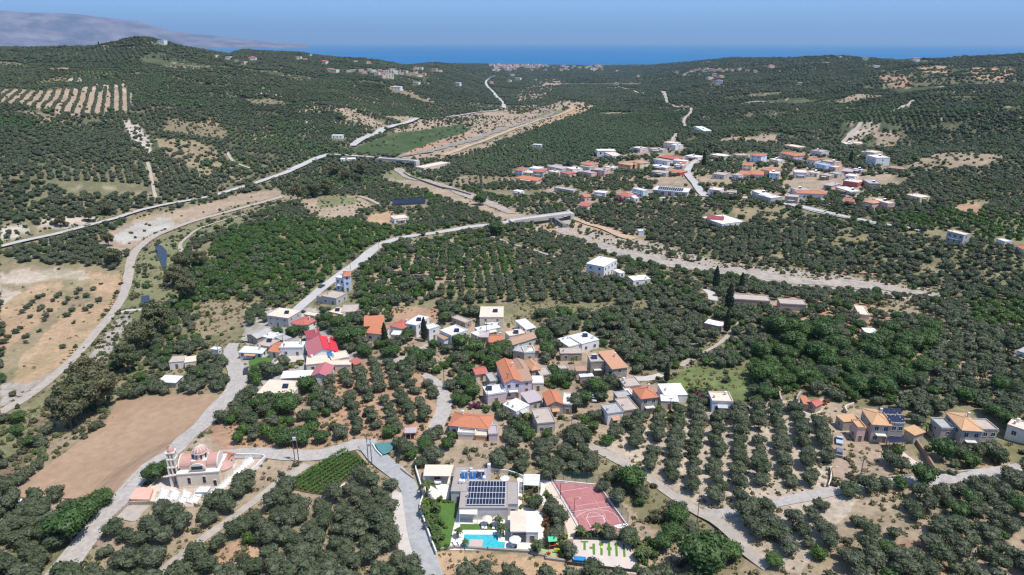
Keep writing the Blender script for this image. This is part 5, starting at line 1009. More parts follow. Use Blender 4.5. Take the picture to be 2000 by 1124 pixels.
flatsheet('church_yard', 'c7', [(440,635),(560,520),(640,470),(730,470),(1180,470),(1240,370),(1310,345),(1300,400),(1200,500),(1150,575),(740,620),(640,660),(530,650),(500,770),(300,760),(420,650)], PAVE, -.40, 'beige paved church yard')
flatsheet('cemetery_ground', 'c7', [(520,640),(740,620),(1150,575),(1310,345),(1580,330),(1540,420),(1400,520),(1250,620),(1050,720),(900,800),(700,800),(500,775)], plain('cemetery_soil', (.46,.37,.29), .95, .12, .8), -.43, 'sandy ground between the graves')
o_ = flatsheet('platform', 'c7', [(272,735),(330,650),(400,635),(500,650),(465,745),(460,758),(280,755)], plain('paving_pink', (.66,.40,.31), .85, .06, .8), -.42, 'raised pink paved platform at the cemetery corner', thick=.9)
flatsheet('parking', 'c7', [(130,905),(250,790),(300,780),(470,790),(400,850),(340,930),(290,945)], plain('lot_gravel', (.42,.36,.31), .95, .14, .6), -.44, 'small gravel lot beside the main road')
wallrun('garden_wall', 'white cemetery wall beside the upper road', 'c7', [(1235,325),(1300,312),(1560,318),(1590,335),(1500,430),(1420,490)], 1.1, .25, WHITE, z=-.45)
wallrun('retaining_wall', 'low brown wall between gravel lot and pink platform', 'c7', [(110,915),(200,830),(260,778),(460,772),(520,778)], .9, .3, WALL['stone'], z=-.45)
wallrun('garden_wall', 'low pale kerb wall at the church yard entrance', 'c7', [(440,640),(520,560),(560,510)], .6, .25, CREAM, z=-.45)
def graves():
    root = empty('grave', (0, 0, 0)); m = MB(); m.box(-.62, .62, -1.1, 1.1, 0, .45); m.box(-.5, .5, -.95, .95, .452, .56); m.build('slab', MARBLE, root)
    m = MB(); m.box(-.5, .5, 1.0, 1.16, .45, 1.05); m.box(-.07, .07, 1.02, 1.12, 1.05, 1.75); m.box(-.28, .28, 1.03, 1.11, 1.4, 1.52); m.build('headstone', MARBLE, root)
    rows_ = {'white marble grave in the block of rows nearest the gravel lot': [(615,660),(610,690),(600,718),(585,745),(560,765),(700,655),(725,675),(712,703),(700,730),(830,680),(815,708),(800,738),(780,762),(955,668),(935,698),(918,728),(895,755),(650,740),(860,760)],
             'white marble grave in the diagonal line along the cemetery edge': [(1455,362),(1430,378),(1410,395),(1388,412),(1365,435),(1345,455),(1325,475),(1300,492),(1275,520),(1255,540),(1235,560),(1210,580),(1190,605),(1165,625),(1135,645),(1110,668),(1080,688)]}
    first = True
    for lab, pts in rows_.items():
        for (x, y, z) in W_('c7', pts, -.42):
            o = root if first else copy_tree(root); first = False; o.location = (x, y, -.42); o.rotation_euler = (0, 0, random.uniform(-.1, .1) + (1.2 if 'block' in lab else .5)); o.scale = (random.uniform(.68, .9),) * 2 + (random.uniform(.8, 1.2),)
            tag(o, lab, 'grave', lab.replace('white marble grave', 'graves'))
graves()
house('c7', (915,660), (1020,660), (1020,635), 1.2, 'flat', 0, 'green', 'metal', 'grey-green family tomb among the white graves', name='tomb', nf=0, ns=0, par=0)

# ------------------------------------------------------------------ pool villa
VZ = .6
def villa():
    P0 = W_('c8', [(760,520)], VZ)[0]; o = empty('villa', (P0[0], P0[1] + 3, VZ), 0, 'grey flat roofed villa with a large solar array, behind the swimming pool', 'villa')
    ROOFM['villa'] = plain('roof_villa_taupe', (.36,.315,.29), .9, .06, .8)
    WALL['villa'] = plain('villa_wall', (.60,.56,.52), .8, .05, .8)
    block(o, 'c8', (540,522), (975,522), (972,285), 3.4, 'flat', 0, 'villa', 'villa', nf=0, ns=1, par=.12)
    block(o, 'c8', (977,487), (1066,487), (1082,287), 3.36, 'flat', 0, 'villa', 'villa', nf=1, ns=1, par=.12)
    block(o, 'c8', (465,372), (600,376), (715,155), 3.44, 'flat', 0, 'villa', 'villa', nf=1, ns=0, par=.12, maxd=16)
    block(o, 'c8', (600,300), (790,300), (780,170), 3.48, 'flat', 0, 'villa', 'villa', nf=0, ns=0, par=.12)
    rt = VZ + 3.4 + .2; M = lrs(o).inverted()
    q = W_('c8', [(600,500),(948,500),(958,290),(628,288)], rt); nx, ny = 12, 4
    for j in range(ny):
        for i in range(nx):
            def at(a, b): p = (q[0] * (1 - a) + q[1] * a) * (1 - b) + (q[3] * (1 - a) + q[2] * a) * b; return Vector(p)
            e = .06; a0, a1 = (i + e) / nx, (i + 1 - e) / nx; b0, b1 = (j + .04) / ny, (j + .96) / ny; vs = [at(a0, b0), at(a1, b0), at(a1, b1), at(a0, b1)]
            for k, v in enumerate(vs): v.z += .10 if k < 2 else .42
            m = MB(); vs = [M @ v for v in vs]; lo = [v - Vector((0, 0, .06)) for v in vs]; m.add(vs + lo, [(0,1,2,3)], 0); m.add(vs + lo, [(0,4,5,1),(1,5,6,2),(2,6,7,3),(3,7,4,0),(7,6,5,4)], 1); m.build('solar_panel', [PVM, PVF], o)
    frame_ = MB()
    for j in range(ny + 1):
        a = M @ Vector(q[0] * (1 - j/ny) + q[3] * j/ny); b = M @ Vector(q[1] * (1 - j/ny) + q[2] * j/ny); frame_.tube(a + Vector((0,0,.4)), b + Vector((0,0,.4)), .10, .10, 4)
    for i in range(nx + 1):
        for j in range(ny):
            a = q[0] * (1 - i/nx) + q[1] * i/nx; b = q[3] * (1 - i/nx) + q[2] * i/nx; p0, p1 = M @ Vector(a + (b - a) * (j + .03)/ny), M @ Vector(a + (b - a) * (j + .97)/ny); frame_.tube(p0 + Vector((0,0,.13)), p1 + Vector((0,0,.45)), .05, .05, 4)
    frame_.build('panel_frame', PVF, o)
    bm_ = plain('pv_blue', (.02,.10,.28), .25, .1, 2, spec=.5)
    for (a, b) in ((585,240),(660,238),(737,240)):
        p = M @ Vector(W_('c8', [(a, b)], rt)[0]); m = MB(); m.add([(-.85,-1.0,.1),(.85,-1.0,.1),(.85,.7,.9),(-.85,.7,.9),(-.85,-1.0,.02),(.85,-1.0,.02),(.85,.7,.82),(-.85,.7,.82)], [(0,1,2,3),(0,4,5,1),(1,5,6,2),(2,6,7,3),(3,7,4,0)], 0); m.box(-.03,.03,-1.0,.7,.5,.95,1); m.tube((-.75,.95,1.1),(.75,.95,1.1),.26,.26,10,1); m.build('water_heater', [bm_, TANK], o, p)
    for (a, b) in ((548,292),(578,294),(762,262)):
        p = M @ Vector(W_('c8', [(a, b)], rt)[0]); m = MB(); m.tube((-.0,-.5,.5),(0,.5,.5),.42,.42,12); m.build('water_tank', WHITE, o, p)
    p = M @ Vector(W_('c8', [(808,215)], rt - 2)[0]); m = MB(); m.box(-.4,.4,-.5,.5,-1.5,3.2); m.build('chimney', WHITE, o, p)
    # glazed terrace front with awning
    for (a, b) in ((625,600),(770,560),(905,560),(850,560)):
        p = M @ Vector(W_('c8', [(a, b)], VZ + 1.0)[0]); g = put('patio_door', BIGWIN, o, (p.x, -3.2 if a > 700 else -3.25, 0.05)); g.scale = (1.2, 1, 1.15)
    q2 = [M @ Vector(v) for v in W_('c8', [(540,572),(700,577),(704,528),(540,524)], VZ + 2.9)]; m = MB(); top = [v + Vector((0,0,.0 if k < 2 else .3)) for k, v in enumerate(q2)]; lo = [v - Vector((0,0,.06)) for v in top]; m.add(top + lo, [(0,1,2,3),(0,4,5,1),(1,5,6,2),(2,6,7,3),(3,7,4,0),(7,6,5,4)]); m.build('awning', plain('canvas_cream', (.70,.64,.56), .85, .04, 2), o)
    for k in (0, 1): v = q2[k]; m = MB(); m.box(v.x - .06, v.x + .06, v.y, v.y + .12, 0, 2.85); m.build('post', WHITE, o)
villa()
gh = empty('guest_house', tuple(W_('c8', [(1120,640)], VZ)[0]), 0, 'cream roofed pool house right of the swimming pool', 'house')
block(gh, 'c8', (1002,732), (1140,732), (1142,552), 3.0, 'flat', 0, 'grey', 'cream', nf=0, ns=0, par=.05); block(gh, 'c8', (1142,736), (1250,738), (1252,556), 3.06, 'flat', 0, 'white', 'white', nf=1, ns=1, par=.05)
pq = W_('c8', [(1012,842),(1138,842)], VZ); m = MB(); m.box(-.0, float(pq[1][0] - pq[0][0]) - .3, -.12, .0, 0, 2.6); g_ = m.build('sliding_door', GLASS, gh); g_.location = lrs(gh).inverted() @ Vector((pq[0][0] + .2, float(W_('c8', [(1002,732)], VZ + 3)[0][1]) - .01, VZ))
def canopy(f, pts, z, h, mat, label, name='carport', slats=0, postmat=None, cat=None):
    q = W_(f, pts, z + h); c = q.mean(0); o = empty(name, (c[0], c[1], z), 0, label, cat or name); L_ = [Vector((p[0] - c[0], p[1] - c[1], h)) for p in q]
    for k, v in enumerate(L_): m = MB(); m.box(v.x * .96 - .08, v.x * .96 + .08, v.y * .94 - .08, v.y * .94 + .08, 0, h - .03); m.build('post', postmat or WHITE, o)
    if slats:
        for k in range(slats):
            a, b = (k + .12) / slats, (k + .88) / slats; vs = [L_[0].lerp(L_[3], a), L_[1].lerp(L_[2], a), L_[1].lerp(L_[2], b), L_[0].lerp(L_[3], b)]; m = MB(); lo = [v - Vector((0,0,.1)) for v in vs]; m.add(vs + lo, [(0,1,2,3),(0,4,5,1),(1,5,6,2),(2,6,7,3),(3,7,4,0),(7,6,5,4)]); m.build('slat', mat, o)
    else:
        m = MB(); lo = [v - Vector((0,0,.1)) for v in L_]; m.add(L_ + lo, [(0,1,2,3),(0,4,5,1),(1,5,6,2),(2,6,7,3),(3,7,4,0),(7,6,5,4)]); m.build('roof', mat, o)
    pp = [tuple(p) for p in np.array(K(f, *pts))]; fill(NOCROWN, pp); fill(NOBASE, pp); return o
canopy('c8', [(215,228),(460,232),(490,130),(232,128)], VZ, 2.9, plain('canvas_sand', (.66,.57,.46), .85, .05, 1.5), 'sand coloured carport roof at the villa gate')
canopy('c8', [(1115,312),(1256,318),(1266,215),(1120,213)], VZ, 2.9, WHITE, 'white slatted pergola right of the villa', 'pergola', 9)
flatsheet('villa_terrace', 'c8', [(450,895),(480,720),(535,500),(540,470),(960,470),(985,610),(990,500),(1190,520),(1290,560),(1300,700),(1290,860),(1190,905)], PAVEL, VZ + .06, 'pale paved terrace round the swimming pool')
flatsheet('driveway', 'c8', [(205,240),(230,170),(470,180),(455,330),(440,440),(390,440),(255,432),(225,330)], PAVEL, VZ + .065, 'pale driveway under the carport')
flatsheet('footpath', 'c8', [(1262,270),(1330,262),(1370,290),(1312,330),(1300,400),(1340,500),(1290,520),(1262,420),(1275,330)], PAVEL, VZ + .07, 'pale curving garden path')
flatsheet('footpath', 'c8', [(1060,230),(1110,230),(1100,500),(1060,500)], PAVEL, VZ + .065, 'pale path along the villa side')
flatsheet('lawn', 'c8', [(385,470),(530,475),(498,640),(478,720),(445,890),(345,915),(320,880),(270,720),(235,600),(190,560),(200,480),(300,450)], LAWN, VZ + .08, 'green lawn between villa and garden wall', crown=False)
flatsheet('lawn', 'c8', [(548,662),(905,664),(905,716),(548,714)], LAWN, VZ + .09, 'narrow lawn strip above the pool')
flatsheet('garden_bed', 'c8', [(1110,320),(1262,330),(1270,500),(1180,530),(1110,510)], plain('bed_soil', (.25,.19,.13), .95, .2, 1.5), VZ + .05, 'planted bed below the pergola', crown=False)
def pool():
    z = VZ + .1; pts = W_('c8', [(583,757),(892,760),(890,822),(950,826),(946,886),(566,882)], z); c = pts.mean(0); o = empty('swimming_pool', (c[0], c[1], z), 0, 'turquoise swimming pool with a tan platform', 'swimming pool')
    m, t, b = nodes('pool_water'); n = noise_node(t, 1.2, 3, .6, vec=geo_pos(t)); L(t, ramp(t, n.outputs[0], [(.3, (.03,.36,.44)), (.7, (.08,.50,.56))]).outputs[0], b.inputs['Base Color']); b.inputs['Roughness'].default_value = .08
    bp = t.nodes.new('ShaderNodeBump'); bp.inputs['Strength'].default_value = .15; L(t, n.outputs[0], bp.inputs['Height']); L(t, bp.outputs[0], b.inputs['Normal'])
    def sh(name, P, mat, dz, th=0.0):
        s_ = sheet_world(name, P, mat, z=z, dz=dz, thick=th); s_.parent = o; s_.location = -Vector(o.location); return s_
    sh('coping', W_('c8', [(572,747),(902,750),(900,815),(962,818),(958,895),(554,891)], z), WHITE, -.02, .06); sh('water', pts, m, .05)
    sh('platform', W_('c8', [(634,806),(756,806),(742,884),(620,884)], z), plain('deck_tan', (.50,.41,.35), .85, .06, 2), .06, .08)
pool()
def parasol(f, p, z, r, mat, label, group=None):
    x, y, _ = W_(f, [p], z + 2.2)[0]; o = empty('parasol', (x, y, z), random.uniform(0, 1), label, 'parasol', group); m = MB(); m.lathe([(.03, 2.75), (r * .5, 2.55), (r, 2.2), (r * .98, 2.17), (.03, 2.6)], 8); m.build('canopy', mat, o)
    m = MB(); m.tube((0, 0, 0), (0, 0, 2.7), .04, .04, 6); m.build('pole', WOOD, o); m = MB(); m.lathe([(.4, 0), (.4, .1), (.02, .12)], 10); m.build('base', DARKM, o)
CR = plain('parasol_cream', (.74,.64,.52), .8, .04, 2)
parasol('c8', (790,612), VZ, 1.25, CR, 'left one of the two cream parasols on the lawn strip'); parasol('c8', (884,616), VZ, 1.25, CR, 'right one of the two cream parasols on the lawn strip'); parasol('c8', (1042,802), VZ, 1.45, WHITE, 'white parasol by the pool house'); parasol('c8', (948,250), VZ, 1.3, WHITE, 'white parasol behind the villa')
def lounger(f, p, z, rz, label, group=None):
    x, y, _ = W_(f, [p], z)[0]; o = empty('sun_lounger', (x, y, z), rz, label, 'sun lounger', group); m = MB(); m.box(-.35, .35, -.95, .35, .3, .4); m.build('seat', WHITE, o); m = MB(); m.add([(-.35,.35,.3),(.35,.35,.3),(.35,.95,.75),(-.35,.95,.75),(-.35,.35,.4),(.35,.35,.4),(.35,.9,.84),(-.35,.9,.84)], [(3,2,1,0),(4,5,6,7),(0,1,5,4),(1,2,6,5),(2,3,7,6),(3,0,4,7)]); m.build('backrest', WHITE, o)
    for sx in (-.3, .3):
        for sy in (-.85, .3): m = MB(); m.box(sx - .03, sx + .03, sy - .03, sy + .03, 0, .3); m.build('leg', WHITE, o)
for a, b, r_ in ((750,690,.2),(775,692,.1),(850,692,-.1),(880,692,.1),(500,850,.4),(545,850,.4)): lounger('c8', (a, b), VZ + .1, r_, 'white sun lounger beside the lawn strip or pool edge', 'sun loungers round the pool')
lounger('c8', (1010,860), VZ + .1, .5, 'white sun lounger nearest the white pool parasol')
wallrun('garden_wall', 'long curving white wall between the villa garden and the road', 'c8', [(148,120),(150,200),(178,290),(205,380),(222,432),(190,520),(190,570),(222,660),(255,750),(290,850),(335,962)], 1.7, .3, WHITE, z=VZ - .4)
wallrun('retaining_wall', 'grey front wall below the swimming pool', 'c8', [(380,905),(500,888),(800,905),(1190,930)], .9, .5, plain('wall_taupe', (.30,.27,.25), .85, .06, 1), z=VZ - .3, drop=2)
wallrun('retaining_wall', 'stepped grey front wall below the playground', 'c9', [(195,925),(330,950),(335,975),(520,1000)], .9, .5, plain('wall_taupe', (.30,.27,.25), .85, .06, 1), z=VZ - .3, drop=2)
wallrun('garden_wall', 'white back wall behind the villa', 'c8', [(820,190),(980,212),(1070,240),(1115,262)], 1.2, .25, WHITE, z=VZ - .2)
wallrun('garden_wall', 'low wall by the road opposite the villa gate', 'c14', [(1390,455),(1420,510),(1480,570)], .8, .25, WHITE)
wallrun('garden_wall', 'low stone wall by the road above the villa gate', 'c14', [(1665,690),(1720,735),(1790,785)], .7, .3, WALL['stone'])
wallrun('garden_wall', 'white kerb wall under the vineyard', 'c14', [(912,975),(1000,915),(1120,835)], .5, .3, WHITE)
def shrub(f, p, s, kind, label, z=None, group=None):
    P = G_(f, [p])[0]; mesh_ = {'g': ME_SH[0], 'y': ME_SH[1], 'r': ME_SH[2], 'm': ME_SH[3]}[kind]; o = put('garden_shrub', mesh_, None, tuple(P), random.uniform(0, 6)); o.scale = (s, s, s); tag(o, label, 'shrub', group)

# ------------------------------------------------------------------ sports court and play terrace
flatsheet('garden_path', 'c9', [(290,190),(385,210),(560,500),(640,640),(600,760),(550,770),(540,690),(480,520),(420,400),(340,290)], PAVE, VZ + .05, 'beige path along the left side of the court')
def court():
    z = VZ + .1; cor = [(398,204),(838,249),(1112,636),(1160,692),(690,686),(640,622)]; P = W_('c9', cor, z); c = P.mean(0); o = empty('sports_court', (c[0], c[1], z), 0, 'rust red sports court with white and orange lines', 'sports court'); fill(NOBASE, K('c9', *cor)); fill(NOCROWN, K('c9', *cor))
    RED = plain('court_red', (.40,.165,.165), .8, .10, .9, stain=(.47,.24,.235)); LW = plain('line_white', (.72,.66,.66), .7, .04, 2); LO = plain('line_orange', (.66,.34,.18), .7, .04, 2); s_ = sheet_world('surface', P, RED, z=z); s_.parent = o; s_.location = -Vector(o.location)
    def ln(pts, wd, mat, k): q = line_on('c9', pts, wd, z + .008 + k * .003, mat, 'line_marking', o); q.location = -Vector(o.location)
    ln([(402,212),(642,612)], .22, LW, 0); ln([(478,302),(742,262)], .09, LW, 1); ln([(560,502),(966,448)], .11, LW, 2); ln([(625,442),(905,402)], .06, LW, 3); ln([(722,556),(888,536)], .10, LW, 4); ln([(722,556),(790,684)], .10, LW, 5); ln([(888,536),(928,690)], .12, LW, 6)
    ln([(572,362),(778,332),(955,622)], .10, LO, 7); ln([(572,362),(735,610)], .10, LO, 8); ln([(612,582),(628,548),(665,520),(720,497),(790,482),(860,480),(930,490),(990,512),(1030,545),(1058,600)], .09, LW, 9); ln([(735,552),(738,528),(755,512),(785,503),(815,506),(845,520),(866,538)], .08, LW, 10)
    ln([(866,538),(900,560),(918,600),(926,650)], .07, LW, 11); ln([(905,520),(912,560),(880,572),(850,568)], .06, LW, 12); ln([(940,600),(962,632)], .06, LO, 13)
    for p in ((530,282),(565,272),(600,266)): pass
court()
wallrun('kerb', 'white kerb along the upper and right side of the court', 'c9', [(385,196),(842,242),(1122,632)], .35, .3, WHITE, z=VZ + .02, cat='kerb')
wallrun('kerb', 'white kerb along the left side of the court', 'c9', [(385,200),(640,640)], .3, .3, WHITE, z=VZ + .02, cat='kerb')
wallrun('kerb', 'white low wall at the lower right corner of the court', 'c9', [(1010,655),(1080,640),(1120,640),(1110,668),(1020,668)], .5, .5, WHITE, z=VZ + .02, cat='kerb')
def net_fence(label, f, pts, z, h, step=3.0, mat=None):
    P = W_(f, pts, z); x0 = Vector(P[0]); o = empty('net_fence', x0, 0, label, 'fence'); net = MB(); MT = mat or plain('net_green', (.03,.12,.10), .7, .1, 3)
    for i in range(len(P) - 1):
        a, b = Vector(P[i]) - x0, Vector(P[i + 1]) - x0; n = max(1, round((b - a).length / step))
        for k in range(n + (1 if i == len(P) - 2 else 0)): p = a.lerp(b, k / n); m = MB(); m.tube(p, p + Vector((0, 0, h)), .05, .05, 6); m.build('post', MT, o)
        for q in np.arange(.1, h + .01, .22): net.tube(a + Vector((0,0,q)), b + Vector((0,0,q)), .014, .014, 3, cap=False)
        kk = int((b - a).length / .22)
        for k in range(kk): p = a.lerp(b, k / kk); net.tube(p, p + Vector((0,0,h)), .012, .012, 3, cap=False)
    tag(net.build('net', MT, o), kind=None)
net_fence('tall green net behind the court', 'c9', [(390,196),(842,240)], VZ, 3.4); net_fence('tall green net along the right side of the court', 'c9', [(850,240),(1130,625)], VZ, 3.4); net_fence('low green net along the left side of the court', 'c9', [(400,215),(645,625)], VZ, 1.2, mat=plain('net_dark', (.10,.09,.09), .7, .1, 3))
def lamp(f, base, h, label, z=None, arm=1.2, mat=None, name='street_lamp'):
    P = (W_(f, [base], z) if z is not None else G_(f, [base]))[0]; o = empty(name, tuple(P), 0, label, name.replace('_', ' ')); m = MB(); m.tube((0,0,-.3), (0,0,h), .10, .06, 7); m.build('pole', mat or DARKM, o); m = MB(); m.tube((0,0,h-.1), (arm,0,h+.25), .035, .03, 5); m.build('arm', mat or DARKM, o); m = MB(); m.box(arm - .1, arm + .45, -.13, .13, h + .2, h + .3); m.build('lamp_head', TANK, o)
lamp('c9', (470,372), 4.6, 'floodlight pole at the upper left of the court', VZ); lamp('c9', (605,515), 4.2, 'floodlight pole half way down the left side of the court', VZ); lamp('c9', (1805,618), 8, 'street lamp on a dark pole beside the farm lane'); lamp('c13', (1190,430), 5, 'lamp pole at the end of the villa drive wall')
flatsheet('play_terrace', 'c9', [(600,772),(1128,782),(1245,1040),(1205,1108),(830,1050),(590,1002),(592,880)], plain('paving_rose', (.58,.50,.45), .85, .06, .8), VZ + .06, 'pale rose paved play terrace')
def greens():
    GM = plain('putting_green', (.10,.22,.035), .95, .16, 3); YM = plain('rubber_yellow', (.75,.60,.03), .8, .06, 2); z = VZ + .07
    sh = [('T-shaped putting green, leftmost of the six on the play terrace', [(672,786),(745,786),(745,800),(720,800),(720,874),(698,874),(698,800),(672,800)], None), ('putting green with a left side arm, second of the six', [(786,812),(810,812),(813,920),(790,920),(787,862),(758,862),(758,843),(786,843)], None),
          ('round headed putting green with a yellow patch, third of the six', [(850,808),(860,797),(885,797),(894,808),(892,822),(884,832),(886,924),(864,924),(862,832),(850,822)], [(866,836),(884,836),(884,858),(866,858)]), ('putting green with a cross bar, fourth of the six', [(936,802),(958,802),(960,848),(974,850),(974,874),(962,876),(963,930),(940,930),(938,876),(926,874),(926,850),(936,848)], None),
          ('round headed putting green, fifth of the six on the play terrace', [(998,812),(1008,800),(1030,800),(1040,812),(1038,826),(1030,836),(1034,936),(1012,936),(1008,836),(998,826)], None), ('tapering putting green, rightmost of the six', [(1082,826),(1088,808),(1096,822),(1102,850),(1110,940),(1088,940)], None)]
    for lab, pts, yel in sh:
        P = W_('c9', pts, z); c = P.mean(0); o = empty('putting_green', (c[0], c[1], z), 0, lab, 'putting green'); s_ = sheet_world('turf', P, GM, z=z, thick=.05); s_.parent = o; s_.location = -Vector(o.location)
        if yel: y_ = sheet_world('patch', W_('c9', yel, z), YM, z=z, dz=.055, thick=.03); y_.parent = o; y_.location = -Vector(o.location)
greens()
for (a, b, s_, lab) in ((660,990,1.0,'blue covered container on the play terrace, larger one'), (772,1003,.6,'blue covered container on the play terrace, smaller one')):
    P = W_('c9', [(a, b)], VZ)[0]; o = empty('container', tuple(P), -.1, lab, 'container'); m = MB(); m.box(-1.3*s_, 1.3*s_, -.6, .6, .05, .9); m.build('box', BLUEP, o); m = MB(); m.box(-1.35*s_, 1.35*s_, -.65, .65, .9, 1.0); m.build('lid', BLUEP, o)
def panel_fence(label, f, pts, z, h, mat, step=2.4):
    P = W_(f, pts, z); x0 = Vector(P[0]); o = empty('fence', x0, 0, label, 'fence')
    for i in range(len(P) - 1):
        a, b = Vector(P[i]) - x0, Vector(P[i+1]) - x0; n = max(1, round((b - a).length / step)); d = (b - a).normalized(); s = Vector((-d.y, d.x, 0)) * .025
        for k in range(n):
            p, q = a.lerp(b, k / n) + d * .06, a.lerp(b, (k + 1) / n) - d * .06; m = MB(); m.add([p - s, q - s, q + s, p + s] + [v + Vector((0,0,h)) for v in (p - s, q - s, q + s, p + s)], [(0,3,2,1),(4,5,6,7),(0,1,5,4),(1,2,6,5),(2,3,7,6),(3,0,4,7)]); m.build('panel', mat, o)
            m = MB(); r_ = a.lerp(b, k / n); m.box(r_.x - .05, r_.x + .05, r_.y - .05, r_.y + .05, -.5, h + .15); m.build('post', DARKM, o)
panel_fence('dark panel fence below the play terrace', 'c9', [(515,1022),(840,1062),(1160,1098),(1500,1135)], VZ - .2, 1.1, plain('panel_charcoal', (.07,.075,.08), .6, .06, 2))
panel_fence('black railing between palms and play terrace', 'c9', [(610,768),(1140,780)], VZ + .05, .6, DARKM, 1.2)
def playground():
    P = W_('c9', [(390,850)], VZ)[0]; o = empty('playground_tower', (P[0], P[1], VZ + .05), .1, 'play tower with a green roof and yellow slide', 'playground'); G = plain('play_green', (.06,.50,.25), .5, .05, 2); Y = plain('play_yellow', (.75,.58,.04), .5, .05, 2); R = plain('play_red', (.6,.06,.05), .5, .05, 2)
    for sx in (-.8, .8):
        for sy in (-.8, .8): m = MB(); m.tube((sx, sy, 0), (sx, sy, 2.5), .06, .06, 6); m.build('post', WOOD, o)
    m = MB(); m.add([(-1,-1,2.5),(1,-1,2.5),(1,1,2.5),(-1,1,2.5),(-1,0,3.1),(1,0,3.1)], [(0,1,5,4),(2,3,4,5),(1,2,5),(3,0,4),(3,2,1,0)]); m.build('roof', G, o); m = MB(); m.box(-.85,.85,-.85,.85,1.1,1.2); m.build('deck', R, o)
    m = MB(); m.add([(.9,-.3,1.15),(.9,.3,1.15),(3.0,.3,.15),(3.0,-.3,.15),(.9,-.3,1.05),(.9,.3,1.05),(3.0,.3,.05),(3.0,-.3,.05)], [(0,3,2,1),(4,5,6,7),(0,4,7,3),(1,2,6,5),(2,3,7,6)]); m.build('slide', Y, o)
    flatsheet('play_mat', 'c9', [(300,860),(430,865),(425,965),(330,950),(200,920),(240,870)], plain('play_mat_green', (.34,.42,.20), .85, .1, 1), VZ + .07, 'green and sand play mat')
    for nm, a, b, s_, mt, lab in (('spring_rider', 355, 925, .5, R, 'small red spring rider on the play mat'), ('balance_board', 440, 900, .7, Y, 'yellow play panel right of the play tower'), ('play_panel', 450, 760, .9, Y, 'yellow play wall behind the play tower')):
        q = W_('c9', [(a, b)], VZ + .08)[0]; m = MB(); m.box(-s_, s_, -.12, .12, .35, .35 + s_); m.tube((0,0,0),(0,0,.36),.1,.1,6); m.tube((0,0,.3+s_),(0,0,.6+s_),.12,.05,6); tag(m.build(nm, mt, None, tuple(q)), lab, 'playground toy')
playground()

# ------------------------------------------------------------------ the two stone villas
ROOFM['villa_tile'] = tiles('tiles_apricot', (.66,.40,.22), (.58,.34,.19)); WALL['ashlar'] = plain('stone_ashlar', (.46,.40,.34), .92, .16, 1.6, bump=.4)
def pv(root, f, quad, nx, ny, z, lift_=(.1, .35), off=Vector((0,0,0))):
    q = W_(f, quad, z); M = lrs(root).inverted()
    for j in range(ny):
        for i in range(nx):
            def at(a, b): return Vector((q[0] * (1 - a) + q[1] * a) * (1 - b) + (q[3] * (1 - a) + q[2] * a) * b)
            a0, a1, b0, b1 = (i + .05) / nx, (i + .95) / nx, (j + .04) / ny, (j + .96) / ny; vs = [at(a0, b0), at(a1, b0), at(a1, b1), at(a0, b1)]
            for k, v in enumerate(vs): v.z += lift_[0] if k < 2 else lift_[1]
            vs = [M @ v for v in vs]; lo = [v - Vector((0,0,.05)) for v in vs]; m = MB(); m.add(vs + lo, [(0,1,2,3)], 0); m.add(vs + lo, [(0,4,5,1),(1,5,6,2),(2,6,7,3),(3,7,4,0),(7,6,5,4)], 1); m.build('solar_panel', [PVM, PVF], root)
z1 = 3.2; v1 = empty('stone_villa', tuple(W_('c6', [(620,470)], z1)[0]), 0, 'stone villa with solar panels on its flat wing and pergola', 'villa')
block(v1, 'c6', (525,290), (705,302), (570,150), 6.0, 'hip', 1.1, 'ashlar', 'villa_tile', nf=2, ns=2); block(v1, 'c6', (706,290), (836,286), (800,150), 6.05, 'flat', 0, 'ashlar', 'tan', nf=2, ns=1, par=.3)
block(v1, 'c6', (240,275), (405,262), (370,196), 3.0, 'flat', 0, 'ashlar', 'villa_tile', nf=1, ns=1, par=.05); block(v1, 'c6', (375,336), (456,338), (400,264), 4.4, 'flat', 0, 'salmon', 'villa_tile', nf=1, ns=1, par=.4)
block(v1, 'c6', (835,345), (932,400), (870,290), 3.0, 'shed', .5, 'ashlar', 'villa_tile', nf=0, ns=0)
pv(v1, 'c6', [(600,190),(805,200),(800,150),(566,138)], 5, 2, z1 + 6.4); pv(v1, 'c6', [(690,285),(835,285),(830,215),(650,205)], 4, 3, z1 + 6.4, (.1,.25))
canopy('c6', [(685,475),(848,470),(828,418),(664,420)], z1, 2.8, WOOD, 'timber pergola carrying solar panels in front of the first stone villa', 'pergola', 0, WOOD)
pg = [o for o in COL.objects if o.name.startswith('pergola')][-1]; pv(pg, 'c6', [(685,475),(848,470),(828,418),(664,420)], 4, 2, z1 + 2.85, (.03,.2))
z2 = 4.0; v2 = empty('stone_villa', tuple(W_('c6', [(1500,520)], z2)[0]), 0, 'stone villa with an apricot tiled roof, right of the solar one', 'villa')
block(v2, 'c6', (1400,346), (1594,358), (1476,190), 6.4, 'hip', 1.2, 'ashlar', 'villa_tile', nf=2, ns=2); block(v2, 'c6', (1592,352), (1745,354), (1682,256), 5.8, 'flat', 0, 'ashlar', 'tan', nf=2, ns=1, par=.3); block(v2, 'c6', (1195,346), (1330,346), (1235,250), 4.6, 'flat', 0, 'ashlar', 'grey', nf=1, ns=1, par=.5)
flatsheet('driveway', 'c6', [(830,500),(880,440),(1000,600),(1110,765),(1080,790),(860,815),(880,700),(800,640)], PAVE, z1 + .12, 'beige villa driveway'); st(road('dirt_track', K('c6',(195,380),(190,480),(188,580),(190,700),(200,800),(215,850)), 3.6, plain('track_brown', (.36,.27,.20), .95, .14, .5)), 'rutted brown track where the two cars stand')
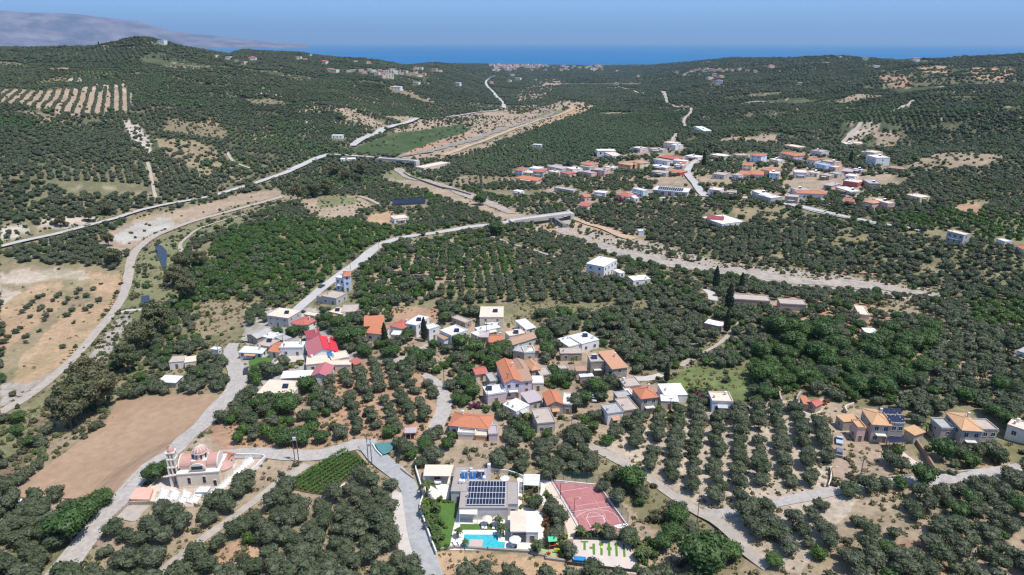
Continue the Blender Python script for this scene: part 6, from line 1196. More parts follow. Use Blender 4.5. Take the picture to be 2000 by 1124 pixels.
wallrun('retaining_wall', 'rust brown wall beside the beige villa driveway', 'c6', [(905,400),(960,500),(1040,620),(1130,760)], 1.3, .45, plain('wall_rust', (.36,.22,.16), .9, .1, 1)); wallrun('retaining_wall', 'stone wall with pale coping along the lane', 'c6', [(1130,760),(1220,778),(1350,782),(1480,770),(1600,765),(1730,760)], 1.0, .4, WALL['stone']); wallrun('garden_wall', 'low curved stone wall below the first stone villa', 'c6', [(260,790),(320,840),(420,855),(520,845),(640,830),(820,815)], .8, .4, WALL['stone']); wallrun('garden_wall', 'pale curved wall behind the first stone villa', 'c6', [(330,110),(260,135),(250,160),(270,190)], 1.0, .3, CREAM); wallrun('garden_wall', 'pale gate wall at the foot of the car track', 'c6', [(110,740),(108,860),(85,920)], 1.2, .25, CREAM)
wallrun('ruin_wall', 'left standing wall of the roofless ruin', 'e7', [(770,490),(740,400),(735,345)], 2.6, .5, WALL['stone']); wallrun('ruin_wall', 'right standing wall of the roofless ruin', 'e7', [(1040,480),(1070,400),(1110,345)], 2.6, .5, WALL['stone']); wallrun('ruin_wall', 'rubble wall above the olive rows', 'e7', [(440,470),(500,530),(620,470)], 1.0, .4, WALL['stone'])

# ------------------------------------------------------------------ cars
def car_proto(paint, label, pickup=False):
    o = empty('car', (0, 0, 0)); m = MB(); L2, w = 2.15, .88
    prof = [(-L2, .35), (-L2, .75), (-L2 + .25, .92), (L2 - .9, .9), (L2 - .1, .75), (L2, .55), (L2, .35)]; n = len(prof)
    m.add([(x, -w, z) for x, z in prof] + [(x, w, z) for x, z in prof], [tuple(range(n - 1, -1, -1)), tuple(range(n, 2 * n))] + [(k, (k + 1) % n, n + (k + 1) % n, n + k) for k in range(n)]); m.build('body', paint, o)
    a, b, c, d = (-L2 + .3, -L2 + .8, .45, 1.15) if not pickup else (-.5, -.25, .45, 1.1); m = MB(); vs = []
    for s in (-1, 1): vs += [(a, s * (w - .05), .9), (b, s * (w - .2), 1.42), (c, s * (w - .2), 1.42), (d, s * (w - .05), .89)]
    m.add(vs, [(3,2,1,0),(4,5,6,7),(0,1,5,4),(2,3,7,6)], 1); m.add([(b - .02, -w + .18, 1.43), (c + .02, -w + .18, 1.43), (c + .02, w - .18, 1.43), (b - .02, w - .18, 1.43), (b, -w + .2, 1.40), (c, -w + .2, 1.40), (c, w - .2, 1.40), (b, w - .2, 1.40)], [(0,1,2,3),(0,4,5,1),(1,5,6,2),(2,6,7,3),(3,7,4,0)], 0); m.build('cabin', [paint, GLASS], o)
    for x in (-1.35, 1.35):
        for s in (-1, 1): m = MB(); m.tube((x, s * (w - .18), .33), (x, s * (w + .02), .33), .33, .33, 12); m.build('wheel', DARKM, o)
    for s in (-1, 1): m = MB(); m.box(L2 - .06, L2 + .01, s * .62 - .16, s * .62 + .16, .58, .72); m.build('headlight', TANK, o)
    return tag(o, label, 'pickup' if pickup else 'car')
def place(o, f, p, px2, z=None): P = (W_(f, [p, px2], z) if z is not None else G_(f, [p, px2])); d = P[1] - P[0]; o.location = tuple(P[0] + np.array((0,0,.10 + .0006 * np.hypot(*P[0][:2])))); o.rotation_euler = (0, 0, math.atan2(d[1], d[0]))
car_specs = [('c6',(193,470),(192,380),(.42,.50,.62),'silver-blue pickup parked in front of the grey car',True),('c6',(190,590),(191,500),(.16,.17,.20),'dark grey car parked behind the silver-blue pickup',False),('c5',(250,615),(262,560),(.75,.75,.75),'white car parked under the tree in the old village',False),('c4',(1590,352),(1640,352),(.04,.04,.05),'black car in the old village lane',False),
 ('e1',(405,745),(480,700),(.06,.06,.09),'dark car beside the pale road above the village',False),('c8',(340,272),(345,300),(.66,.67,.70),'silver car under the sand coloured carport',False),('c1',(205,1110),(200,1000),(.03,.03,.03),'dark car at the edge of the main road by the grass plot',False),('c11',(962,712),(985,735),(.05,.06,.08),'dark car on the village street bend',False),('c11',(1255,872),(1300,872),(.06,.07,.09),'dark car in front of the bluish cream roofed house',False),
 ('c11',(1335,868),(1380,868),(.45,.06,.06),'red car by the pink workshop',False),('c11',(1590,872),(1640,872),(.5,.08,.08),'second red car right of the pink workshop',False),('e7',(1130,850),(1200,860),(.15,.15,.2),'dark car half hidden under a tree in the olive rows',False),('c14',(1760,350),(1800,340),(.30,.12,.10),'rusty farm vehicle by the pink shelter',True),
 ('q6',(262,205),(300,190),(.75,.75,.76),'white van on the highway left of the bridge junction',True),('q6',(600,100),(640,85),(.1,.1,.1),'dark car on the highway near the junction',False),('q6',(470,125),(500,112),(.5,.5,.52),'grey car on the highway',False),('c15',(215,440),(240,440),(.7,.7,.7),'white car parked by the scrub at the far left',False)]
for f, p, p2, colr, lab, pk in car_specs: place(car_proto(plain('car_paint_%d' % (len(_M)), colr, .3, .04, 3, spec=.5), lab, pk), f, p, p2, {'c8': VZ + .07}.get(f))

# ------------------------------------------------------------------ bridges, channel walls, water
def bridge(label, a, b, za, zb, width, thick, piers, rail=.9):
    A = hit_plane(a[0], a[1], za)[0]; B = hit_plane(b[0], b[1], zb)[0]; d = B - A; Ld = float(np.hypot(*d[:2])); o = empty('bridge', tuple(A), math.atan2(d[1], d[0]), label, 'bridge'); s = (zb - za) / Ld
    def bx(x0, x1, y0, y1, z0, z1, name, mat): m = MB(); m.add([(x0,y0,z0+s*x0),(x1,y0,z0+s*x1),(x1,y1,z0+s*x1),(x0,y1,z0+s*x0),(x0,y0,z1+s*x0),(x1,y0,z1+s*x1),(x1,y1,z1+s*x1),(x0,y1,z1+s*x0)], [(0,3,2,1),(4,5,6,7),(0,1,5,4),(1,2,6,5),(2,3,7,6),(3,0,4,7)]); return m.build(name, mat, o)
    h = width / 2; bx(0, Ld, -h, h, -thick, 0, 'deck', PALEROAD); bx(0, Ld, -h - .25, -h, -thick * .9, rail * .6, 'parapet', CONC); bx(0, Ld, h, h + .25, -thick * .9, rail * .6, 'parapet', CONC)
    for f_ in piers: bx(Ld * f_ - .6, Ld * f_ + .6, -h + .8, h - .8, -14, -thick, 'pier', CONC)
    bx(-2.5, .3, -h - .4, h + .4, -14, -.02, 'abutment', CONC); bx(Ld - .3, Ld + 2.5, -h - .4, h + .4, -14, -.02, 'abutment', CONC)
    for y in (-h, h): P = [tuple(float(v) for v in proj(*(lrs(o) @ Vector((x, yy, zz))))) for x in (0, Ld) for yy in (-h, h) for zz in (-2, .5)]
    fill(NOBASE, hull(P)); fill(NOCROWN, hull(P)); return o
bridge('low concrete bridge carrying the village road over the dry riverbed', (1003, 430), (1112, 416), -9.5, -7.5, 6.5, 1.3, (.33, .66)); bridge('flat concrete bridge over the upper river near the highway', (742, 309), (812, 314), -9.0, -9.0, 7, 1.6, (.5,))
def stepped(label, f, pts, n, h, off):
    P = G_(f, pts); x0 = Vector(P[0]); o = empty('gabion_wall', x0, 0, label, 'retaining wall')
    for k in range(n):
        m = MB()
        for i in range(len(P) - 1):
            p, q = P[i] - P[0], P[i+1] - P[0]; dd = (q - p)[:2]; dd /= np.hypot(*dd); s = np.array((-dd[1], dd[0])); a0, b0 = p[:2] + s * off * k, q[:2] + s * off * k; za, zb = p[2], q[2]
            m.add([(*a0, za - 3), (*b0, zb - 3), (*(b0 + s * off), zb - 3), (*(a0 + s * off), za - 3), (*a0, za + h * (k + 1)), (*b0, zb + h * (k + 1)), (*(b0 + s * (off - .02)), zb + h * (k + 1)), (*(a0 + s * (off - .02)), za + h * (k + 1))], [(4,5,6,7),(0,1,5,4),(1,2,6,5),(2,3,7,6),(3,0,4,7)])
        m.build('step', plain('gabion_stone', (.25,.24,.24), .95, .3, 1.5), o)
stepped('stepped grey gabion wall right of the low bridge', 'e8', [(1120,640),(1000,560),(860,480)], 4, .7, 1.3); stepped('stepped gabion wall left of the low bridge', 'e8', [(20,600),(150,600),(270,590)], 4, .7, 1.3)
wallrun('channel_wall', 'dark retaining wall along the dry channel', 'e5', [(1120,460),(1200,510),(1300,545),(1430,590),(1600,650),(1800,690),(1995,750)], 1.6, .6, plain('wall_darkgrey', (.20,.19,.18), .9, .15, 1)); wallrun('channel_wall', 'pale upper wall along the dry channel', 'e8', [(0,225),(200,290),(400,350),(540,395)], 1.0, .6, CONC)
wallrun('weir', 'pale concrete ford across the left stream', 'q9', [(935,200),(1000,185),(1100,178),(1200,170),(1250,160)], .5, 2.2, CONC, cat='ford')
PONDW = water_mat('pond_water', (.035,.045,.055), .2, .8)
st(sheet('pond', K('q5',(1212,805),(1235,790),(1262,800),(1302,838),(1308,880),(1300,940),(1284,985),(1268,980),(1250,920),(1225,880)), PONDW, dz=.05), 'dark blue pond in the left river bed'); st(sheet('stream', K('q9',(1105,70),(1165,65),(1175,110),(1160,140),(1100,135)), PONDW, dz=.05), 'dark pool above the ford')
st(sheet('grass_plot', K('c1',(238,960),(300,930),(430,915),(560,925),(520,990),(420,1060),(330,1124),(262,1124),(250,1040)), LAWN, dz=.05), 'small bright grass plot by the main road')
st(sheet('paved_lane', K('c1',(410,1115),(640,930),(700,900),(940,880),(1000,900),(960,960),(700,990),(560,1124)), CONC, dz=.06), 'pale concrete ramp above the grass plot')
tag(sheet('tarpaulin', K('c14',(1410,452),(1520,440),(1592,432),(1600,480),(1560,540),(1492,562),(1440,510)), plain('net_turquoise', (.09,.23,.235), .8, .2, 1.5), dz=.6), 'turquoise shade net spread by the junction', 'tarpaulin')
for (f, p, lab) in (('c4', (1108,380), 'blue door panel'),):
    pass
def blue_tarp(f, pts, z, label): P = hit([a for a, b in K(f, *pts)], [b for a, b in K(f, *pts)], z); zz = float(P[:, 2].mean()); o = sheet_world('tarpaulin', P, BLUEP, z=zz, thick=.08); tag(o, label, 'tarpaulin')
blue_tarp('c4', [(1700,525),(1750,512),(1772,600),(1725,612)], 3, 'bright blue tarpaulin beside the stone gable house'); blue_tarp('c1', [(1262,845),(1330,835),(1350,880),(1275,895)], 3.6, 'light blue tarpaulin on the cream roofs'); blue_tarp('c5', [(-10,590),(30,590),(36,670),(-5,675)], 2.0, 'small blue cover at the old lane')
def solar_farm():
    q = G_('e5', [(975,885),(1405,862),(1410,822),(975,850)]); c = q.mean(0); o = empty('solar_farm', tuple(c), 0, 'small field of dark solar panels in the olive land', 'solar farm'); n = 24
    for k in range(n):
        for b0, b1 in ((0.02, .42), (.5, .92)):
            def at(a, b): return Vector((q[0] * (1 - a) + q[1] * a) * (1 - b) + (q[3] * (1 - a) + q[2] * a) * b) - Vector(c)
            vs = [at(k / n, b0), at((k + .9) / n, b0), at((k + .9) / n, b1), at(k / n, b1)]
            for j, v in enumerate(vs): v.z += 1.0 if j < 2 else 3.2
            lo = [v - Vector((0,0,.08)) for v in vs]; m = MB(); m.add(vs + lo, [(0,1,2,3),(0,4,5,1),(1,5,6,2),(2,6,7,3),(3,7,4,0)]); m.build('solar_panel', PVM, o)
    fill(NOBASE, K('e5',(940,900),(1440,870),(1440,800),(960,830))); fill(NOCROWN, K('e5',(940,900),(1440,870),(1440,800),(960,830)))
solar_farm()

# ------------------------------------------------------------------ poles, tower
def pole(f, base, h, label, double=False, arms=1):
    P = G_(f, [base])[0]; o = empty('power_pole', tuple(P), random.uniform(-.4, .4), label, 'power pole'); xs = (-.5, .5) if double else (0,)
    for x in xs: m = MB(); m.tube((x, 0, -.5), (x, 0, h), .14, .10, 7); m.build('pole', plain('pole_wood', (.20,.155,.12), .9, .12, 3), o)
    for k in range(arms): m = MB(); m.box(-.9, .9, -.06, .06, h - .3 - k * .7, h - .18 - k * .7); m.build('cross_arm', DARKM, o)
    for x in (-.8, 0, .8): m = MB(); m.tube((x, 0, h - .18), (x, 0, h + .06), .05, .04, 6); m.build('insulator', MARBLE, o)
    if double: m = MB(); m.box(-.45, .45, -.35, .35, h - 2.4, h - 1.5); m.build('transformer', TANK, o)
for a in [('c14',(650,612),9.5,'double wooden power pole between the church road and the lane',True,2),('c14',(1365,640),8.5,'double pole with transformer at the vineyard corner',True,1),('c14',(1145,415),5,'short wooden pole above the vineyard road',False,1),('c3',(205,425),8,'power pole behind the tiled gable house',False,1),('c4',(612,660),9,'power pole in front of the pink annex',False,1),('c4',(1700,1060),8,'power pole among the olives below the old village',False,1),('c4',(50,400),7,'power pole by the curving street',False,1),
          ('c4',(875,495),8.5,'power pole at the corner of the lilac-pink house',False,1),('c1',(705,900),9,'power pole beside the orange gable',False,1),('c1',(940,850),8,'power pole left of the big red roof',False,1),('e2',(1475,150),8,'power pole on the cream roofs terrace',False,1),('c3',(1015,740),8,'power pole beside the spreading bright tree',False,1),('c3',(1515,960),7,'power pole by the blue-white sheet roof',False,1),('q9',(1715,580),9,'power pole at the bend of the main road',False,2),
          ('q6',(738,985),8,'power pole behind the tall bluish house',False,1),('q6',(962,830),7,'power pole at the turn of the pale road',False,1),('c5',(1135,790),6,'slender pole right of the tall stone house',False,1),('c13',(1495,380),6,'lamp-like pole in the garden of the first stone villa',False,1),('e6',(1155,930),6,'lone pole on the bushy slope',False,1),('q7',(1205,490),7,'power pole by the salmon hip roof',False,1),('q6',(1262,1080),9,'tall slim pole beyond the highway',False,1),('c3',(1865,560),7,'pole in the olive grove behind the L-shaped ruin',False,1)]: pole(*a)
def mast():
    P = hit(1976, 103.5)[0]; P[2] -= 1; o = empty('lattice_mast', tuple(P), .3, 'red and white lattice mast on the right skyline', 'mast'); H = 50; segs = 6
    for k in range(segs):
        r0, r1 = 3.2 * (1 - k / segs) + .8, 3.2 * (1 - (k + 1) / segs) + .8; z0, z1_ = H * k / segs, H * (k + 1) / segs; m = MB()
        for j in range(4):
            a, b = math.pi / 4 + j * math.pi / 2, math.pi / 4 + (j + 1) * math.pi / 2; m.tube((r0*math.cos(a), r0*math.sin(a), z0), (r1*math.cos(a), r1*math.sin(a), z1_), .4, .4, 4); m.tube((r0*math.cos(a), r0*math.sin(a), z0), (r1*math.cos(b), r1*math.sin(b), z1_), .28, .28, 4)
        m.build('lattice_section', plain('mast_red', (.5,.09,.07), .6, .05, 1) if k % 2 == 0 else WHITE, o)
mast()

# ------------------------------------------------------------------ vineyard
def vineyard():
    st(sheet('vineyard_soil', K('c14',(500,860),(1100,485),(1200,485),(1345,645),(905,940)), soilmat('vine_soil', (.085,.08,.04), (.14,.11,.065), .8), dz=.02, crown=True), 'brown soil between the vine rows')
    VM = leafmat('vine_leaves', (.085,.195,.030), (.065,.155,.026), (.075,.17,.03), 14, .5, .3); r = np.random.default_rng(9)
    for k in range(8):
        t = .03 + k / 7.4; S = np.array((515 + 380 * t, 852 + 82 * t)); E = np.array((1115 + 215 * t, 492 + 148 * t)); P = G_('c14', [tuple(S), tuple(E)]); d = (P[1] - P[0])[:2]; Ld = np.hypot(*d); d /= Ld; s = np.array((-d[1], d[0])); mb = MB(); n = int(Ld / .11)
        for i in range(n * 4):
            u = r.uniform(0, Ld); c = P[0][:2] + d * u + s * r.normal() * .24; z = float(P[0][2] + (P[1][2] - P[0][2]) * u / Ld) + r.uniform(.3, 1.05); a = r.normal(size=3); a /= np.linalg.norm(a); b = np.cross(a, (.2, .1, 1)); b /= np.linalg.norm(b); q = r.uniform(.22, .42); c3 = np.array((c[0], c[1], z)) - np.array((P[0][0], P[0][1], P[0][2]))
            mb.add([c3 - a*q*.5, c3 + b*q*.5, c3 + a*q*.5, c3 - b*q*.5], [(0,1,2,3)])
        o = empty('vine_row', tuple(P[0]), 0, 'row of green vines in the vineyard between the two roads', 'vine row', 'vine rows of the vineyard'); mb.build('foliage', VM, o)
        pm = MB()
        for u in np.arange(0, Ld, 4.0): c = d * u; pm.box(c[0] - .04, c[0] + .04, c[1] - .04, c[1] + .04, -.3, 1.5)
        pm.build('stake', WOOD, o)
vineyard()
# ------------------------------------------------------------------ plants
BARK = plain('bark', (.16,.13,.10), .95, .2, 3)
OLIVE = leafmat('olive_leaves', (.105,.132,.066), (.078,.108,.052), (.160,.172,.108), 70, .5, .34)
CITRUS = leafmat('citrus_leaves', (.070,.135,.028), (.110,.180,.036), (.055,.110,.030), 45, .45)
LUSH = leafmat('broad_leaves', (.068,.125,.032), (.095,.155,.040), (.060,.105,.036), 50, .5)
EUCA = leafmat('eucalyptus_leaves', (.125,.135,.062), (.095,.120,.055), (.175,.150,.078), 25, .6)
CYPR = leafmat('cypress_leaves', (.018,.032,.014), (.024,.040,.018), (.020,.030,.015), 40, .7, .08)
SCRUBL = leafmat('scrub_leaves', (.105,.110,.055), (.135,.125,.070), (.080,.090,.045), 30, .7)
REEDL = leafmat('reed_leaves', (.14,.19,.075), (.12,.155,.06), (.18,.20,.10), 20, .6)
FARM = leafmat('far_tree_leaves', (.074,.100,.054), (.138,.156,.088), (.10,.122,.072), 210, .7, .25)
FARM2 = leafmat('far_tree_leaves_green', (.080,.128,.048), (.108,.158,.058), (.070,.112,.048), 120, .6, .12)
WEEDL = leafmat('weed_leaves', (.22,.19,.095), (.15,.17,.07), (.27,.22,.13), 18, .9, .1)
PALML = leafmat('palm_fronds', (.075,.110,.030), (.10,.13,.04), (.06,.09,.03), 10, .5)

def crown_mesh(name, mat, R, Hc, z0, nl, nc, card, core=.8, seed=1, flat=.75, up=.2, lobe_r=(.38, .55)):
    r = np.random.default_rng(seed); mb = MB(); lobes = []
    for k in range(nl):
        while True:
            p = r.uniform(-1, 1, 3)
            if np.linalg.norm(p) < 1: break
        lr = r.uniform(*lobe_r) * R; s = 1 - lr / R
        lobes.append((p[0] * R * s * 1.1, p[1] * R * s * 1.1, z0 + Hc / 2 + p[2] * (Hc / 2) * s, lr))
    for (lx, ly, lz, lr) in lobes:
        if core:
            n = 6; prof = [(0.05, -1), (.75, -.6), (1, 0), (.75, .65), (.05, 1)]; vs = []
            for pr, pz in prof:
                for k in range(n):
                    t = 2 * math.pi * k / n + pz; q = core * lr * r.uniform(.85, 1.1); vs.append((lx + pr * q * math.cos(t), ly + pr * q * math.sin(t), lz + pz * q * flat))
            mb.add(vs, [(i * n + k, i * n + (k + 1) % n, (i + 1) * n + (k + 1) % n, (i + 1) * n + k) for i in range(4) for k in range(n)])
    for i in range(nc):
        lx, ly, lz, lr = lobes[i % nl]; v = r.normal(size=3); v[2] += up; v /= np.linalg.norm(v)
        c = np.array((lx, ly, lz)) + v * lr * r.uniform(.78, 1.12) * np.array((1, 1, flat)); nn = v + r.normal(size=3) * .55; nn /= np.linalg.norm(nn)
        a = np.cross(nn, r.normal(size=3)); a /= np.linalg.norm(a); b = np.cross(nn, a); s = card * r.uniform(.6, 1.25); e = r.uniform(.5, .9)
        mb.add([c - a * s * .5 - b * s * e * .3, c + a * s * .5 - b * s * e * .5, c + a * s * .35 + b * s * e * .5, c - a * s * .55 + b * s * e * .4], [(0, 1, 2, 3)])
    return mb.mesh(name, mat)
def trunk_mesh(name, H, r0, limbs=3, seed=0, spread=.9):
    r = np.random.default_rng(seed); mb = MB(); mb.tube((0, 0, -.5), (0.05, 0, H * .55), r0, r0 * .7, 6)
    for k in range(limbs):
        t = 2 * math.pi * k / limbs + r.uniform(0, .8); mb.tube((0.05, 0, H * .5), (math.cos(t) * spread, math.sin(t) * spread, H * 1.15), r0 * .55, r0 * .2, 5)
    return mb.mesh(name, BARK)
def palm_meshes():
    mb = MB(); n = 9
    for k in range(n - 1): mb.tube((.05 * k, 0, k * .5 - .4), (.05 * (k + 1), 0, (k + 1) * .5 - .4), .27 - .006 * k, .25 - .006 * k, 8, cap=(k in (0, n - 2)))
    tr = mb.mesh('trunk', BARK); mb = MB(); r = np.random.default_rng(5); top = np.array((.4, 0, 3.65))
    for k in range(26):
        t = k * 2.399; el = r.uniform(.0, 1.25); Lf = r.uniform(1.7, 2.5); d = np.array((math.cos(t), math.sin(t), 0)); side = np.array((-math.sin(t), math.cos(t), 0)); pts = []
        for s in np.linspace(0, 1, 6): pts.append(top + d * Lf * s * math.cos(el * (1 - .3 * s)) + np.array((0, 0, Lf * (math.sin(el) * s - .75 * s * s))))
        ws = (.06, .28, .36, .34, .24, .04)
        for sg in (-1, 1):
            vs = []
            for p, wd in zip(pts, ws): vs += [p, p + side * sg * wd + np.array((0, 0, -.35 * wd))]
            mb.add(vs, [(2 * i, 2 * i + 2, 2 * i + 3, 2 * i + 1) for i in range(5)])
    return tr, mb.mesh('crown', PALML)
ME = {}
ME['olive'] = [crown_mesh('crown', OLIVE, 2.75, 3.3, .9, 12, 1150, .34, seed=s, lobe_r=(.34, .56), core=.86) for s in (1, 2, 3, 4, 8, 9)]
ME['olive_mid'] = [crown_mesh('crown', OLIVE, 2.9, 3.4, .6, 9, 420, .5, seed=s, core=.88) for s in (5, 6, 7)]
ME['citrus'] = [crown_mesh('crown', CITRUS, 2.2, 2.8, .5, 9, 800, .34, seed=s) for s in (11, 12, 13)]
ME['citrus_mid'] = [crown_mesh('crown', CITRUS, 2.5, 3.0, .3, 8, 380, .5, seed=s) for s in (14, 15)]
ME['broad'] = [crown_mesh('crown', LUSH, 3.8, 5.0, 1.1, 16, 1900, .42, seed=s) for s in (21, 22, 23)]
ME['broad_mid'] = [crown_mesh('crown', LUSH, 3.7, 4.8, .7, 11, 620, .62, seed=s) for s in (24, 25)]
ME['euca'] = [crown_mesh('crown', EUCA, 4.7, 8.2, 2.2, 26, 2600, .5, seed=s, lobe_r=(.22, .38), flat=.85) for s in (31, 32, 33)]
ME['scrub'] = [crown_mesh('scrub', SCRUBL, 1.1, 1.2, .0, 5, 70, .5, seed=s) for s in (41, 42, 43)]
ME['reed'] = [crown_mesh('reeds', REEDL, 1.5, 2.0, .0, 7, 130, .5, seed=s, up=.8, flat=1.1) for s in (44, 45)]
ME['far'] = [crown_mesh('far_tree', FARM, 3.0, 3.6, .2, 6, 90, 1.05, core=.92, seed=s) for s in (51, 52, 53)]
ME['far2'] = [crown_mesh('far_tree', FARM2, 2.9, 3.6, .2, 6, 90, 1.1, core=.9, seed=s) for s in (54, 55)]
ME['weed'] = [crown_mesh('weed', WEEDL, .55, .45, -.05, 3, 26, .3, core=.6, seed=s) for s in (81, 82, 83)]
ME['vfar'] = [crown_mesh('far_clump', FARM, 6.5, 5.0, -.5, 6, 46, 3.2, core=.95, seed=s, flat=.5) for s in (61, 62)]
def cypress_mesh():
    r = np.random.default_rng(8); mb = MB(); H = 9.0; prof = [(.25, .8), (1.0, 1.6), (1.2, 3.2), (1.0, 5.4), (.6, 7.4), (.08, 9.0)]; mb.lathe([(a * .85, z) for a, z in prof], 9)
    for i in range(620):
        z = r.uniform(.9, 8.9); rr = np.interp(z, [p[1] for p in prof], [p[0] for p in prof]) * r.uniform(.85, 1.15); t = r.uniform(0, 6.28); c = np.array((rr * math.cos(t), rr * math.sin(t), z))
        a = r.normal(size=3); a /= np.linalg.norm(a); b = np.cross(a, (math.cos(t), math.sin(t), .3)); s = .42
        mb.add([c - a * s / 2, c + b * s / 2, c + a * s / 2, c - b * s / 2 + np.array((0, 0, .2))], [(0, 1, 2, 3)])
    return mb.mesh('crown', CYPR)
ME['cypress'] = [cypress_mesh()]
TR = {'olive': [trunk_mesh('trunk', 1.5, .24, 3, s) for s in (1, 2, 3, 4, 5, 6)], 'citrus': [trunk_mesh('trunk', 1.1, .12, 3, s) for s in (1, 2, 3)], 'broad': [trunk_mesh('trunk', 2.2, .25, 4, s, 1.4) for s in (1, 2, 3)],
      'euca': [trunk_mesh('trunk', 4.6, .38, 4, s, 1.6) for s in (1, 2, 3)], 'cypress': [trunk_mesh('trunk', 1.8, .16, 0, 1)]}
palm_t, palm_c = palm_meshes(); ME['palm'] = [palm_c]; TR['palm'] = [palm_t]
NAMES = {'olive': 'olive_tree', 'citrus': 'citrus_tree', 'broad': 'leafy_tree', 'euca': 'eucalyptus_tree', 'cypress': 'cypress_tree', 'palm': 'palm_tree'}
CATS = {'olive': 'olive tree', 'citrus': 'citrus tree', 'broad': 'tree', 'euca': 'eucalyptus', 'cypress': 'cypress', 'palm': 'palm'}
def plant(kind, x, y, s, label, group=None, rz=None, z=None, sz=None):
    v = random.randrange(len(ME[kind])); zz = float(ground(x, y)) if z is None else z
    o = empty(NAMES[kind], (x, y, zz), random.uniform(0, 6.28) if rz is None else rz, label, CATS[kind], group); o.scale = (s, s, s if sz is None else sz)
    put('trunk', TR[kind][v], o); put('crown', ME[kind][v], o); return o

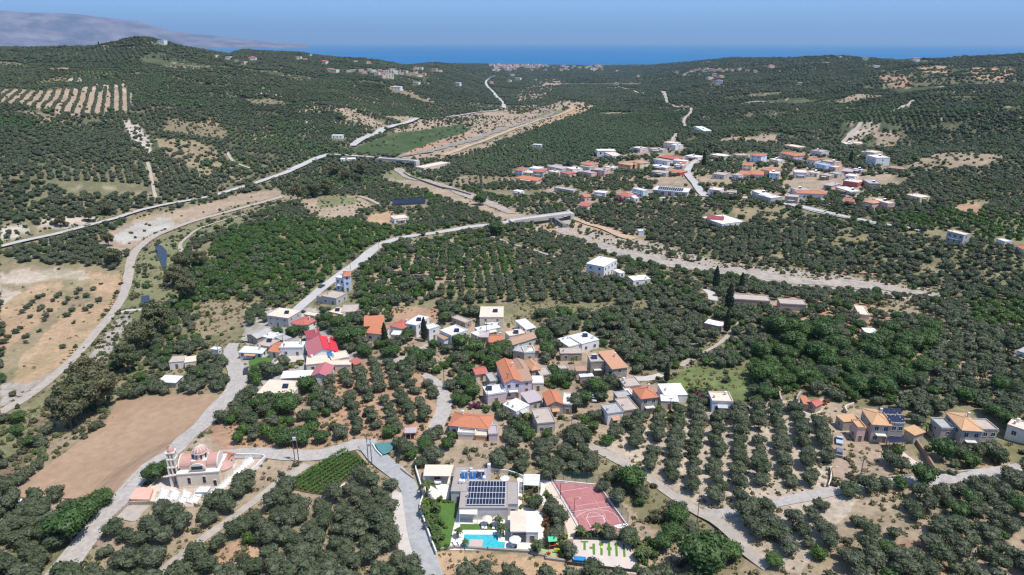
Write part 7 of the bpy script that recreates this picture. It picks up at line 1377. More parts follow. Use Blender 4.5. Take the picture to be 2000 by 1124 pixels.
# hand-placed trees: kind, photo foot point, scale, description
TREES = [
 ('cypress', K('c2',(990,700))[0], 1.12, 'tall dark cypress in front of the white house with solar panels'),
 ('cypress', K('c2',(480,760))[0], 1.05, 'dark cypress beside the two orange roofs with white facade'),
 ('cypress', K('c5',(1095,415))[0], .88, 'small dark cypress on the grass behind the white metal roofs'),
 ('cypress', K('e4',(185,335))[0], 1.35, 'broad dark cypress below the dry riverbed, first from the path'),
 ('cypress', K('e4',(435,345))[0], 1.1, 'slim leaning cypress right above the long grey shed'),
 ('cypress', K('e4',(310,560))[0], 1.55, 'black cypress at the left end of the long grey shed'),
 ('cypress', K('e4',(290,760))[0], 1.2, 'dark shaggy cypress beside the bend of the stony footpath'),
 ('cypress', K('c10',(1710,440))[0], .95, 'cypress in front of the orange walled house'),
 ('cypress', K('c11',(1030,440))[0], 1.6, 'big dark cypress beside the climbing village street'),
 ('cypress', K('q5',(1735,245))[0], .8, 'small cypress on the bank above the highway'),
 ('cypress', K('q5',(1790,250))[0], .7, 'smaller cypress of the pair above the highway'),
 ('cypress', K('c12',(1200,330))[0], 1.3, 'dark cypress left of the tall white house on the slope'),
 ('cypress', K('q1',(775,370))[0], 1.4, 'dark cypress on the skyline of the left ridge'),
 ('broad', K('c7',(520,570))[0], .95, 'leafy green tree between the church tower and the road'),
 ('broad', K('c7',(620,470))[0], .7, 'small green tree at the foot of the bell tower'),
 ('broad', K('c4',(330,440))[0], 1.05, 'round dense green tree beside the curving village street'),
 ('broad', K('c4',(380,210))[0], .7, 'green tree behind the round tree by the village street'),
 ('broad', K('c9',(1850,1080))[0], 1.55, 'large bright green walnut-like tree below the farm lane'),
 ('broad', K('c9',(1150,285))[0], 1.25, 'big dark rounded tree above the sports court corner'),
 ('broad', K('c9',(1460,880))[0], .65, 'small green tree right of the paved play terrace'),
 ('broad', K('c3',(1010,640))[0], 1.0, 'spreading bright tree in the middle of the old village'),
 ('broad', K('c3',(960,480))[0], 1.0, 'dark green tree behind the stone ruin'),
 ('broad', K('c3',(430,600))[0], .95, 'green tree below the tiled gable house'),
 ('broad', K('c3',(330,650))[0], .9, 'green tree above the orange roofed pink house'),
 ('broad', K('c3',(60,640))[0], 1.2, 'big tree between the white arched house and the pink house'),
 ('broad', K('c2',(1470,800))[0], 1.1, 'dense tree hugging the white arched house'),
 ('broad', K('c2',(1105,790))[0], .65, 'small round tree in front of the white arched house'),
 ('broad', K('c2',(1060,970))[0], .95, 'round tree on the bank below the narrow street'),
 ('broad', K('c2',(860,960))[0], .9, 'dark round tree left of its twin below the narrow street'),
 ('broad', K('c2',(610,900))[0], .8, 'tree casting shade on the narrow village street'),
 ('broad', K('c2',(780,680))[0], .8, 'green tree under the blue shaded white house'),
 ('broad', K('c3',(1070,920))[0], .7, 'small green tree in front of the old grey sheds'),
 ('broad', K('c5',(270,520))[0], .9, 'green tree beside the parked white car'),
 ('broad', K('c5',(140,680))[0], .85, 'narrow green tree left of the parked white car'),
 ('broad', K('c1',(620,640))[0], .7, 'round shrub-like tree below the cream house'),
 ('broad', K('c1',(810,640))[0], .8, 'tree in front of the small red roofed house'),
 ('broad', K('c1',(1400,560))[0], 1.15, 'dark conical tree behind the big red roof'),
 ('broad', K('c1',(1480,760))[0], 1.35, 'huge dark tree right of the big red roof'),
 ('broad', K('c1',(1650,740))[0], 1.25, 'second huge dark tree right of the big red roof'),
 ('broad', K('c1',(1740,260))[0], .9, 'dark round tree above the village rooftops'),
 ('broad', K('e2',(1100,640))[0], 1.0, 'light green tree right of the cream flat roofed house'),
 ('broad', K('e2',(780,980))[0], 1.35, 'large green tree below the cream flat roofed house'),
 ('broad', K('e2',(330,960))[0], 1.05, 'green tree at the lower left of the cream flat roofed house'),
 ('broad', K('e2',(240,470))[0], .75, 'green tree by the road below the grass plot'),
 ('broad', K('q6',(1870,720))[0], 1.75, 'big dark tree where the bridge road meets the dirt lane'),
 ('broad', K('q6',(1750,480))[0], 1.6, 'dark tree on the bank of the channel'),
 ('euca', K('q6',(330,450))[0], 1.5, 'tall eucalyptus right of the highway bend'),
 ('euca', K('q6',(460,420))[0], 1.45, 'tall eucalyptus, second beside the highway bend'),
 ('euca', K('q6',(560,400))[0], 1.4, 'dark tall eucalyptus above the young orchard'),
 ('euca', K('q6',(700,300))[0], 1.4, 'eucalyptus left of the river bridge'),
 ('euca', K('q6',(830,250))[0], 1.4, 'tallest eucalyptus at the left end of the river bridge'),
 ('euca', K('q6',(620,260))[0], 1.3, 'eucalyptus behind the roadside clump'),
 ('euca', K('q6',(790,330))[0], 1.3, 'dark eucalyptus below the river bridge'),
 ('euca', K('q6',(1240,170))[0], 1.05, 'dark tree at the right end of the river bridge'),
 ('euca', K('q5',(890,960))[0], 1.15, 'tall eucalyptus at the corner of the dry field'),
 ('euca', K('q5',(850,800))[0], .95, 'eucalyptus above the corner of the dry field'),
 ('euca', K('q5',(1430,1000))[0], 1.2, 'eucalyptus on the inner bank near the pond'),
 ('euca', K('q5',(1390,1120))[0], 1.35, 'olive-brown eucalyptus below the pond'),
 ('euca', K('q5',(1560,980))[0], 1.1, 'eucalyptus at the edge of the citrus grove'),
 ('euca', K('q9',(1480,100))[0], 1.25, 'broad eucalyptus right of the footbridge'),
 ('euca', K('q9',(1240,370))[0], 1.45, 'huge eucalyptus above the stony stream, green crown'),
 ('euca', K('q9',(1120,520))[0], 1.5, 'huge eucalyptus with a brownish crown by the stream'),
 ('euca', K('q9',(1010,660))[0], 1.25, 'eucalyptus left of the small grey barn'),
 ('euca', K('q9',(720,820))[0], 1.35, 'dark eucalyptus at the top of the brown field'),
 ('euca', K('q9',(640,1010))[0], 1.7, 'biggest eucalyptus at the left edge of the brown field'),
 ('euca', K('q9',(780,960))[0], 1.5, 'eucalyptus overhanging the brown field corner'),
 ('euca', K('q9',(560,1100))[0], 1.3, 'lowest eucalyptus beside the brown field'),
 ('euca', K('q5',(840,560))[0], .9, 'tree on the cutting above the highway'),
 ('euca', K('q5',(700,610))[0], .9, 'brownish tree on the cutting above the highway'),
 ('euca', K('q5',(480,650))[0], .85, 'tree on the pale cutting at the left'),
 ('broad', K('q1',(680,365))[0], 3.0, 'broad umbrella pine on the skyline of the left ridge'),
 ('broad', K('q1',(960,350))[0], 1.3, 'lone round tree on the skyline of the left ridge'),
 ('broad', K('q1',(1180,300))[0], 1.6, 'tree on the left shoulder of the hilltop'),
 ('broad', K('c15',(700,800))[0], 1.5, 'glossy bright green tree beside the main road'),
 ('broad', K('c15',(860,620))[0], 1.25, 'bright green tree above the glossy one by the main road'),
 ('broad', K('c15',(1000,470))[0], .9, 'small bright green tree at the field corner by the main road'),
]
PALMS = [(K('c8',(242,425))[0], 1.15, 'tall date palm beside the carport of the villa'), (K('c8',(330,560))[0], .6, 'small palm in the villa garden strip'), (K('c8',(225,590))[0], .75, 'palm at the villa garden wall'),
 (K('c8',(270,720))[0], .7, 'palm in the middle of the villa garden wall'), (K('c8',(330,830))[0], .65, 'palm at the lower end of the villa garden wall'), (K('c8',(600,870))[0], .5, 'small palm at the near left pool corner'),
 (K('c8',(890,700))[0], .7, 'palm between the two cream parasols and the pool'), (K('c8',(940,780))[0], .8, 'palm at the right edge of the pool'), (K('c8',(530,790))[0], .6, 'bushy palm at the far left pool corner'),
 (K('c8',(1245,920))[0], .8, 'palm beside the playground'), (K('c9',(655,745))[0], .72, 'palm at the left end of the court hedge'), (K('c9',(820,735))[0], .8, 'tallest palm in front of the court baseline'),
 (K('c9',(960,760))[0], .72, 'palm right of the court baseline hoop'), (K('c9',(1150,770))[0], .75, 'palm at the right end of the court hedge'), (K('c9',(1210,860))[0], .75, 'palm on the slope right of the play terrace'),
 (K('c9',(1250,960))[0], .75, 'palm near the lower right of the play terrace'), (K('c9',(1330,960))[0], .7, 'outermost palm right of the play terrace'), (K('c9',(400,500))[0], .6, 'palm in the garden strip left of the court'),
 (K('c6',(845,700))[0], .55, 'small palm on the beige villa driveway'), (K('c6',(1040,400))[0], .85, 'bushy palm between the two stone villas'), (K('c3',(1330,740))[0], .6, 'small palm in the old village yard')]
for kd, (px, py), s, lab in TREES:
    p = hit(px, py)[0]; plant(kd, p[0], p[1], s * random.uniform(.95, 1.05), lab)
for (px, py), s, lab in PALMS:
    p = hit(px, py)[0]; plant('palm', p[0], p[1], s, lab)

# --- plant cover by zone -------------------------------------------------------
# kinds: weights (olive, citrus, broad, scrub, reed, none)
Z = {
 0: (.80, .05, .08, .07, 0, .0),
 1: (0, .0, .0, .04, .0, .96), 19: (.05, .03, .0, .12, .0, .80), 2: (.05, .02, .02, .35, .12, .44), 3: (.08, .80, .08, .02, 0, .02), 4: (.25, .45, .10, .02, 0, .18), 5: (.0, .0, .0, .05, 0, .95),
 6: (.22, .26, .50, .02, 0, .0), 7: (.40, .14, .20, .08, 0, .18), 16: (.50, .12, .24, .04, 0, .10), 8: (.10, .0, .02, .26, 0, .62), 9: (.94, .0, .02, .0, 0, .04), 10: (.0, .25, .0, .20, 0, .55), 11: (.96, 0, 0, 0, 0, .04),
 17: (.03, 0, 0, .16, 0, .81), 18: (.35, .62, 0, .01, 0, .02), 12: (.3, .0, .35, .3, 0, .05), 13: (.10, .10, .02, .20, .0, .58), 14: (.05, 0, .03, .4, .32, .2), 15: (.35, .35, .15, .05, .0, .1)}
def zone(k, *pts): fill(ZONE, list(pts), k)
zone(9, (0,255),(120,250),(225,255),(300,330),(440,375),(330,398),(200,430),(0,440)); zone(9, (0,490),(60,480),(180,452),(205,500),(195,522),(60,518),(0,503))
zone(8, (0,440),(60,432),(200,424),(330,398),(340,410),(180,446),(60,470),(0,478)); zone(9, (1130,425),(1420,428),(1640,440),(1850,470),(2000,480),(2000,585),(1850,572),(1600,520),(1420,505),(1250,462)); zone(18, (1100,232),(1170,212),(1290,215),(1330,240),(1310,290),(1230,300),(1000,330),(880,322),(1000,272))
zone(1, (0,505),(60,518),(200,520),(243,535),(248,560),(228,602),(192,648),(132,706),(60,762),(0,798))
zone(2, (250,545),(270,498),(330,458),(420,428),(560,392),(555,402),(480,428),(380,470),(345,520),(330,600),(250,700),(130,800),(20,930),(0,950),(0,838),(60,792),(150,716),(232,622))
zone(14, (0,850),(60,815),(120,780),(150,800),(120,880),(60,930),(0,960)); zone(14, (140,730),(220,660),(260,690),(210,760),(150,790)); zone(14, (150,800),(250,700),(320,740),(230,780),(200,830),(120,890),(110,850))
zone(5, (185,470),(260,430),(350,412),(470,380),(545,370),(557,384),(450,405),(350,440),(272,475),(240,500),(200,490))
zone(13, (300,268),(380,275),(440,300),(470,330),(400,345),(380,330),(330,310)); zone(8, (240,232),(300,260),(330,290),(290,300),(240,260))
zone(17, (1060,210),(1100,196),(1140,200),(1168,210),(1110,232),(1000,268),(905,305),(870,313),(790,312),(768,308),(850,275),(940,238),(1035,218))
zone(8, (800,240),(870,228),(985,212),(1040,205),(1060,210),(940,240),(850,262),(790,270)); zone(8, (1010,180),(1075,150),(1100,160),(1060,195),(1010,200))
zone(5, (700,300),(685,292),(760,263),(830,252),(915,240),(900,255),(830,285),(775,304))
zone(2, (1070,430),(1110,418),(1180,440),(1250,465),(1330,490),(1400,510),(1500,522),(1600,528),(1700,545),(1850,572),(1840,590),(1700,578),(1600,572),(1450,548),(1380,537),(1280,522),(1180,492),(1080,458),(1040,450))
zone(5, (770,335),(830,348),(930,380),(1010,412),(1050,428),(985,432),(900,398),(820,372),(735,345))
zone(10, (580,392),(640,382),(700,383),(725,400),(690,425),(640,425),(590,410)); zone(5, (708,428),(745,414),(770,415),(775,436),(735,440))
zone(3, (440,455),(560,430),(740,440),(860,452),(760,465),(700,505),(640,550),(600,578),(500,560),(400,520)); zone(3, (380,520),(440,455),(500,560),(400,570))
zone(4, (740,485),(940,460),(960,500),(880,560),(760,610),(700,640),(700,560),(720,510)); zone(4, (600,560),(560,600),(440,600),(440,560))
zone(10, (390,590),(520,590),(520,640),(380,662)); zone(5, (765,602),(870,598),(862,628),(760,628)); zone(19, (1300,742),(1370,703),(1470,720),(1478,782),(1420,792),(1340,765))
zone(6, (1475,660),(1600,640),(1720,650),(1820,660),(1810,745),(1740,780),(1600,790),(1490,792),(1470,720)); zone(7, (1540,580),(1720,575),(1740,640),(1700,665),(1560,655),(1480,600))
zone(5, (1860,402),(1930,398),(1912,422),(1870,416)); zone(13, (1430,410),(1540,402),(1545,424),(1440,434)); zone(13, (1620,466),(1700,457),(1695,480),(1630,486))
zone(5, (530,952),(500,935),(560,900),(720,905),(650,968),(610,985)); zone(5, (0,172),(60,176),(130,175),(240,165),(262,185),(258,215),(170,226),(110,222),(70,210),(0,205))
zone(12, (1160,885),(1200,905),(1380,1000),(1460,1090),(1440,1124),(1400,1124),(1290,1060),(1222,985),(1190,950)); zone(5, (1200,985),(1222,985),(1285,1045),(1275,1060),(1240,1060),(1210,1000))
zone(13, (1240,1050),(1330,1060),(1360,1124),(1240,1124)); zone(5, (815,1075),(1080,1085),(1240,1110),(1240,1124),(815,1124)); zone(15, (380,820),(480,790),(640,800),(640,885),(440,885))
zone(5, (1195,812),(1300,808),(1440,796),(1560,796),(1630,850),(1625,935),(1560,970),(1450,990),(1380,994),(1300,950),(1230,895),(1170,860)); zone(5, (645,710),(735,702),(830,735),(852,780),(846,852),(770,852),(676,852),(650,800))
zone(7, (480,600),(620,600),(700,690),(640,740),(500,760),(470,720)); zone(7, (700,640),(960,620),(1200,700),(1320,780),(1320,830),(1130,850),(940,880),(880,850),(860,740),(720,700))
zone(16, (1000,325),(1480,290),(1700,295),(1790,400),(1500,400),(1100,400)); zone(5, (1600,785),(1700,800),(1740,930),(1650,945),(1620,880))
zone(13, (430,1060),(520,1060),(500,1124),(420,1124)); zone(8, (1640,240),(1760,240),(1780,290),(1650,290)); zone(8, (1800,128),(1990,130),(1985,165),(1720,175),(1720,145))

def cover():
    out = {k: [] for k in ('olive', 'citrus', 'broad', 'scrub', 'reed', 'far', 'far2', 'vfar', 'weed')}
    bands = [(95, 290, 4.75), (290, 620, 4.8), (620, 1500, 5.8), (1500, 2900, 8.8), (2900, 6200, 19.0)]
    for bi, (d0, d1, sp) in enumerate(bands):
        m = int(d1 / sp) + 2; ii, jj = np.meshgrid(np.arange(-m, m), np.arange(-m, m)); gx = ii.ravel() * sp; gy = jj.ravel() * sp * .92; X_, Y_ = [], []
        for cl, ang in enumerate((.08, .55, 1.0, -.35)):
            x = gx * math.cos(ang) - gy * math.sin(ang); y = gx * math.sin(ang) + gy * math.cos(ang); d = np.hypot(x, y); k = (y > 0) & (d >= d0) & (d < d1) & (np.abs(np.arctan2(x, np.maximum(y, 1e-3))) < math.radians(60 if bi == 0 else 44)); x, y = x[k], y[k]
            h1, h2, h3 = cells(x, y, 62.0 if bi < 3 else 110.0); k = np.clip((h1 * 4).astype(int), 0, 3) == cl; x, y, h2 = x[k], y[k], h2[k]; wild = (h2 > .68) & (bi > 0)
            jit = np.where(wild, .45, .17); X_.append(x + RNG.uniform(-1, 1, len(x)) * sp * jit); Y_.append(y + RNG.uniform(-1, 1, len(y)) * sp * jit)
        x, y = np.concatenate(X_), np.concatenate(Y_)
        d = np.hypot(x, y); k = (y > 0) & (d >= d0) & (d < d1) & (np.abs(np.arctan2(x, np.maximum(y, 1e-3))) < math.radians(44 if bi else 60)); x, y, d = x[k], y[k], d[k]
        z = ground(x, y); px, py = proj(x, y, z); cx, cy = proj(x, y, z + 2.2)
        k = (px > -120) & (px < 2120) & (py < 1330) & (z > SEA_Z + 2); 
        k &= ~look(NOBASE, px, py, False) & ~look(NOCROWN, cx, cy, False); x, y, d, z, px, py = x[k], y[k], d[k], z[k], px[k], py[k]
        wob = np.clip(1500 / d, 1, 6); zn = look(ZONE, px + wob * RNG.normal(size=len(x)), py + .5 * wob * RNG.normal(size=len(x)))
        W = np.array([Z[i] for i in range(max(Z) + 1)]); cum = np.cumsum(W, 1)[zn]; r = RNG.random(len(x)) * cum[:, -1]; kind = (r[:, None] > cum).sum(1)
        n = fbm(x, y, 55, 3, 21); n2 = fbm(x, y, 160, 3, 22); n3 = fbm(x, y, 28, 2, 23); h1, h2, h3 = cells(x, y, 62.0 if bi < 3 else 110.0)
        s = np.clip(RNG.normal(1, .16, len(x)), .62, 1.4) * (1 + .15 * n)
        for t in range(len(x)):
            k = int(kind[t]); zz = int(zn[t]); dd = d[t]
            gap = n3[t] + .35 * n[t]
            if zz == 0:
                if bi == 0:
                    if gap > .60: k = 3 if RNG.random() < .5 else 5
                    elif k != 0 and px[t] < 1350 and py[t] > 900: k = 0
                else:
                    if h2[t] < .04 and bi < 4:      # young or thin plots
                        if RNG.random() < .55: k = 5
                        else: s[t] *= .6
                    elif h2[t] > .97 and bi < 4: k = 5 if RNG.random() < .8 else 3
                    elif h2[t] > .68: k = 3 if RNG.random() < .30 else (2 if RNG.random() < .25 else k)
                    elif h2[t] > .55 and bi <= 2: k = 1 if RNG.random() < .8 else k
                    if gap > (.52 if bi == 1 else .50): k = 3 if RNG.random() < .6 else 5
            if k == 5: continue
            sc_ = float(s[t]); row = (x[t], y[t], z[t], sc_)
            if bi <= 1:
                nm = ('olive', 'citrus', 'broad', 'scrub', 'reed')[k]
                if bi == 1: sc_ *= 1.02 if zz in (3, 4) else .86
                if nm == 'olive' and px[t] > 1390 and py[t] > 975:
                    if RNG.random() < .20 or gap > .38: continue
                    sc_ *= .98
                if zz == 10: sc_ *= .5
                if nm == 'broad': sc_ *= (RNG.uniform(.55, 1.25) if zz == 6 else .72)
                if nm == 'scrub': sc_ *= 1.0 + .5 * RNG.random()
                out[nm].append((x[t], y[t], z[t], sc_))
                if nm in ('scrub', 'reed') and zz in (2, 14, 12, 8):
                    for _ in range(2):
                        a, b = x[t] + RNG.normal() * 2.2, y[t] + RNG.normal() * 2.2; out[nm].append((a, b, float(ground(a, b)), sc_ * RNG.uniform(.4, 1.0)))
            elif bi == 2:
                if k == 3: out['scrub'].append((x[t], y[t], z[t], sc_ * 1.5))
                else: out['far2' if k == 1 or (k == 2 and RNG.random() < .5) else 'far'].append((x[t], y[t], z[t], sc_ * (1.4 if k == 2 and RNG.random() < .4 else .94)))
            elif bi == 3: out['far2' if k == 1 else 'far'].append((x[t], y[t], z[t], sc_ * (1.5 if k != 3 else 1.0)))
            else: out['vfar'].append((x[t], y[t], z[t], sc_ * RNG.uniform(.8, 1.6)))
    # orchards planted in clear rows
    def rows(poly, kind, a, b, s, jit=.35, keep=.94, minpx=None):
        """lattice spanned by world steps a, b inside a photo outline"""
        P = hit([p[0] for p in poly], [p[1] for p in poly])[:, :2]; c = P.mean(0); R = np.abs(P - c).max() * 1.6; n = int(R / min(np.hypot(*a), np.hypot(*b))) + 2
        for i in range(-n, n):
            for j in range(-n, n):
                q = c + np.array(a) * i + np.array(b) * j; ins = False
                for e in range(len(P)):
                    (ax, ay), (bx, by) = P[e], P[(e + 1) % len(P)]
                    if (ay > q[1]) != (by > q[1]) and q[0] < (bx - ax) * (q[1] - ay) / (by - ay) + ax: ins = not ins
                if not ins or RNG.random() > keep: continue
                xx, yy = q + RNG.normal(size=2) * jit; zz = float(ground(xx, yy)); u, v = proj(xx, yy, zz)
                if look(NOBASE, np.array([u]), np.array([v]), False)[0]: continue
                out[kind].append((float(xx), float(yy), zz, s * RNG.uniform(.8, 1.15)))
    rows(K('p',(0,172),(60,176),(130,175),(240,165),(262,185),(258,215),(170,226),(110,222),(70,210),(0,205)), 'far', (7.8, 4.3), (-2.4, 4.6), .78, .25, .97)
    rows(K('p',(130,150),(270,160),(262,182),(130,175)), 'far', (10, 5.5), (-2.4, 4.6), .85, .3, .9)
    rows(K('q5',(1060,230),(1200,170),(1500,250),(1560,330),(1180,390)), 'olive', (6.8, -1.0), (.7, 5.6), .95, .3)
    rows(K('p',(1205,815),(1300,812),(1440,800),(1560,800),(1625,850),(1620,930),(1560,965),(1450,985),(1380,990),(1300,945),(1230,890),(1180,860)), 'olive', (5.7, -.9), (1.15, 3.8), .98, .35, .92)
    rows(K('p',(650,712),(735,705),(825,735),(848,780),(842,850),(770,850),(680,848),(655,800)), 'olive', (4.9, 1.6), (-1.5, 4.4), .9, .3, .95)
    rows(K('q9',(120,260),(240,80),(460,40),(760,0),(780,170),(560,270),(380,290)), 'olive', (7.2, 1.5), (-1, 4.6), .62, .7, .7)
    rows(K('q9',(0,440),(190,300),(200,440),(110,560),(0,600)), 'olive', (6, 1), (-1, 5), .6, .6, .7)
    rows(K('q2',(1350,800),(1500,800),(1500,860),(1380,860)), 'far', (9, 2), (-3, 9), .7)
    rows(K('q1',(1600,920),(1760,950),(1700,1000),(1580,980)), 'scrub', (9, 2), (-3, 8), 1.6)
    # scrub and tufts on the road verges
    for c, nn, wd in EDGES:
        for i in range(0, len(c)):
            dd_ = float(np.hypot(*c[i]))
            if dd_ > 650: continue
            for sg in (-1, 1):
                if fbm(c[i][0] * sg, c[i][1], 14, 2, 51) < -.05: continue
                for _ in range(3):
                    q = c[i] + nn[i] * sg * (wd[i] + RNG.uniform(.25, 2.1)) + RNG.normal(size=2) * .3; zz = float(ground(q[0], q[1])); u, v = proj(q[0], q[1], zz)
                    if 0 <= u < 2000 and 0 <= v < 1124 and PAVED[int(v), int(u)]: continue
                    out['weed' if RNG.random() < .86 else 'scrub'].append((q[0], q[1], zz, RNG.uniform(.4, 1.35)))
    verge = list(out['weed'])
    # weeds and dry tufts on the open ground
    a = RNG.uniform(-.80, .80, 26000); dd = np.sqrt(RNG.uniform(95 ** 2, 430 ** 2, 26000)); x, y = dd * np.sin(a), dd * np.cos(a); z = ground(x, y); px, py = proj(x, y, z)
    k = ~look(NOBASE, px, py, False) & (px > -40) & (px < 2040) & (py < 1180) & (fbm(x, y, 12, 2, 41) > -.25) & ((look(ZONE, px, py) != 1) | (RNG.random(len(x)) < .08)); x, y, z = x[k], y[k], z[k]; s = RNG.uniform(.5, 1.9, len(x))
    out['weed'] = verge + list(zip(x, y, z, s))
    return out
PL = cover()

# --- the largest individuals are objects of their own, the rest one object per kind
def area_words(px, py, kind):
    T = [((0, 940, 230, 1124), 'grove left of the main road'), ((150, 900, 640, 1124), 'grove below the church and its cemetery'), ((480, 900, 800, 1124), 'grove between vineyard and villa road'),
         ((370, 780, 650, 890), 'orchard above the church road'), ((640, 690, 870, 880), 'terraced grove inside the street curve'), ((800, 840, 1180, 960), 'grove behind the pool villa'), ((810, 1070, 1260, 1124), 'dry plot below the villa wall'),
         ((1150, 780, 1640, 1000), 'rows above the farm lane'), ((1380, 960, 1720, 1124), 'grove below the farm lane'), ((1700, 940, 2000, 1124), 'dense grove at the lower right corner'), ((1600, 780, 2000, 950), 'gardens of the stone villas'),
         ((1420, 640, 2000, 800), 'woods above the stone villas'), ((1150, 560, 1500, 800), 'slope behind the old stone houses'), ((850, 600, 1330, 900), 'yards of the old village'), ((430, 560, 860, 780), 'yards around the red roofs'),
         ((700, 450, 1150, 640), 'plots between village and bridge'), ((370, 400, 740, 600), 'citrus land left of the bridge road'), ((0, 500, 370, 960), 'left river bank')]
    for (a, b, c, d), s in T:
        if a <= px < c and b <= py < d: return s
    return 'edge of the groves' if kind == 'olive' else 'farmland'
LOOK_ = {'olive': ('round grey-green olive tree in the %s', 'olive trees in the %s'), 'citrus': ('small glossy green citrus tree in the %s', 'citrus trees in the %s'), 'broad': ('leafy dark green tree in the %s', 'leafy trees in the %s')}
REST = {k: [] for k in PL}
LAND = [(o['label'], o.location[0], o.location[1]) for o in COL.objects if o.parent is None and o.get('category') and not o.get('group') and len(o['label'].split()) <= 11]
SHORT = {'olive': 'olive tree', 'citrus': 'citrus tree', 'broad': 'leafy tree'}
for kd in ('olive', 'citrus', 'broad'):
    A = np.array(PL[kd]); px, py = proj(A[:, 0], A[:, 1], A[:, 2] + 2 * A[:, 3]); dist = np.sqrt(A[:, 0] ** 2 + A[:, 1] ** 2 + (A[:, 2] - CAMH) ** 2)
    inside = (px > 5) & (px < 1995) & (py > 60) & (py < 1115); score = np.where(inside, A[:, 3] / dist, 0); order = np.argsort(-score); own = [int(i) for i in order[:300] if score[i] > 0]; ownset = set(own)
    REST[kd] = [tuple(A[i]) for i in range(len(A)) if i not in ownset]
    word = {i: area_words(px[i], py[i], kd) for i in own}; lab = {}
    for a in sorted(set(word.values())):        # the outermost trees of each grove can be told by their place
        mem = [i for i in own if word[i] == a]
        if len(mem) < 5: continue
        for nm, key in (('lowest', lambda i: -py[i]), ('uppermost', lambda i: py[i]), ('leftmost', lambda i: px[i]), ('rightmost', lambda i: -px[i]), ('smallest', lambda i: A[i, 3]), ('biggest', lambda i: -A[i, 3])):
            i = min((m for m in mem if m not in lab), key=key, default=None)
            if i is not None: lab[i] = '%s %s of the %s' % (nm, SHORT[kd], a)
    used = set()
    for t_, lx, ly in LAND:                     # so can the tree that stands closest to something one can find
        free = [i for i in own if i not in lab]; dd = np.hypot(A[free, 0] - lx, A[free, 1] - ly)
        if len(free) and dd.min() < 16: lab[free[int(np.argmin(dd))]] = '%s closest to the %s' % (SHORT[kd], t_)
    for i in own:
        a, b = LOOK_[kd]; L1 = lab.get(i); plant(kd, A[i, 0], A[i, 1], A[i, 3], L1 or a % word[i], b % word[i], z=A[i, 2] - .1, sz=A[i, 3] * random.uniform(.82, 1.15))
for kd in ('scrub', 'reed', 'far', 'far2', 'vfar', 'weed'): REST[kd] = PL[kd]

def scatter(name, rows_, meshes, label, sink=.15):
    """one object: geometry nodes put a plant on each of its points"""
    if not rows_: return
    A = np.array(rows_); n = len(A); me = bpy.data.meshes.new(name); me.vertices.add(n)
    A[:, 2] -= sink; me.vertices.foreach_set('co', A[:, :3].ravel())
    a = me.attributes.new('size', 'FLOAT', 'POINT'); a.data.foreach_set('value', A[:, 3]); a = me.attributes.new('turn', 'FLOAT', 'POINT'); a.data.foreach_set('value', RNG.uniform(0, 6.28, n))
    a = me.attributes.new('pick', 'INT', 'POINT'); a.data.foreach_set('value', RNG.integers(0, len(meshes), n).astype(np.int32))
    o = tag(put(name, me), label, None, None, 'stuff'); c = bpy.data.collections.new(name + '_kinds')
    for m in meshes: c.objects.link(bpy.data.objects.new(name + '_source', m))
    g = bpy.data.node_groups.new(name, 'GeometryNodeTree'); g.interface.new_socket('Geometry', in_out='INPUT', socket_type='NodeSocketGeometry'); g.interface.new_socket('Geometry', in_out='OUTPUT', socket_type='NodeSocketGeometry')
    N = g.nodes.new; gi = N('NodeGroupInput'); go = N('NodeGroupOutput'); mp = N('GeometryNodeMeshToPoints'); ci = N('GeometryNodeCollectionInfo'); ip = N('GeometryNodeInstanceOnPoints')
    ci.inputs[0].default_value = c; ci.inputs[1].default_value = True; ci.inputs[2].default_value = True
    def att(nm, ty): k = N('GeometryNodeInputNamedAttribute'); k.data_type = ty; k.inputs[0].default_value = nm; return k.outputs[0]
    cx = N('ShaderNodeCombineXYZ'); K_ = g.links.new; K_(att('turn', 'FLOAT'), cx.inputs[2]); K_(gi.outputs[0], mp.inputs[0]); K_(mp.outputs[0], ip.inputs['Points']); K_(ci.outputs[0], ip.inputs['Instance'])
    ip.inputs['Pick Instance'].default_value = True; K_(att('pick', 'INT'), ip.inputs['Instance Index']); K_(cx.outputs[0], ip.inputs['Rotation']); K_(att('size', 'FLOAT'), ip.inputs['Scale']); K_(ip.outputs[0], go.inputs[0])
    md = o.modifiers.new('plants', 'NODES'); md.node_group = g; return o
scatter('olive_grove', REST['olive'], ME['olive_mid'], 'smaller olive trees covering the land beyond the nearest groves')
scatter('citrus_grove', REST['citrus'], ME['citrus_mid'], 'bright green citrus trees beyond the nearest ones')
scatter('mixed_woodland', REST['broad'], ME['broad_mid'], 'leafy trees of the farther plots')
scatter('scrub', REST['scrub'], ME['scrub'], 'low brown-green scrub on banks and waste ground', .1)
scatter('reeds', REST['reed'], ME['reed'], 'pale green reeds along the left stream', .1)
scatter('hillside_trees', REST['far'], ME['far'], 'olive trees and scrub covering the far hills', .3)
scatter('hillside_orchards', REST['far2'], ME['far2'], 'brighter green orchard trees on the far slopes', .3)
scatter('weeds', REST['weed'], ME['weed'], 'dry tufts and weeds on the open ground', .0)
scatter('distant_woodland', REST['vfar'], ME['vfar'], 'dark woodland on the coastal plain', .5)
print('PLANTS', {k: len(v) for k, v in PL.items()})

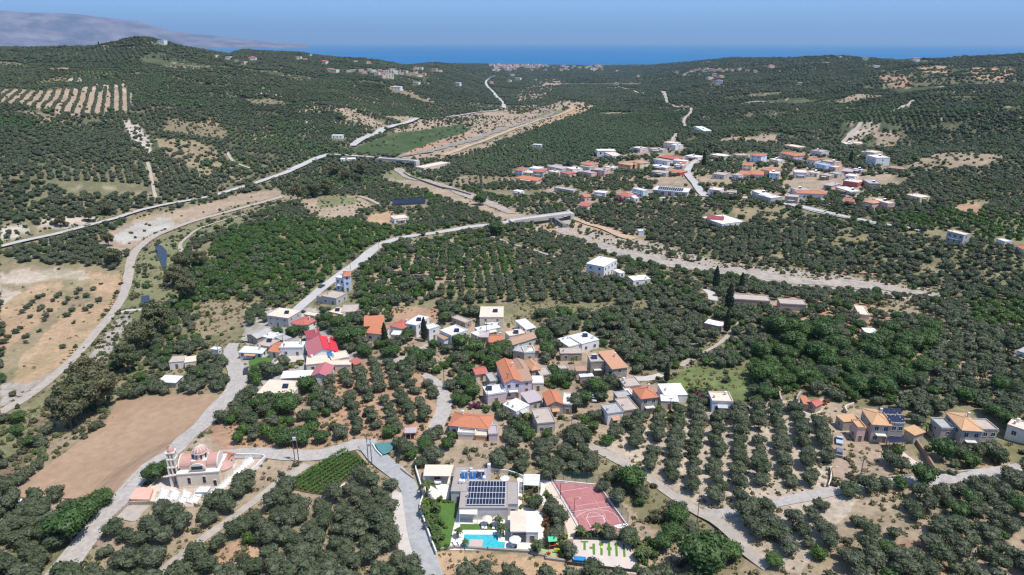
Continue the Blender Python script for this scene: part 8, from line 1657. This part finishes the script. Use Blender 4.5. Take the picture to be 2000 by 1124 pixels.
# ------------------------------------------------------------------ garden shrubs
SHG = leafmat('shrub_green', (.075,.130,.035), (.095,.150,.045), (.060,.11,.03), 8); SHY = leafmat('shrub_yellowgreen', (.20,.25,.05), (.17,.23,.05), (.14,.20,.05), 8); SHR = leafmat('shrub_redbrown', (.22,.085,.045), (.17,.08,.04), (.13,.09,.04), 8); SHM = leafmat('bougainvillea', (.22,.035,.10), (.16,.03,.08), (.10,.06,.05), 8)
ME_SH = [crown_mesh('garden_shrub', m, 1.0, 1.3, 0, 5, 130, .36, seed=70 + k) for k, m in enumerate((SHG, SHY, SHR, SHM))]
VG = 'shrubs of the villa garden'
for a, b, s_, k in [(245,478,1.3,'y'),(215,500,1.0,'y'),(290,470,1.1,'g'),(325,500,1.1,'g'),(360,455,1.1,'g'),(340,560,1.3,'g'),(300,610,1.0,'g'),(250,640,1.3,'g'),(345,640,1.4,'g'),(385,670,1.0,'g'),(300,720,1.2,'g'),(340,760,1.5,'g'),(370,800,1.3,'g'),(330,860,1.1,'y'),(415,700,.7,'y'),(360,890,.9,'g'),(420,885,.9,'g'),(275,560,.9,'y'),(310,660,.8,'r')]: shrub('c8', (a, b), s_, k, 'garden shrub between the lawn and the curving white wall', group=VG + ' along the road wall')
for a, b, s_, k in [(400,468,.6,'y'),(420,468,.6,'y'),(440,469,.6,'y'),(460,470,.6,'y'),(480,472,.6,'y')]: shrub('c8', (a, b), s_, k, 'clipped yellow-green bush in the short hedge at the lawn top', group='bushes of the clipped hedge')
for a, b, s_, k in [(1140,350,1.0,'g'),(1180,340,.9,'g'),(1235,370,1.2,'g'),(1150,420,.9,'y'),(1190,400,.7,'r'),(1160,455,1.1,'y'),(1205,440,.9,'g'),(1240,430,.8,'g'),(1180,490,.8,'g'),(1240,490,.8,'g'),(1040,500,.8,'g'),(1000,500,.8,'g'),(1100,520,.8,'y'),(1060,240,.8,'g'),(1030,225,.8,'g'),(1000,215,.7,'g')]: shrub('c8', (a, b), s_, k, 'garden shrub in the bed below the white pergola', group='shrubs below the pergola')
for a, b, s_, k in [(340,340,1.0,'g'),(370,370,1.2,'g'),(400,410,1.1,'g'),(350,430,1.0,'g'),(400,470,1.3,'g'),(430,520,1.2,'g'),(380,530,1.2,'g'),(340,560,1.0,'r'),(350,610,1.2,'r'),(330,650,1.1,'r'),(370,620,.9,'r'),(430,600,1.2,'g'),(450,650,1.2,'g'),(410,680,1.0,'g'),(350,700,1.0,'r'),(340,740,.9,'r'),(470,760,1.0,'y'),(510,765,1.0,'y'),(450,720,.9,'g'),(330,470,.9,'g')]: shrub('c9', (a, b), s_, k, 'garden shrub in the strip between pool house and court', group='shrubs left of the court')
for a, b, s_, k in [(460,840,1.0,'y'),(500,850,1.2,'g'),(520,900,1.3,'g'),(500,940,1.2,'g'),(460,900,.9,'y'),(540,830,.9,'g'),(220,840,1.0,'y'),(240,880,1.2,'y')]: shrub('c9', (a, b), s_, k, 'leafy shrub beside the play tower', group='shrubs beside the play tower')
for a, b, s_, k in [(640,740,1.0,'g'),(700,735,.9,'g'),(740,745,1.1,'g'),(780,750,.9,'g'),(860,750,1.0,'g'),(900,740,.8,'r'),(940,755,1.0,'g'),(1000,755,.9,'g'),(1070,750,1.0,'g'),(1110,750,1.1,'g')]: shrub('c9', (a, b), s_, k, 'low shrub in the hedge between court and play terrace', group='hedge shrubs below the court')
for a, b, s_, k in [(1180,740,1.2,'g'),(1200,790,1.2,'g'),(1230,850,1.2,'g'),(1270,880,1.1,'y'),(1220,940,1.3,'g'),(1290,930,1.2,'g'),(1340,880,1.1,'g'),(1380,950,1.2,'g'),(1300,1010,1.0,'g'),(1220,1060,1.0,'g'),(1380,1060,.9,'g'),(1330,790,1.0,'g'),(1250,980,1.2,'g')]: shrub('c9', (a, b), s_, k, 'shrub on the planted slope right of the play terrace', group='shrubs right of the play terrace')
for f, a, b, s_, k, lab in [('c4',480,640,1.6,'m','magenta bougainvillea above the orange hip roof'),('c4',400,650,1.3,'m','second magenta bougainvillea, at the street side'),('c4',930,830,1.5,'m','dark red bush beside the white tilted roof'),('c5',1440,630,2.4,'m','large dark purple bush left of the bluish cube house'),('c5',1500,620,2.2,'m','dark purple bush touching the bluish cube house'),('c10',1545,830,3.0,'m','magenta bougainvillea by the salmon hip roof'),('c4',1350,360,2.0,'y','bright green vine canopy behind the stone gable house'),('c4',1450,380,1.8,'y','right part of the vine canopy behind the stone gable house'),('c4',1250,380,1.6,'y','left part of the vine canopy behind the stone gable house'),
   ('c4',1130,810,2.0,'y','bright green shrub left of the square concrete roof'),('c4',600,700,1.6,'g','green bush below the pink annex'),('c4',730,640,1.6,'g','second green bush below the pink annex'),('c4',820,640,1.2,'g','bush left of the white tilted roof'),('c4',1560,790,1.3,'g','bush right of the square concrete roof'),('e7',1560,460,1.4,'r','reddish bush by the overgrown pink roof'),('c1',800,1040,1.2,'y','yellow-green bush on the ramp terrace'),('c1',920,1010,1.4,'y','yellow-green bush below the cream terrace'),('c5',1600,500,1.2,'g','bush on the grass above the bluish cube house')]: shrub(f, (a, b), s_, k, lab)
